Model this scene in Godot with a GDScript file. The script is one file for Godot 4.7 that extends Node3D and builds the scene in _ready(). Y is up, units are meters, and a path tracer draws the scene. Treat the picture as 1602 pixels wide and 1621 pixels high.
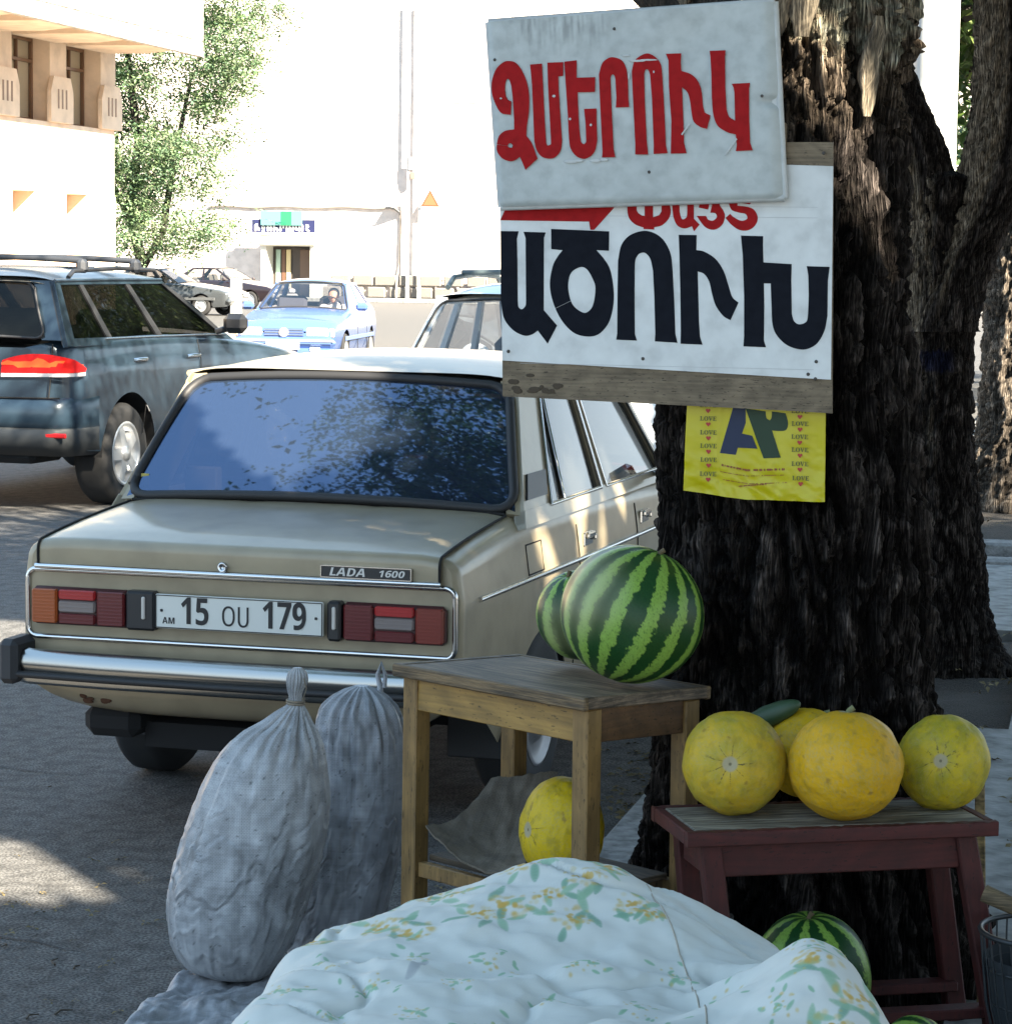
extends Node3D
# A fruit stall by an old street tree, a beige saloon parked at the kerb, a sunlit street behind.
# The street runs along -z; the kerb is at x = -1.3; y is up; metres.

class MB:
	var v := PackedVector3Array()
	var n := PackedVector3Array()
	var t := PackedVector2Array()
	var c := PackedColorArray()
	var i := PackedInt32Array()
	var xf := Transform3D()
	var col := Color.WHITE

	func put(p: Vector3, nn: Vector3, uv := Vector2.ZERO, cc := col) -> int:
		v.append(xf * p)
		n.append((xf.basis * nn).normalized())
		t.append(uv)
		c.append(cc)
		return v.size() - 1

	func face(a: int, b: int, d: int) -> void:
		if (v[b] - v[a]).cross(v[d] - v[a]).dot(n[a] + n[b] + n[d]) > 0.0:
			i.append(a); i.append(d); i.append(b)
		else:
			i.append(a); i.append(b); i.append(d)

	func poly(pts: Array, nn: Vector3) -> void:
		var k := v.size()
		for p in pts:
			put(p, nn, Vector2(p.x, p.y))
		for j in range(1, pts.size() - 1):
			face(k, k + j, k + j + 1)

	# flat quad with its own normal turned away from «inside»
	func quad(a: Vector3, b: Vector3, cc: Vector3, d: Vector3, inside: Vector3) -> void:
		var nn := (cc - a).cross(d - b)
		if nn.length() < 1e-12:
			return
		nn = nn.normalized()
		if nn.dot((a + b + cc + d) * 0.25 - inside) < 0.0:
			nn = -nn
		var k := put(a, nn, Vector2(0, 0))
		put(b, nn, Vector2(1, 0)); put(cc, nn, Vector2(1, 1)); put(d, nn, Vector2(0, 1))
		face(k, k + 1, k + 2); face(k, k + 2, k + 3)

	# rows of equal length -> smooth sheet. dir: side the normals look to (zero: away from each row's middle)
	func grid(rows: Array, wrap := false, dir := Vector3.ZERO, uvs = null, cols = null) -> void:
		var nr := rows.size()
		var nc: int = rows[0].size()
		var nm := PackedVector3Array()
		nm.resize(nr * nc)
		var tri := PackedInt32Array()
		var last := nc if wrap else nc - 1
		for r in nr - 1:
			var ra: PackedVector3Array = rows[r]
			var rb: PackedVector3Array = rows[r + 1]
			for k in last:
				var k2 := (k + 1) % nc
				var a := ra[k]; var b := ra[k2]; var d := rb[k]; var e := rb[k2]
				var f1 := (b - a).cross(d - a)
				var f2 := (e - b).cross(d - b)
				var i0 := r * nc + k; var i1 := r * nc + k2; var i2 := i0 + nc; var i3 := i1 + nc
				if f1.length_squared() > 1e-18:
					nm[i0] += f1; nm[i1] += f1; nm[i2] += f1
					tri.append(i0); tri.append(i1); tri.append(i2)
				if f2.length_squared() > 1e-18:
					nm[i1] += f2; nm[i2] += f2; nm[i3] += f2
					tri.append(i1); tri.append(i3); tri.append(i2)
		var sum := 0.0
		for r in nr:
			var row: PackedVector3Array = rows[r]
			var mid := Vector3.ZERO
			if dir == Vector3.ZERO:
				for p in row:
					mid += p
				mid /= nc
			for k in nc:
				sum += nm[r * nc + k].dot(dir if dir != Vector3.ZERO else row[k] - mid)
		var sg := 1.0 if sum >= 0.0 else -1.0
		var base := v.size()
		var nb := xf.basis
		for r in nr:
			var row: PackedVector3Array = rows[r]
			for k in nc:
				v.append(xf * row[k])
				var q := nm[r * nc + k]
				n.append((nb * q).normalized() * sg if q.length_squared() > 1e-24 else Vector3.UP)
				t.append(uvs[r][k] if uvs != null else Vector2(float(k) / last, float(r) / (nr - 1)))
				c.append(cols[r][k] if cols != null else col)
		var flip := sg > 0.0
		for k in range(0, tri.size(), 3):
			i.append(base + tri[k])
			if flip:
				i.append(base + tri[k + 2]); i.append(base + tri[k + 1])
			else:
				i.append(base + tri[k + 1]); i.append(base + tri[k + 2])

	func cap(row: PackedVector3Array, dir: Vector3) -> void:
		var mid := Vector3.ZERO
		for p in row:
			mid += p
		mid /= row.size()
		var k := put(mid, dir)
		for p in row:
			put(p, dir)
		for j in row.size():
			face(k, k + 1 + j, k + 1 + (j + 1) % row.size())

	func box(size: Vector3, at := Vector3.ZERO, bev := 0.0) -> void:
		var h := size * 0.5
		bev = minf(bev, minf(h.x, minf(h.y, h.z)) * 0.95)
		for ax in 3:
			for s in [-1.0, 1.0]:
				var u := (ax + 1) % 3
				var w := (ax + 2) % 3
				var nn := Vector3.ZERO
				nn[ax] = s
				var pts := []
				for q in [[-1, -1], [1, -1], [1, 1], [-1, 1]]:
					var p := Vector3.ZERO
					p[ax] = s * h[ax]
					p[u] = q[0] * (h[u] - bev)
					p[w] = q[1] * (h[w] - bev)
					pts.append(at + p)
				quad(pts[0], pts[1], pts[2], pts[3], at)
		if bev <= 0.0:
			return
		for ax in 3:
			var u := (ax + 1) % 3
			var w := (ax + 2) % 3
			for q in [[-1, -1], [1, -1], [1, 1], [-1, 1]]:
				var pts := []
				for e in [-1, 1]:
					var p := Vector3.ZERO
					var r := Vector3.ZERO
					p[ax] = e * (h[ax] - bev); r[ax] = p[ax]
					p[u] = q[0] * h[u]; p[w] = q[1] * (h[w] - bev)
					r[u] = q[0] * (h[u] - bev); r[w] = q[1] * h[w]
					pts.append(at + p); pts.append(at + r)
				quad(pts[0], pts[1], pts[3], pts[2], at)
		for sx in [-1, 1]:
			for sy in [-1, 1]:
				for sz in [-1, 1]:
					var s := Vector3(sx, sy, sz)
					poly([at + s * Vector3(h.x, h.y - bev, h.z - bev), at + s * Vector3(h.x - bev, h.y, h.z - bev), at + s * Vector3(h.x - bev, h.y - bev, h.z)], s.normalized())

	# profile points are (radius, height) round the y axis
	func lathe(prof: Array, seg := 24, closed := false) -> void:
		var rows := []
		for p in prof:
			var row := PackedVector3Array()
			for k in seg:
				var a := TAU * k / seg
				row.append(Vector3(cos(a) * p.x, p.y, sin(a) * p.x))
			rows.append(row)
		if closed:
			rows.append(rows[0])
			# a ring: outward from the middle of the profile
			var mid := Vector2.ZERO
			for p in prof:
				mid += p
			mid /= prof.size()
			var save := v.size()
			grid(rows, true)
			var sgn := 0.0
			for k in range(save, v.size()):
				var q := xf.affine_inverse() * v[k]
				var out := Vector3(q.x, 0, q.z).normalized() * (Vector2(q.x, q.z).length() - mid.x) + Vector3(0, q.y - mid.y, 0)
				sgn += (xf.basis * out).dot(n[k])
			if sgn < 0.0:
				for k in range(save, v.size()):
					n[k] = -n[k]
		else:
			grid(rows, true)

	func tube(path: Array, rad, seg := 8, caps := true) -> void:
		var rows := []
		var side := Vector3.ZERO
		for k in path.size():
			var d: Vector3 = (path[mini(k + 1, path.size() - 1)] - path[maxi(k - 1, 0)]).normalized()
			if side == Vector3.ZERO:
				side = d.cross(Vector3.UP if absf(d.y) < 0.9 else Vector3.RIGHT)
			side = (side - d * side.dot(d)).normalized()
			var up := d.cross(side)
			var r: float = rad[k] if rad is Array or rad is PackedFloat32Array else rad
			var row := PackedVector3Array()
			for j in seg:
				var a := TAU * j / seg
				row.append(path[k] + (side * cos(a) + up * sin(a)) * r)
			rows.append(row)
		grid(rows, true)
		if caps:
			cap(rows[0], (path[0] - path[1]).normalized())
			cap(rows[-1], (path[-1] - path[-2]).normalized())

	func ball(at: Vector3, r: Vector3, seg := 16, rings := 10) -> void:
		var rows := []
		for k in rings + 1:
			var a := PI * k / rings
			var row := PackedVector3Array()
			for j in seg:
				var b := TAU * j / seg
				row.append(at + Vector3(sin(a) * cos(b) * r.x, cos(a) * r.y, sin(a) * sin(b) * r.z))
			rows.append(row)
		grid(rows, true)

	# polygon in the x-y plane, from z0 (back) to z1 (front, towards +z)
	func prism(pts: PackedVector2Array, z0: float, z1: float, back := true) -> void:
		var tri := Geometry2D.triangulate_polygon(pts)
		for side in [[z1, Vector3(0, 0, 1)], [z0, Vector3(0, 0, -1)]]:
			if side[1].z < 0 and not back:
				continue
			var k := v.size()
			for p in pts:
				put(Vector3(p.x, p.y, side[0]), side[1], p)
			for j in range(0, tri.size(), 3):
				face(k + tri[j], k + tri[j + 1], k + tri[j + 2])
		if absf(z1 - z0) < 1e-6:
			return
		var cw := Geometry2D.is_polygon_clockwise(pts)
		for j in pts.size():
			var a := pts[j]
			var b := pts[(j + 1) % pts.size()]
			var e := b - a
			if e.length() < 1e-7:
				continue
			var nn := Vector3(e.y, -e.x, 0).normalized() * (-1.0 if cw else 1.0)
			var k := put(Vector3(a.x, a.y, z0), nn)
			put(Vector3(b.x, b.y, z0), nn); put(Vector3(b.x, b.y, z1), nn); put(Vector3(a.x, a.y, z1), nn)
			face(k, k + 1, k + 2); face(k, k + 2, k + 3)

	func add_mesh(m: Mesh, tr := Transform3D()) -> void:
		for s in m.get_surface_count():
			var a := m.surface_get_arrays(s)
			var base := v.size()
			var vs: PackedVector3Array = a[Mesh.ARRAY_VERTEX]
			var ns: PackedVector3Array = a[Mesh.ARRAY_NORMAL]
			for k in vs.size():
				put(tr * vs[k], tr.basis * ns[k])
			if a[Mesh.ARRAY_INDEX] != null:
				for k in a[Mesh.ARRAY_INDEX]:
					i.append(base + k)
			else:
				for k in vs.size():
					i.append(base + k)

	func mesh() -> ArrayMesh:
		var a := []
		a.resize(Mesh.ARRAY_MAX)
		a[Mesh.ARRAY_VERTEX] = v
		a[Mesh.ARRAY_NORMAL] = n
		a[Mesh.ARRAY_TEX_UV] = t
		a[Mesh.ARRAY_COLOR] = c
		a[Mesh.ARRAY_INDEX] = i
		var m := ArrayMesh.new()
		m.add_surface_from_arrays(Mesh.PRIMITIVE_TRIANGLES, a)
		return m


# ------------------------------------------------------------------ nodes
var used := {}

func numbered(s: String) -> String:
	if not used.has(s):
		used[s] = 0
		return s
	used[s] += 1
	return "%s_%03d" % [s, used[s]]

func tag(o: Node, label: String, category: String, group := "") -> void:
	o.set_meta("label", label)
	o.set_meta("category", category)
	if group:
		o.set_meta("group", group)

func thing(called: String, label: String, category: String, at := Vector3.ZERO, turn := 0.0, group := "") -> Node3D:
	var o := Node3D.new()
	o.name = numbered(called)
	add_child(o)
	o.position = at
	o.rotation.y = turn
	tag(o, label, category, group)
	return o

func part(mb: MB, called: String, m: Material, parent: Node3D) -> MeshInstance3D:
	var o := MeshInstance3D.new()
	o.mesh = mb.mesh()
	o.name = called
	o.material_override = m
	parent.add_child(o, true)
	return o

func reuse(mesh: Mesh, called: String, m: Material, parent: Node3D, tr := Transform3D()) -> MeshInstance3D:
	var o := MeshInstance3D.new()
	o.mesh = mesh
	o.name = called
	o.material_override = m
	o.transform = tr
	parent.add_child(o, true)
	return o

func structure(mb: MB, called: String, m: Material) -> MeshInstance3D:
	var o := part(mb, called, m, self)
	o.name = numbered(called)
	o.set_meta("kind", "structure")
	return o

func boxm(size: Vector3, at := Vector3.ZERO, bev := 0.004) -> MB:
	var b := MB.new()
	b.box(size, at, bev)
	return b

# a beam from a to b with a rectangular section
func beam(b: MB, p: Vector3, q: Vector3, w: float, d: float, bev := 0.003, hint := Vector3(0, 0, 1)) -> void:
	var y := (q - p).normalized()
	var x := y.cross(hint).normalized()
	var z := x.cross(y)
	var old := b.xf
	b.xf = old * Transform3D(Basis(x, y, z), (p + q) * 0.5)
	b.box(Vector3(w, p.distance_to(q), d), Vector3.ZERO, bev)
	b.xf = old

# ------------------------------------------------------------------ curves
func cv(a: Array, x: float) -> float:
	if x <= a[0][0]:
		return a[0][1]
	for k in range(1, a.size()):
		if x <= a[k][0]:
			var f: float = (x - a[k - 1][0]) / (a[k][0] - a[k - 1][0])
			return lerpf(a[k - 1][1], a[k][1], f)
	return a[-1][1]

func cvs(a: Array, x: float) -> float:   # smooth
	if x <= a[0][0]:
		return a[0][1]
	var m := a.size()
	for k in range(1, m):
		if x <= a[k][0]:
			var f: float = (x - a[k - 1][0]) / (a[k][0] - a[k - 1][0])
			var p0: float = a[maxi(k - 2, 0)][1]
			var p3: float = a[mini(k + 1, m - 1)][1]
			return cubic_interpolate(a[k - 1][1], a[k][1], p0, p3, f)
	return a[-1][1]

func smax(a: float, b: float, k: float) -> float:
	var h := maxf(k - absf(a - b), 0.0) / k
	return maxf(a, b) + h * h * k * 0.25

# outline of (x, y, curved) points -> polygon; curved points are rounded off
func outline(pts: Array, origin: Vector2, scale: float) -> PackedVector2Array:
	var out := PackedVector2Array()
	var m := pts.size()
	for k in m:
		var a = pts[k]
		var b = pts[(k + 1) % m]
		var pa := Vector2(a[0], a[1])
		var pb := Vector2(b[0], b[1])
		var ca: bool = a.size() > 2
		var cb: bool = b.size() > 2
		out.append(pa / scale + origin)
		if ca or cb:
			var z = pts[(k + m - 1) % m]
			var d = pts[(k + 2) % m]
			var p0 := Vector2(z[0], z[1]) if ca else pa * 2 - pb
			var p3 := Vector2(d[0], d[1]) if cb else pb * 2 - pa
			for j in range(1, 5):
				out.append(pa.cubic_interpolate(pb, p0, p3, j / 5.0) / scale + origin)
	return out

# cut a hole into a polygon with a hair-thin bridge
func keyhole(outer: PackedVector2Array, hole: PackedVector2Array) -> PackedVector2Array:
	if Geometry2D.is_polygon_clockwise(outer) == Geometry2D.is_polygon_clockwise(hole):
		hole.reverse()
	var best := INF
	var bo := 0
	var bh := 0
	for a in outer.size():
		for b in hole.size():
			var d := outer[a].distance_squared_to(hole[b])
			if d < best:
				best = d; bo = a; bh = b
	var out := PackedVector2Array()
	for k in outer.size() + 1:
		out.append(outer[(bo + k) % outer.size()])
	var e := (outer[(bo + 1) % outer.size()] - outer[bo]).normalized() * sqrt(best) * 0.02
	out[out.size() - 1] -= e
	for k in hole.size() + 1:
		out.append(hole[(bh + k) % hole.size()])
	out[out.size() - hole.size() - 1] -= e
	return out

# ------------------------------------------------------------------ materials
var tex := {}
var mats := {}

func ramp(stops: Array) -> Gradient:
	var g := Gradient.new()
	var o := PackedFloat32Array()
	var c := PackedColorArray()
	for s in stops:
		o.append(s[0])
		var k: float = s[1]
		c.append(s[2] if s.size() > 2 else Color(k, k, k))
	g.offsets = o
	g.colors = c
	return g

func noise(id: String, type: int, freq: float, oct: int, stops: Array, size := 512, sd := 1, sx := 1.0) -> Texture2D:
	if not tex.has(id):
		var nz := FastNoiseLite.new()
		nz.seed = sd
		nz.noise_type = type
		nz.frequency = freq
		nz.fractal_octaves = oct
		if type == FastNoiseLite.TYPE_CELLULAR:
			nz.cellular_return_type = FastNoiseLite.RETURN_DISTANCE2_SUB
		var t := NoiseTexture2D.new()
		t.noise = nz
		t.width = size
		t.height = int(size * sx)
		t.seamless = true
		t.generate_mipmaps = false
		t.color_ramp = ramp(stops)
		tex[id] = t
	return tex[id]

func lin(r: float, g: float, b: float, a := 1.0) -> Color:
	var c := Color(r, g, b).linear_to_srgb()
	c.a = a
	return c

func mat(id: String, col: Color, rough := 0.8, metal := 0.0) -> StandardMaterial3D:
	if mats.has(id):
		return mats[id]
	var m := StandardMaterial3D.new()
	m.resource_name = id
	m.albedo_color = col
	m.roughness = rough
	m.metallic = metal
	mats[id] = m
	return m

# a matt material broken up by a triplanar noise and a fine relief
func rough_mat(id: String, col: Color, rough: float, t: Texture2D, scale: Vector3, bump: Texture2D = null, depth := 0.3, world := false) -> StandardMaterial3D:
	if mats.has(id):
		return mats[id]
	var m := mat(id, col, rough)
	m.albedo_texture = t
	m.uv1_triplanar = true
	m.uv1_world_triplanar = world
	m.uv1_scale = scale
	m.vertex_color_use_as_albedo = true
	if bump:
		m.heightmap_enabled = true
		m.heightmap_texture = bump
		m.heightmap_scale = depth
	return m

func paint(id: String, col: Color, rough := 0.3, metal := 0.0) -> StandardMaterial3D:
	var m := mat(id, col, rough, metal)
	m.clearcoat_enabled = true
	m.clearcoat = 0.8
	m.clearcoat_roughness = 0.06
	return m

func glass(id: String, col: Color, alpha: float) -> StandardMaterial3D:
	var m := mat(id, Color(col.r, col.g, col.b, alpha), 0.03)
	m.transparency = BaseMaterial3D.TRANSPARENCY_ALPHA
	m.metallic_specular = 0.7
	return m

func text(b: MB, s: String, size: float, at: Vector3, basis := Basis(), fontname := "Droid Sans", weight := 700, centre := true) -> void:
	var f := SystemFont.new()
	f.font_names = [fontname]
	f.font_weight = weight
	var m := TextMesh.new()
	m.font = f
	m.text = s
	m.font_size = 64
	m.pixel_size = size / 64.0
	m.depth = size * 0.02
	m.horizontal_alignment = HORIZONTAL_ALIGNMENT_CENTER if centre else HORIZONTAL_ALIGNMENT_LEFT
	b.add_mesh(m, Transform3D(basis, at))

const SUN := Vector3(1.0, 0.92, 0.9)
var rng := RandomNumberGenerator.new()
# spots that a gap in the leaves lets the sun reach: centre and radius
var sunlit := [
	[Vector3(-0.44, 2.66, -5.80), 0.24], [Vector3(-0.40, 2.42, -5.82), 0.22], [Vector3(-0.40, 2.20, -5.83), 0.19], [Vector3(-0.38, 2.04, -5.85), 0.13], [Vector3(-0.9, 2.7, -13.5), 0.5],
	[Vector3(-2.95, 0.93, -7.75), 0.16], [Vector3(-2.66, 0.90, -7.55), 0.10],
	[Vector3(-1.80, 0.90, -8.95), 0.20], [Vector3(-1.85, 0.95, -9.5), 0.14], [Vector3(-2.3, 1.46, -9.7), 0.22], [Vector3(-0.85, 1.9, -18.2), 0.4], [Vector3(-0.6, 1.35, -18.2), 0.3],
	[Vector3(-2.78, 0.0, -6.80), 0.15], [Vector3(-3.05, 0.0, -6.88), 0.25], [Vector3(-3.45, 0.0, -7.0), 0.32], [Vector3(-3.75, 0.0, -6.95), 0.25], [Vector3(-3.25, 0.0, -5.9), 0.10],
	[Vector3(-4.2, 0.0, -9.6), 0.35], [Vector3(-4.8, 0.0, -11.0), 0.5], [Vector3(-1.72, 0.86, -8.3), 0.09],
]

func _ready() -> void:
	var cam := Camera3D.new()
	cam.name = "camera"
	cam.fov = 22.364
	cam.near = 0.1
	cam.far = 900.0
	cam.transform = Transform3D(Basis(Vector3.UP, deg_to_rad(13.0)) * Basis(Vector3.RIGHT, deg_to_rad(-5.5515)) * Basis(Vector3.BACK, 0.0135), Vector3(0, 1.78, 0))
	add_child(cam)
	cam.current = true

	var sky_mat := ProceduralSkyMaterial.new()
	sky_mat.sky_top_color = Color(0.54, 0.67, 0.80)
	sky_mat.sky_horizon_color = Color(0.80, 0.86, 0.89)
	sky_mat.sky_curve = 0.2
	sky_mat.sky_energy_multiplier = 0.68
	sky_mat.ground_bottom_color = Color(0.32, 0.31, 0.29)
	sky_mat.ground_horizon_color = Color(0.6, 0.62, 0.62)
	sky_mat.sun_angle_max = 20.0
	var sky := Sky.new()
	sky.sky_material = sky_mat
	var env := Environment.new()
	env.background_mode = Environment.BG_SKY
	env.sky = sky
	env.tonemap_mode = Environment.TONE_MAPPER_LINEAR
	env.tonemap_exposure = 7.0
	env.sdfgi_enabled = true
	env.ssao_enabled = true
	env.ssil_enabled = true
	var we := WorldEnvironment.new()
	we.name = "world_environment"
	we.environment = env
	add_child(we)

	var sun := DirectionalLight3D.new()
	sun.name = "sun"
	sun.light_color = Color(1.0, 0.95, 0.86)
	sun.light_energy = 1.6
	sun.light_angular_distance = 0.5
	sun.shadow_enabled = true
	add_child(sun)
	sun.look_at_from_position(SUN * 50.0, Vector3.ZERO)

	rng.seed = 7
	build_textures()
	build_ground()
	build_left_building()
	build_hotel()
	build_street_trees()
	build_far_trees()
	build_posts()
	build_saloon()
	build_offroader()
	build_estate()
	build_blue_car()
	build_parked_cars()
	build_signs()
	build_yellow_bag()
	build_wooden_table()
	build_red_stool()
	build_fruit()
	build_sacks()
	build_cloth()
	build_small_things()

var t_fine: Texture2D
var t_blotch: Texture2D
var t_grit: Texture2D
var t_bark: Texture2D
var t_wood: Texture2D
var t_weave: Texture2D
var t_bump: Texture2D
var t_soft: Texture2D
var t_woodsoft: Texture2D
var t_woodsoft2: Texture2D

func build_textures() -> void:
	t_fine = noise("fine", FastNoiseLite.TYPE_SIMPLEX, 0.06, 5, [[0.0, 0.55], [0.5, 0.85], [1.0, 1.0]])
	t_blotch = noise("blotch", FastNoiseLite.TYPE_SIMPLEX, 0.012, 6, [[0.0, 0.62], [0.45, 0.85], [1.0, 1.0]])
	t_grit = noise("grit", FastNoiseLite.TYPE_SIMPLEX, 0.11, 6, [[0.0, 0.28], [0.35, 0.62], [0.62, 0.86], [1.0, 1.0]])
	t_soft = noise("soft", FastNoiseLite.TYPE_SIMPLEX, 0.010, 5, [[0.0, 0.88], [0.5, 0.96], [1.0, 1.0]])
	t_bump = noise("bump", FastNoiseLite.TYPE_SIMPLEX, 0.05, 5, [[0.0, 0.0], [1.0, 1.0]])
	t_bark = bark_texture()
	t_wood = wood_texture()
	t_weave = weave_texture()
	t_woodsoft = plain_wood("wood_along", false)
	t_woodsoft2 = plain_wood("wood_upright", true)

func image_tex(id: String, w: int, h: int, fn: Callable) -> Texture2D:
	if not tex.has(id):
		var im := Image.create(w, h, false, Image.FORMAT_RGB8)
		for y in h:
			for x in w:
				im.set_pixel(x, y, fn.call(x, y))
		tex[id] = ImageTexture.create_from_image(im)
	return tex[id]

func fnl(freq: float, oct := 4, sd := 1, type := FastNoiseLite.TYPE_SIMPLEX_SMOOTH) -> FastNoiseLite:
	var n := FastNoiseLite.new()
	n.noise_type = type
	n.frequency = freq
	n.fractal_octaves = oct
	n.seed = sd
	return n

# a noise value on a torus, so that the picture repeats without a seam
func tor(n: FastNoiseLite, u: float, v: float, ru: float, rv: float) -> float:
	var a := TAU * u
	var b := TAU * v
	return n.get_noise_3d(cos(a) * ru + 31.0 * cos(b) * 0.0 + cos(b) * rv, sin(a) * ru, sin(b) * rv + cos(a) * 0.3 * ru)

func bark_texture() -> Texture2D:
	var n := fnl(1.0, 5, 3)
	var m := fnl(1.0, 4, 9)
	return image_tex("bark", 512, 512, func(x: int, y: int):
		var u: float = x / 512.0
		var v: float = y / 512.0
		var a := absf(tor(n, u, v, 3.2, 0.9))
		var b := tor(m, u, v, 9.0, 2.5)
		var k := clampf(0.25 + a * 1.3 + b * 0.35, 0.05, 1.0)
		return Color(k, k, k))

func wood_texture() -> Texture2D:
	var n := fnl(1.0, 5, 5)
	var m := fnl(1.0, 4, 12)
	return image_tex("wood", 512, 512, func(x: int, y: int):
		var u: float = x / 512.0
		var v: float = y / 512.0
		var a := tor(n, u, v, 0.5, 7.0)
		var b := tor(m, u, v, 1.0, 1.2)
		var c := tor(m, u + 0.3, v, 1.5, 22.0)
		var k := clampf(0.74 + a * 0.45 + b * 0.30 + c * 0.28, 0.12, 1.0)
		return Color(k, k * 0.98, k * 0.94))

# painted or planed wood: a faint grain, scuffs and a few dark nicks
func plain_wood(id: String, upright: bool) -> Texture2D:
	var n := fnl(1.0, 4, 15)
	var m := fnl(1.0, 4, 16)
	return image_tex(id, 512, 512, func(x: int, y: int):
		var u: float = (y if upright else x) / 512.0
		var v: float = (x if upright else y) / 512.0
		var a := tor(n, u, v, 0.6, 9.0)
		var b := tor(m, u + 0.2, v, 1.6, 1.6)
		var k := 0.86 + a * 0.16 + b * 0.18
		if tor(n, u, v + 0.4, 5.0, 16.0) > 0.46:
			k *= 0.55
		k = clampf(k, 0.1, 1.0)
		return Color(k, k * 0.985, k * 0.96))

func weave_texture() -> Texture2D:
	var n := fnl(1.0, 3, 21)
	return image_tex("weave", 512, 512, func(x: int, y: int):
		var u: float = x / 512.0
		var v: float = y / 512.0
		var wx := sin(TAU * 64.0 * u)
		var wy := sin(TAU * 64.0 * v)
		var th := tor(n, u, v, 0.4, 30.0) * 0.10 + tor(n, u, v, 30.0, 0.4) * 0.10
		var big := tor(n, u + 0.5, v, 1.3, 1.3) * 0.22
		var k := clampf(0.80 + 0.07 * wx * wy + th + big, 0.2, 1.0)
		return Color(k, k, k))

# ------------------------------------------------------------------ ground
func build_ground() -> void:
	var asphalt := rough_mat("asphalt", lin(0.21, 0.205, 0.20), 0.9, t_grit, Vector3(1.4, 1.4, 1.4), t_bump, 0.25, true)
	asphalt.detail_enabled = true
	asphalt.detail_blend_mode = BaseMaterial3D.BLEND_MODE_MUL
	asphalt.detail_albedo = t_blotch
	asphalt.detail_uv_layer = BaseMaterial3D.DETAIL_UV_1
	var b := MB.new()
	b.poly([Vector3(-420, 0, 60), Vector3(420, 0, 60), Vector3(420, 0, -420), Vector3(-420, 0, -420)], Vector3.UP)
	structure(b, "road", asphalt)

	# pavement behind the kerb: concrete in sheets round the tree pits
	var conc := rough_mat("concrete", lin(0.27, 0.27, 0.26), 0.9, t_blotch, Vector3(0.9, 0.9, 0.9), t_bump, 0.2, true)
	b = MB.new()
	pave(b, -1.21, -0.30, -4.6, 8.0)
	pave(b, -0.30, 12.0, -14.9, 8.0)
	pave(b, -1.21, -0.30, -9.4, -7.0)
	pave(b, -1.21, -0.30, -14.9, -12.0)
	structure(b, "pavement", conc)
	var soil := rough_mat("soil", lin(0.075, 0.062, 0.05), 1.0, t_grit, Vector3(2.2, 2.2, 2.2), t_bump, 0.8, true)
	b = MB.new()
	var nz := fnl(1.6, 4, 4)
	for z in [[-7.0, -4.6], [-12.0, -9.4]]:
		b.grid(sheet_rows(-1.21, -0.30, z[0], z[1], 14, 30, func(x: float, zz: float): return 0.075 + nz.get_noise_2d(x, zz) * 0.04), false, Vector3.UP)
	b.grid(sheet_rows(-1.21, 12.0, -40.0, -15.4, 40, 60, func(x: float, zz: float): return 0.10 + nz.get_noise_2d(x * 0.7, zz * 0.7) * 0.05), false, Vector3.UP)
	structure(b, "soil", soil)

	# cracks and an old repair in the asphalt
	var tar := mat("tar", lin(0.035, 0.035, 0.037), 0.85)
	for q in [[-2.5, -6.1, -4.2, -6.5], [-2.3, -5.3, -3.3, -5.75], [-3.4, -8.2, -5.4, -8.6], [-3.0, -6.3, -2.85, -5.4], [-4.0, -7.4, -4.6, -9.5]]:
		var cb := MB.new()
		var r1 := PackedVector3Array()
		var r2 := PackedVector3Array()
		for k in 26:
			var u := k / 25.0
			var p := Vector3(lerpf(q[0], q[2], u), 0.004, lerpf(q[1], q[3], u)) + Vector3(rng.randfn(), 0, rng.randfn()) * 0.018
			var w := 0.003 + 0.006 * rng.randf() * sin(PI * u)
			r1.append(p + Vector3(0, 0, w)); r2.append(p - Vector3(0, 0, w))
		cb.grid([r1, r2], false, Vector3.UP)
		structure(cb, "road_crack", tar)
	var rp := MB.new()
	rp.poly([Vector3(-3.1, 0.004, -4.9), Vector3(-2.62, 0.004, -5.0), Vector3(-2.66, 0.004, -5.7), Vector3(-3.15, 0.004, -5.62)], Vector3.UP)
	structure(rp, "road_patch", rough_mat("patch_asphalt", lin(0.15, 0.15, 0.15), 0.9, t_grit, Vector3(2.0, 2.0, 2.0), t_bump, 0.25, true))

	# kerb stones: each its own piece
	var kerb := Node3D.new()
	kerb.name = "kerb"
	add_child(kerb)
	kerb.set_meta("kind", "structure")
	var km := rough_mat("kerb_stone", lin(0.25, 0.25, 0.245), 0.9, t_blotch, Vector3(2, 2, 2), t_bump, 0.35)
	for k in 40:
		var s := boxm(Vector3(0.155 + rng.randf() * 0.006, 0.25, 0.985), Vector3.ZERO, 0.012)
		var o := part(s, "kerb_stone", km, kerb)
		o.position = Vector3(-1.29 + rng.randf_range(-0.006, 0.006), 0.002 + rng.randf_range(-0.006, 0.004), 3.5 - k)
		o.rotation.y = rng.randf_range(-0.006, 0.006)
	# the step across the pavement further back
	for k in 10:
		var o := part(boxm(Vector3(1.18, 0.30, 0.22), Vector3.ZERO, 0.015), "kerb_stone", km, kerb)
		o.position = Vector3(-0.62 + k * 1.2, 0.045 + rng.randf_range(-0.006, 0.004), -15.25 + rng.randf_range(-0.01, 0.01))
	for k in 10:
		var o := part(boxm(Vector3(1.18, 0.30, 0.16), Vector3.ZERO, 0.015), "kerb_stone", km, kerb)
		o.position = Vector3(-0.62 + k * 1.2, 0.0, -14.75 + rng.randf_range(-0.01, 0.01))
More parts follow.
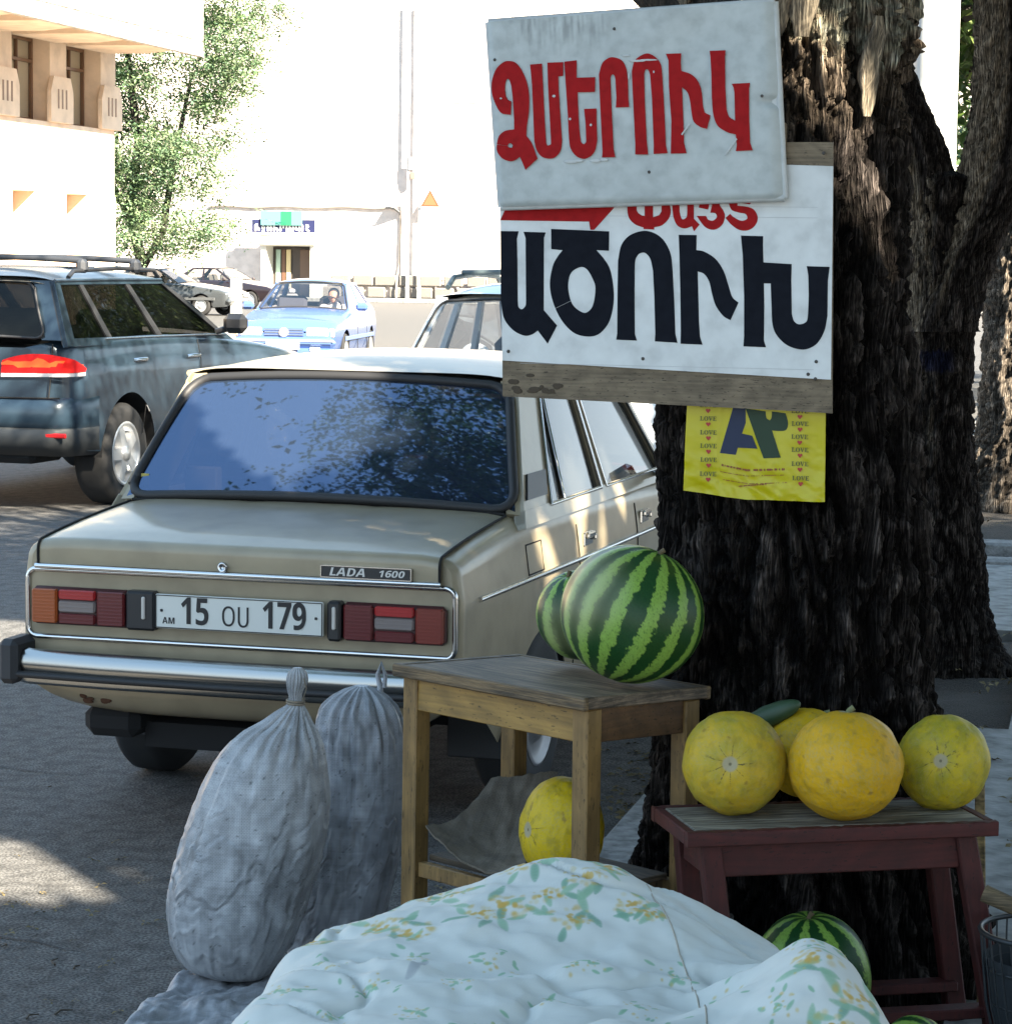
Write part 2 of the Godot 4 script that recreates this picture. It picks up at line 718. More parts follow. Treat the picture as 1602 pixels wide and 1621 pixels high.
	# the pavement in front of the hotel and its kerb
	b = MB.new()
	b.box(Vector3(70, 0.14, 4.0), Vector3(-25, 0.06, -103.6), 0.02)
	structure(b, "far_pavement", conc)
	# the pavement along the left building
	b = MB.new()
	b.box(Vector3(6.0, 0.14, 40), Vector3(-19.7, 0.06, -38), 0.02)
	structure(b, "left_pavement", conc)

func pave(b: MB, x0: float, x1: float, z0: float, z1: float) -> void:
	b.box(Vector3(x1 - x0, 0.2, z1 - z0), Vector3((x0 + x1) / 2, 0.02, (z0 + z1) / 2), 0.0)

func sheet_rows(x0: float, x1: float, z0: float, z1: float, nx: int, nz: int, h: Callable) -> Array:
	var rows := []
	for r in nz + 1:
		var row := PackedVector3Array()
		var z := lerpf(z0, z1, float(r) / nz)
		for k in nx + 1:
			var x := lerpf(x0, x1, float(k) / nx)
			row.append(Vector3(x, h.call(x, z), z))
		rows.append(row)
	return rows

# ------------------------------------------------------------------ the pale building on the left
func build_left_building() -> void:
	var o := thing("office_building", "pale stone building on the far left with tall recessed windows under a deep overhang", "building")
	var stone := rough_mat("pale_tuff", lin(0.80, 0.62, 0.46), 0.85, t_soft, Vector3(0.25, 0.25, 0.25), t_bump, 0.3)
	var trim := rough_mat("pale_plaster", lin(0.62, 0.58, 0.52), 0.85, t_blotch, Vector3(0.3, 0.3, 0.3))
	var frame := mat("brown_frame", lin(0.16, 0.085, 0.045), 0.5)
	var pane := glass("building_pane", Color(0.20, 0.18, 0.14), 0.25)
	var X := -22.59
	var D := 0.5
	var b := MB.new()
	# core behind the recesses, end wall, ground storey
	b.box(Vector3(9.0, 10.4, 34), Vector3(X - D - 4.5, 5.2, -39.9), 0.0)
	b.box(Vector3(D - 0.003, 3.1, 34.0), Vector3(X - D / 2 - 0.0015, 1.55 - 0.1 - 1.5 + 0.0, -39.9), 0.0)
	# spandrel between ground openings and windows
	b.box(Vector3(D, 1.53, 34.1), Vector3(X - D / 2, 3.885, -39.95), 0.01)
	b.box(Vector3(D - 0.006, 0.36, 34.1), Vector3(X - D / 2 - 0.003, 6.62, -39.95), 0.0)
	part(b, "wall", stone, o)
	for k in 12:
		var z0 := -56.16 + k * 2.92 + 2.0   # near edge of the opening k
		var zf := -56.16 + k * 2.92         # far edge
		# pier beyond the opening
		var p := MB.new()
		p.box(Vector3(D, 1.80, 0.90), Vector3(X - D / 2, 5.54, zf - 0.46), 0.006)
		p.xf = Transform3D(Basis.from_euler(Vector3(0, PI / 2, 0)), Vector3(X, 0, zf - 0.46))
		# the wider foot of the pier with its slanted shoulders
		p.prism(PackedVector2Array([Vector2(-0.62, 4.65), Vector2(0.62, 4.65), Vector2(0.62, 5.32), Vector2(0.46, 5.64), Vector2(-0.46, 5.64), Vector2(-0.62, 5.32)]), 0.0, 0.10)
		part(p, "pier", stone, o)
		var s := MB.new()
		s.xf = Transform3D(Basis(), Vector3(X + 0.102, 5.16, zf - 0.46))
		for q in 3:
			s.box(Vector3(0.012, 0.42, 0.075), Vector3(0, 0, (q - 1) * 0.22), 0.0)
		part(s, "slot", frame, o)
		# ground opening's pier
		var g := MB.new()
		g.box(Vector3(D, 3.12, 1.72), Vector3(X - D / 2, 1.56, zf - 0.05), 0.008)
		part(g, "ground_pier", stone, o)
		# window with its frame and mullions
		var w := MB.new()
		var zc := (z0 + zf) / 2
		for e in [[-0.98, 0.07], [0.98, 0.07], [-0.2, 0.05]]:
			w.box(Vector3(0.08, 1.8, e[1]), Vector3(X - D + 0.06, 5.52, zc + e[0]), 0.006)
		for e in [4.69, 5.95, 6.40]:
			w.box(Vector3(0.075, 0.07, 2.02), Vector3(X - D + 0.06, e, zc), 0.006)
		var f := part(w, "window", frame, o)
		var gl := MB.new()
		gl.poly([Vector3(X - D + 0.05, 4.65, zf), Vector3(X - D + 0.05, 4.65, z0), Vector3(X - D + 0.05, 6.44, z0), Vector3(X - D + 0.05, 6.44, zf)], Vector3(1, 0, 0))
		part(gl, "pane", pane, f)
		var cu := MB.new()
		cu.poly([Vector3(X - D + 0.02, 4.65, zf), Vector3(X - D + 0.02, 4.65, z0), Vector3(X - D + 0.02, 6.44, z0), Vector3(X - D + 0.02, 6.44, zf)], Vector3(1, 0, 0))
		part(cu, "curtain", mat("curtain", lin(0.62, 0.52, 0.36), 0.9), f)
	# overhanging upper storey with coffers under it
	var ov := MB.new()
	ov.box(Vector3(12.0, 3.6, 35.0), Vector3(X + 2.0 - 6.0, 8.50, -40.0), 0.03)
	part(ov, "upper_storey", trim, o)
	for k in 8:
		var c := MB.new()
		var zc := -55.2 + k * 2.92
		c.xf = Transform3D(Basis.from_euler(Vector3(-PI / 2, 0, 0)), Vector3(X + 1.0, 6.70, zc))
		c.prism(PackedVector2Array([Vector2(-0.95, -1.1), Vector2(0.88, -1.1), Vector2(0.88, 0.5), Vector2(0.0, 1.2), Vector2(-0.95, 1.2)]), -0.34, 0.0)
		part(c, "soffit_panel", stone, o)
	var e := MB.new()
	e.box(Vector3(0.14, 0.34, 35.0), Vector3(X + 1.925, 6.53, -40.0), 0.012)
	part(e, "fascia", trim, o)

# ------------------------------------------------------------------ the building across the end of the street
func build_hotel() -> void:
	var Z := -105.5
	var o := thing("stone_building", "tall pale stone building closing the street, with a small hotel entrance", "building")
	var stone := rough_mat("pink_tuff", lin(0.68, 0.60, 0.55), 0.9, t_soft, Vector3(0.3, 0.3, 0.3), t_bump, 0.5)
	var base := rough_mat("rough_stone", lin(0.36, 0.33, 0.30), 0.95, t_grit, Vector3(1.2, 1.2, 1.2), t_bump, 2.0)
	var dark := mat("dark_opening", lin(0.05, 0.04, 0.035), 0.6)
	var fr := mat("window_frame", lin(0.60, 0.50, 0.42), 0.6)
	var b := MB.new()
	# the wall in two planes: the hotel's and, a step back, its neighbour's
	b.box(Vector3(44.0, 17.0, 8.0), Vector3(-50.2, 8.5, Z - 4.0), 0.0)
	b.box(Vector3(40.0, 17.0, 8.0), Vector3(-8.2, 8.5, Z - 4.35), 0.0)
	part(b, "wall", stone, o)
	# rough plinth stones
	for row in 2:
		for k in 12:
			var w := 0.78 + rng.randf() * 0.2
			var s := part(boxm(Vector3(w, 0.46, 0.30), Vector3.ZERO, 0.05), "plinth_stone", base, o)
			s.position = Vector3(-32.0 + k * 0.98 + row * 0.4, 0.36 + row * 0.5, Z + 0.06 + rng.randf() * 0.06)
	# windows of the lower and upper floors on the right-hand part
	var spots := []
	for k in 6:
		spots.append([-26.55 + k * 1.09, 1.95, 0.42, 0.40])
	spots.append([-27.30, 1.55, 0.30, 1.2])
	for f in 3:
		for k in 5:
			spots.append([-26.4 + k * 2.6, 5.9 + f * 3.3, 1.15, 1.75])
	for s in spots:
		var w := MB.new()
		w.box(Vector3(s[2] + 0.12, s[3] + 0.12, 0.10), Vector3(s[0], s[1], Z - 0.36), 0.01)
		var f := part(w, "window", fr, o)
		for q in [-1, 1]:
			var g := boxm(Vector3(s[2] * 0.44, s[3] * 0.9, 0.03), Vector3(s[0] + q * s[2] * 0.24, s[1], Z - 0.30), 0.0)
			part(g, "pane", glass("far_pane", Color(0.74, 0.72, 0.70), 0.9), f)
	# entrance: a small projecting porch, glass doors, a roller box
	var p := MB.new()
	p.box(Vector3(0.24, 2.72, 1.30), Vector3(-34.66, 1.36, Z + 0.65), 0.02)
	p.box(Vector3(0.24, 2.72, 1.30), Vector3(-32.50, 1.36, Z + 0.65), 0.02)
	p.box(Vector3(2.44, 0.42, 1.34), Vector3(-33.58, 2.46, Z + 0.68), 0.02)
	part(p, "porch", mat("porch_white", lin(0.62, 0.60, 0.55), 0.7), o)
	part(boxm(Vector3(2.5, 0.36, 0.22), Vector3(-33.58, 2.44, Z + 1.44), 0.06), "roller_box", mat("roller_cream", lin(0.64, 0.60, 0.50), 0.6), o)
	part(boxm(Vector3(1.92, 2.2, 0.05), Vector3(-33.58, 1.1, Z + 0.30), 0.0), "doorway", dark, o)
	var bars := [[-34.30, 0.20, lin(0.30, 0.42, 0.36)], [-34.06, 0.16, lin(0.10, 0.05, 0.03)], [-33.84, 0.20, lin(0.50, 0.42, 0.24)], [-33.10, 0.46, lin(0.12, 0.075, 0.05)], [-32.86, 0.12, lin(0.46, 0.38, 0.24)]]
	for q in bars.size():
		part(boxm(Vector3(bars[q][1], 2.05, 0.06), Vector3(bars[q][0], 1.08, Z + 0.36 + q * 0.005), 0.01), "door_leaf", mat("door_%d" % q, bars[q][2], 0.5), o)
	# the pipe that runs along the wall and down
	var pipe := MB.new()
	var path := []
	for k in 22:
		path.append(Vector3(-37.5 + k * 0.38, 3.90 + sin(k * 0.9) * 0.03, Z + 0.10))
	path.append_array([Vector3(-29.30, 3.86, Z + 0.1), Vector3(-29.08, 3.70, Z + 0.1), Vector3(-29.04, 3.4, Z + 0.1), Vector3(-29.06, 1.6, Z + 0.1), Vector3(-29.16, 1.0, Z + 0.12), Vector3(-29.10, 0.6, Z + 0.42), Vector3(-29.10, 0.1, Z + 0.42)])
	pipe.tube(path, 0.05, 8)
	part(pipe, "wall_pipe", mat("grey_pipe", lin(0.22, 0.20, 0.18), 0.7), o)

	# the two signboards over the entrance hang on the porch: things of their own
	var navy := thing("signboard", "navy shop signboard with white letters above the hotel doorway", "sign", Vector3(-33.73, 2.76, Z + 1.40))
	part(boxm(Vector3(2.80, 0.62, 0.14), Vector3(0, 0.31, 0), 0.02), "board", mat("navy_board", lin(0.015, 0.018, 0.07), 0.5), navy)
	var bd := MB.new()
	for s in [[2.84, 0.05, 0.0, 0.02], [2.84, 0.05, 0.0, 0.60]]:
		bd.box(Vector3(s[0], s[1], 0.17), Vector3(s[2], s[3], 0), 0.01)
	for s in [-1.4, 1.4]:
		bd.box(Vector3(0.05, 0.53, 0.17), Vector3(s, 0.31, 0), 0.01)
	part(bd, "frame", mat("white_frame", lin(0.7, 0.68, 0.64), 0.6), navy)
	var wl := mat("white_letter", lin(0.78, 0.76, 0.70), 0.6)
	# the letters of the word for hotel, drawn as thick strokes
	var glyphs := [
		[[0, 1, 0, 0], [0, 0.5, 0.7, 0.5], [0.7, 0.5, 0.7, 0.1], [0, 1, 0.5, 1]],
		[[0.35, 1, 0.35, 0], [0, 0.6, 0.7, 0.6], [0.1, 0.05, 0.6, 0.05]],
		[[0, 0, 0, 1], [0, 1, 0.6, 1], [0.6, 1, 0.6, 0]],
		[[0, 0, 0, 1], [0, 0.6, 0.6, 0.4], [0.6, 0.4, 0.7, 0.0]],
		[[0, 0, 0, 1], [0, 1, 0.6, 1], [0.6, 1, 0.6, 0.5]],
		[[0, 1, 0, 0], [0, 0, 0.6, 0], [0.6, 0, 0.6, 1], [0.6, 0, 0.85, -0.15]],
		[[0, 0, 0, 1], [0, 1, 0.6, 1], [0.6, 1, 0.6, 0.3], [0.6, 0.3, 0.9, 0.3]],
		[[0, 0, 0, 1], [0, 1, 0.6, 1], [0.6, 1, 0.6, 0]],
		[[0, 1, 0.6, 0.9], [0.6, 0.9, 0.1, 0.4], [0.1, 0.4, 0.7, 0.0]]]
	for k in glyphs.size():
		var g := MB.new()
		for s in glyphs[k]:
			beam(g, Vector3(s[0] * 0.22, s[1] * 0.26, 0), Vector3(s[2] * 0.22, s[3] * 0.26, 0), 0.075, 0.02, 0.0)
		var lo := part(g, "letter", wl, navy)
		lo.position = Vector3(-1.22 + k * 0.275, 0.10, 0.085)
	var cy := thing("hotel_sign", "pale turquoise hotel sign with a green square, standing on the navy signboard", "sign", Vector3(-33.79, 3.10, Z + 1.54))
	part(boxm(Vector3(1.80, 0.60, 0.10), Vector3(0, 0.30, 0), 0.015), "board", mat("pale_cyan", lin(0.10, 0.26, 0.27), 0.4), cy)
	part(boxm(Vector3(0.46, 0.585, 0.02), Vector3(0.22, 0.30, 0.052), 0.0), "green_square", mat("sign_green", lin(0.02, 0.20, 0.08), 0.4), cy)
	var tb := MB.new()
	text(tb, "HOTEL", 0.16, Vector3(0.0, 0.09, 0.068))
	part(tb, "lettering", mat("dark_green_ink", lin(0.01, 0.12, 0.09), 0.5), cy)

# ------------------------------------------------------------------ trees
var n_ridge := fnl(1.0, 4, 41)
var n_lump := fnl(1.0, 3, 42)
var n_small := fnl(1.0, 4, 43)

# a barked column. mid(y) -> centre, rad(y, a) -> radius; furrow = depth of the bark's grooves
func bark_column(b: MB, y0: float, y1: float, ny: int, na: int, mid: Callable, rad: Callable, furrow: float, freq: float, tone: Callable) -> void:
	var rows := []
	var cols := []
	var uvs := []
	for r in ny + 1:
		var y := lerpf(y0, y1, float(r) / ny)
		var c: Vector3 = mid.call(y)
		var row := PackedVector3Array()
		var cr := PackedColorArray()
		var ur := PackedVector2Array()
		for k in na:
			var a := TAU * k / na
			var base: float = rad.call(y, a)
			var p := Vector3(cos(a), 0, sin(a))
			var q := p * base * freq
			# long ridges that fork and wander up the stem
			var w := n_lump.get_noise_3d(q.x * 0.5, y * freq * 0.12 + 7.0, q.z * 0.5) * 0.9
			var g := 1.0 - absf(n_ridge.get_noise_3d(q.x + w, y * freq * 0.24, q.z + w)) * 2.9
			g = clampf(g, -0.6, 1.0)
			var f := n_small.get_noise_3d(q.x * 2.9, y * freq * 1.3, q.z * 2.9)
			var h := 1.0 - maxf(g, 0.0)
			# cracks across the ridges part them into plates
			h = maxf(0.0, h - 0.55 * smoothstep(0.10, 0.0, absf(n_small.get_noise_3d(q.x * 0.8 + 20.0, y * freq * 0.42 + 0.6 * q.x, q.z * 0.8))))
			row.append(c + p * (base + furrow * (pow(maxf(h, 0.0), 0.7) - 0.78) + furrow * 0.42 * f))
			cr.append(tone.call(y, a, h, f))
			ur.append(Vector2(float(k) / na * 3.0, y))
		rows.append(row)
		cols.append(cr)
		uvs.append(ur)
	b.grid(rows, true, Vector3.ZERO, uvs, cols)

var leaf_mesh: ArrayMesh
var leaf_spots: Array = []

func make_leaf() -> void:
	if leaf_mesh:
		return
	var b := MB.new()
	# a spray of three small leaves, each folded along its rib
	for q in 3:
		var a := q * 2.2
		var d := Vector3(cos(a), 0.25 * (q - 1), sin(a))
		var s := d.cross(Vector3.UP).normalized()
		var o := d * 0.15
		var tip := o + d * 1.0 + Vector3(0, -0.22, 0)
		var m1 := o + d * 0.45 + s * 0.26 + Vector3(0, 0.05, 0)
		var m2 := o + d * 0.45 - s * 0.26 + Vector3(0, 0.05, 0)
		var rib := o + d * 0.5 + Vector3(0, -0.06, 0)
		for tr in [[o, m1, rib], [m1, tip, rib], [o, m2, rib], [m2, tip, rib]]:
			var nn: Vector3 = (tr[1] - tr[0]).cross(tr[2] - tr[0]).normalized()
			if nn.y < 0:
				nn = -nn
			b.poly(tr, nn)
	leaf_mesh = b.mesh()

func leaf_mat(id: String, col: Color) -> StandardMaterial3D:
	var m := mat(id, col, 0.55)
	m.vertex_color_use_as_albedo = true
	m.backlight_enabled = true
	m.backlight = Color(0.5, 0.6, 0.32)
	m.cull_mode = BaseMaterial3D.CULL_DISABLED
	return m

func crown(parent: Node3D, spots: Array, size: float, m: Material, gaps: bool) -> void:
	make_leaf()
	var s := SUN.normalized()
	var keep: Array[Transform3D] = []
	var cols: Array[Color] = []
	for p in spots:
		if gaps:
			var hid := false
			var w: Vector3 = parent.position + p
			for g in sunlit:
				var d: Vector3 = w - g[0]
				var along := d.dot(s)
				if along > 0.0 and (d - s * along).length() < g[1] + size * 0.6:
					hid = true
					break
			if hid:
				continue
		var k := size * rng.randf_range(0.7, 1.35)
		keep.append(Transform3D(Basis.from_euler(Vector3(rng.randf_range(-0.9, 0.9), rng.randf() * TAU, rng.randf_range(-0.9, 0.9))).scaled(Vector3(k, k, k)), p))
		var t := rng.randf_range(0.6, 1.5)
		cols.append(Color(t * rng.randf_range(0.8, 1.2), t, t * rng.randf_range(0.7, 1.1)))
	var mm := MultiMesh.new()
	mm.transform_format = MultiMesh.TRANSFORM_3D
	mm.use_colors = true
	mm.mesh = leaf_mesh
	mm.instance_count = keep.size()
	for k in keep.size():
		mm.set_instance_transform(k, keep[k])
		mm.set_instance_color(k, cols[k])
	var o := MultiMeshInstance3D.new()
	o.multimesh = mm
	o.name = "crown"
	o.material_override = m
	o.set_meta("kind", "stuff")
	parent.add_child(o, true)

# whether something at w would shade one of the sunlit spots
func in_gap(w: Vector3) -> bool:
	var s := SUN.normalized()
	for g in sunlit:
		var d: Vector3 = w - g[0]
		var along := d.dot(s)
		if along > 0.0 and (d - s * along).length() < g[1] + 0.06:
			return true
	return false

# limbs that fork twice; returns the points where leaves hang
func limbs(parent: Node3D, from: Vector3, count: int, reach: float, rise: float, r0: float, bark: Material, lean := Vector3.ZERO, low := 3.6) -> Array:
	var ends := []
	for k in count:
		var a := TAU * (k + rng.randf_range(-0.25, 0.25)) / count
		var d := (Vector3(cos(a), rise * rng.randf_range(0.7, 1.5), sin(a)) + lean).normalized()
		var path := [from]
		var rad := [r0]
		var p := from
		var steps := 7
		for j in steps:
			d = (d + Vector3(rng.randf_range(-0.25, 0.25), rng.randf_range(-0.12, 0.2), rng.randf_range(-0.25, 0.25))).normalized()
			p += d * reach / steps
			p.y = maxf(p.y, low)
			for tries in 6:
				if not in_gap(parent.position + p):
					break
				p += Vector3(rng.randf_range(-0.3, 0.3), 0.2, rng.randf_range(-0.3, 0.3))
			path.append(p)
			rad.append(r0 * (1.0 - 0.8 * (j + 1) / steps))
			if j > 0:
				var d2 := (d + Vector3(rng.randf_range(-1, 1), rng.randf_range(-0.5, 0.7), rng.randf_range(-1, 1))).normalized()
				var q := p
				var tw := [p]
				for e in 4:
					d2 = (d2 + Vector3(rng.randf_range(-0.3, 0.3), rng.randf_range(-0.3, 0.15), rng.randf_range(-0.3, 0.3))).normalized()
					q += d2 * reach * 0.11
					q.y = maxf(q.y, low - 0.1)
					tw.append(q)
					ends.append(q)
				if in_gap(parent.position + tw[2]) or in_gap(parent.position + tw[4]) or in_gap(parent.position + tw[1]):
					continue
				var tb := MB.new()
				tb.tube(tw, [0.022, 0.016, 0.012, 0.008, 0.004], 5, false)
				part(tb, "branch", bark, parent)
		ends.append(p)
		var b := MB.new()
		b.tube(path, rad, 9, false)
		part(b, "limb", bark, parent)
	return ends

func scatter(ends: Array, per: int, spread: float, low: float) -> Array:
	var out := []
	for e in ends:
		for k in per:
			var d := Vector3(rng.randfn(), rng.randfn() * 0.7, rng.randfn()) * spread
			var p: Vector3 = e + d
			if p.y > low:
				out.append(p)
	return out

func build_street_trees() -> void:
	var bark := rough_mat("dark_bark", lin(0.62, 0.60, 0.60), 0.95, t_bark, Vector3(4.0, 2.0, 4.0), t_bark, 1.0)
	var twig := mat("twig_bark", lin(0.045, 0.038, 0.032), 0.9)
	var leaf := leaf_mat("street_leaf", lin(0.075, 0.12, 0.028))
	# --- the big tree behind the stall
	var t := thing("street_tree", "thick black-barked tree trunk holding the signs, torn pale wood at its top", "tree", Vector3(-0.70, 0.06, -6.06), 0.0, "old trees along the kerb")
	var b := MB.new()
	var rprof := [[-0.2, 0.50], [0.05, 0.44], [0.32, 0.385], [0.72, 0.322], [1.0, 0.312], [1.4, 0.300], [1.75, 0.290], [2.0, 0.288], [2.25, 0.290], [2.5, 0.28], [3.0, 0.27], [4.2, 0.22]]
	var cx := [[-0.2, 0.06], [0.3, 0.045], [0.7, 0.01], [1.0, -0.005], [1.4, -0.04], [1.8, -0.06], [2.1, -0.06], [2.6, -0.10], [4.2, -0.2]]
	var pale := func(y: float, a: float) -> float:
		# how much of the bark is torn off: the upper front of the stem
		var q := Vector3(cos(a), y * 1.3, sin(a)) * 1.9
		var n := n_lump.get_noise_3d(q.x + 3.0, q.y, q.z)
		var front := smoothstep(-0.25, 0.35, sin(a) * 0.9 + cos(a) * 0.35)
		return smoothstep(-0.02, 0.08, n * 0.6 + (y - 2.20) * 1.2) * front
	bark_column(b, -0.15, 4.2, 760, 300,
		func(y: float): return Vector3(cvs(cx, y), y, 0),
		func(y: float, a: float):
			var r := cvs(rprof, y)
			# root flare in lobes, and swollen knots where the limbs broke off
			r += 0.035 * smoothstep(0.6, 0.0, y) * sin(a * 5.0 + 0.6)
			r += 0.012 * sin(a * 3.0 + y * 1.3)
			var knot := smoothstep(1.85, 2.3, y)
			r -= knot * 0.02
			r += knot * 0.085 * n_lump.get_noise_3d(cos(a) * 2.4, y * 2.2, sin(a) * 2.4)
			r += knot * 0.075 * n_lump.get_noise_3d(cos(a) * 5.2 + 9.0, y * 4.0, sin(a) * 5.2)
			# hollow left by a lost limb
			var hx := (a - 1.95) / 0.50
			var hy := (y - 2.20) / 0.13
			r -= 0.15 * exp(-(hx * hx + hy * hy) * 1.2)
			var h2 := (a - 1.15) / 0.18
			var h3 := (y - 2.38) / 0.10
			r -= 0.10 * exp(-(h2 * h2 + h3 * h3) * 1.2)
			return r,
		0.042, 10.5,
		func(y: float, a: float, h: float, f: float):
			var w: float = pale.call(y, a)
			var k := clampf(0.020 + 0.085 * h * h + 0.42 * maxf(f, 0.0) * h, 0.012, 0.45)
			var dark := Color(k * 1.10, k * 0.95, k * 0.86) * (1.0 + 0.7 * n_lump.get_noise_3d(cos(a) * 2.5, y * 1.2, sin(a) * 2.5))
			var up := smoothstep(1.95, 2.15, y)
			dark = dark.lerp(Color(0.50, 0.40, 0.30) * (0.35 + 0.8 * h), up * 0.8)
			var e := 0.75 + 0.35 * f
			return dark.lerp(Color(1.5 * e, 1.25 * e, 0.92 * e), w))
	bark.metallic_specular = 0.2
	part(b, "trunk", bark, t)
	# torn slabs of wood and stubs round the break
	for q in [[1.62, 2.42, 0.10, 0.20], [1.25, 2.33, 0.08, 0.22], [0.95, 2.44, 0.07, 0.16], [1.45, 2.30, 0.06, 0.16], [2.2, 2.36, 0.10, 0.14], [0.72, 2.16, 0.06, 0.22], [1.8, 2.05, 0.05, 0.16]]:
		var s := MB.new()
		var a: float = q[0]
		var dir := Vector3(cos(a), 0, sin(a))
		var c := Vector3(cvs(cx, q[1]), q[1], 0) + dir * (cvs(rprof, q[1]) + 0.005)
		var rows := []
		for j in 9:
			var u := j / 8.0
			var row := PackedVector3Array()
			for e in 9:
				var ph := TAU * e / 9.0
				var ww: float = q[2] * (0.04 + 0.96 * pow(sin(PI * (0.04 + 0.92 * u)), 0.7)) * (1.0 + 0.25 * sin(ph * 3.0 + u * 7.0))
				var p := c + Vector3(0, (u - 0.5) * q[3], 0) + dir.cross(Vector3.UP) * cos(ph) * ww * 0.5 + dir * sin(ph) * ww * 0.28
				p += dir * (0.03 * u * u) + Vector3(n_small.get_noise_3d(p.x * 30, p.y * 9, p.z * 30), 0, n_small.get_noise_3d(p.z * 30, p.y * 9, p.x * 30)) * 0.016
				row.append(p)
			rows.append(row)
		s.grid(rows, true)
		s.cap(rows[0], Vector3.DOWN)
		s.cap(rows[-1], Vector3.UP)
		part(s, "torn_wood", rough_mat("torn_wood", lin(0.50, 0.41, 0.29), 0.9, t_bark, Vector3(5, 1.6, 5), t_fine, 0.4), t)
	# the broken limb to the left, just above the upper sign
	b = MB.new()
	b.tube([Vector3(-0.15, 2.30, 0.10), Vector3(-0.36, 2.46, 0.12), Vector3(-0.62, 2.56, 0.14), Vector3(-1.0, 2.95, 0.1), Vector3(-1.3, 3.5, 0.0), Vector3(-1.4, 4.3, -0.1)], [0.16, 0.13, 0.11, 0.10, 0.09, 0.06], 14)
	part(b, "limb", rough_mat("limb_bark", lin(0.09, 0.075, 0.06), 0.95, t_bark, Vector3(3, 1.5, 3), t_fine, 0.8), t)
	var ends := limbs(t, Vector3(-0.2, 4.1, 0), 9, 4.0, 0.8, 0.12, twig, Vector3(-0.36, 0, -0.08))
	ends.append_array(limbs(t, Vector3(-1.4, 4.2, -0.1), 4, 2.2, 0.9, 0.06, twig))
	crown(t, scatter(ends, 36, 0.40, 3.55), 0.09, leaf, true)

	# --- the forked tree behind it
	t = thing("street_tree", "forked dark tree with a blue paint band, second in the row from the stall", "tree", Vector3(-0.60, 0.06, -10.95), 0.0, "old trees along the kerb")
	b = MB.new()
	var r2 := [[-0.2, 0.36], [0.2, 0.190], [0.7, 0.155], [1.25, 0.140], [1.8, 0.150], [2.02, 0.16], [2.09, 0.15], [2.13, 0.02]]
	var c2 := [[-0.2, 0.05], [0.3, -0.02], [0.9, -0.07], [1.5, -0.10], [2.1, -0.12]]
	var tone2 := func(y: float, a: float, h: float, f: float):
		var k := clampf(0.05 + 0.14 * h * h + 0.20 * maxf(f, 0.0) * h, 0.02, 0.4)
		var c := Color(k * 1.1, k * 0.92, k * 0.80)
		var ang: float = absf(wrapf(a - 2.3, -PI, PI))
		var strip := smoothstep(0.85, 0.55, ang) * smoothstep(0.75, 1.2, y) * smoothstep(-0.2, 0.2, n_lump.get_noise_3d(cos(a) * 3.0, y * 1.6, 5.0) + (y - 1.35))
		c = c.lerp(Color(1.0, 0.82, 0.60) * (0.8 + 0.4 * f), strip)
		var band := smoothstep(0.05, 0.035, absf(y - 1.33 + 0.02 * f)) * smoothstep(1.5, 1.1, ang)
		return c.lerp(Color(0.03, 0.04, 0.12), band * 0.8)
	bark_column(b, -0.15, 2.13, 280, 120,
		func(y: float): return Vector3(cvs(c2, y), y, 0),
		func(y: float, a: float): return cvs(r2, y) * (1.0 + 0.10 * sin(a * 2.0 + 0.3) * smoothstep(1.4, 2.1, y) + 0.06 * sin(a * 4.0 + y)),
		0.030, 13.0, tone2)
	part(b, "trunk", bark, t)
	for q in [[[[1.45, -0.09], [1.8, -0.13], [2.2, -0.21], [2.53, -0.35], [2.86, -0.43], [4.0, -0.6]], 0.150], [[[1.45, -0.09], [1.75, -0.02], [2.0, 0.09], [2.2, 0.15], [2.5, 0.17], [3.0, 0.16], [4.0, 0.25]], 0.158]]:
		b = MB.new()
		var cc: Array = q[0]
		var rr: float = q[1]
		bark_column(b, 1.45, 4.0, 220, 96,
			func(y: float): return Vector3(cvs(cc, y), y, 0.0),
			func(y: float, a: float): return rr * (1.0 - 0.12 * (y - 1.7)) * (1.0 + 0.07 * sin(a * 3.0 + y * 2.0)),
			0.026, 14.0, tone2)
		part(b, "fork", bark, t)
	ends = limbs(t, Vector3(-0.6, 3.9, 0), 5, 3.4, 0.8, 0.10, twig)
	ends.append_array(limbs(t, Vector3(0.25, 3.9, 0), 5, 3.2, 0.8, 0.09, twig))
	crown(t, scatter(ends, 24, 0.38, 3.6), 0.085, leaf, true)

	# --- the third, in the sun
	t = thing("street_tree", "sunlit furrowed tree trunk at the right edge, beyond the kerb step", "tree", Vector3(-0.52, 0.08, -18.5), 0.0, "old trees along the kerb")
	b = MB.new()
	bark_column(b, -0.15, 4.0, 300, 140,
		func(y: float): return Vector3(0.02 * y, y, 0),
		func(y: float, a: float): return 0.36 + 0.12 * smoothstep(0.7, 0.0, y) + 0.015 * sin(a * 4.0),
		0.055, 9.0,
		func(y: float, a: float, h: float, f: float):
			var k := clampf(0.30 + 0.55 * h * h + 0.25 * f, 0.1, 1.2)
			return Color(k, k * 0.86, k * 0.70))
	part(b, "trunk", bark, t)
	ends = limbs(t, Vector3(0.08, 3.8, 0), 7, 3.0, 0.5, 0.12, twig, Vector3.ZERO, 3.0)
	crown(t, scatter(ends, 26, 0.42, 2.6), 0.10, leaf, false)

	# --- the row goes on up the street: only its leaves show, between the trunks and in the car windows
	var far_names := ["fourth tree of the kerb row, its leaves showing above the white pole", "fifth tree of the kerb row, its leaves showing beyond the fourth tree"]
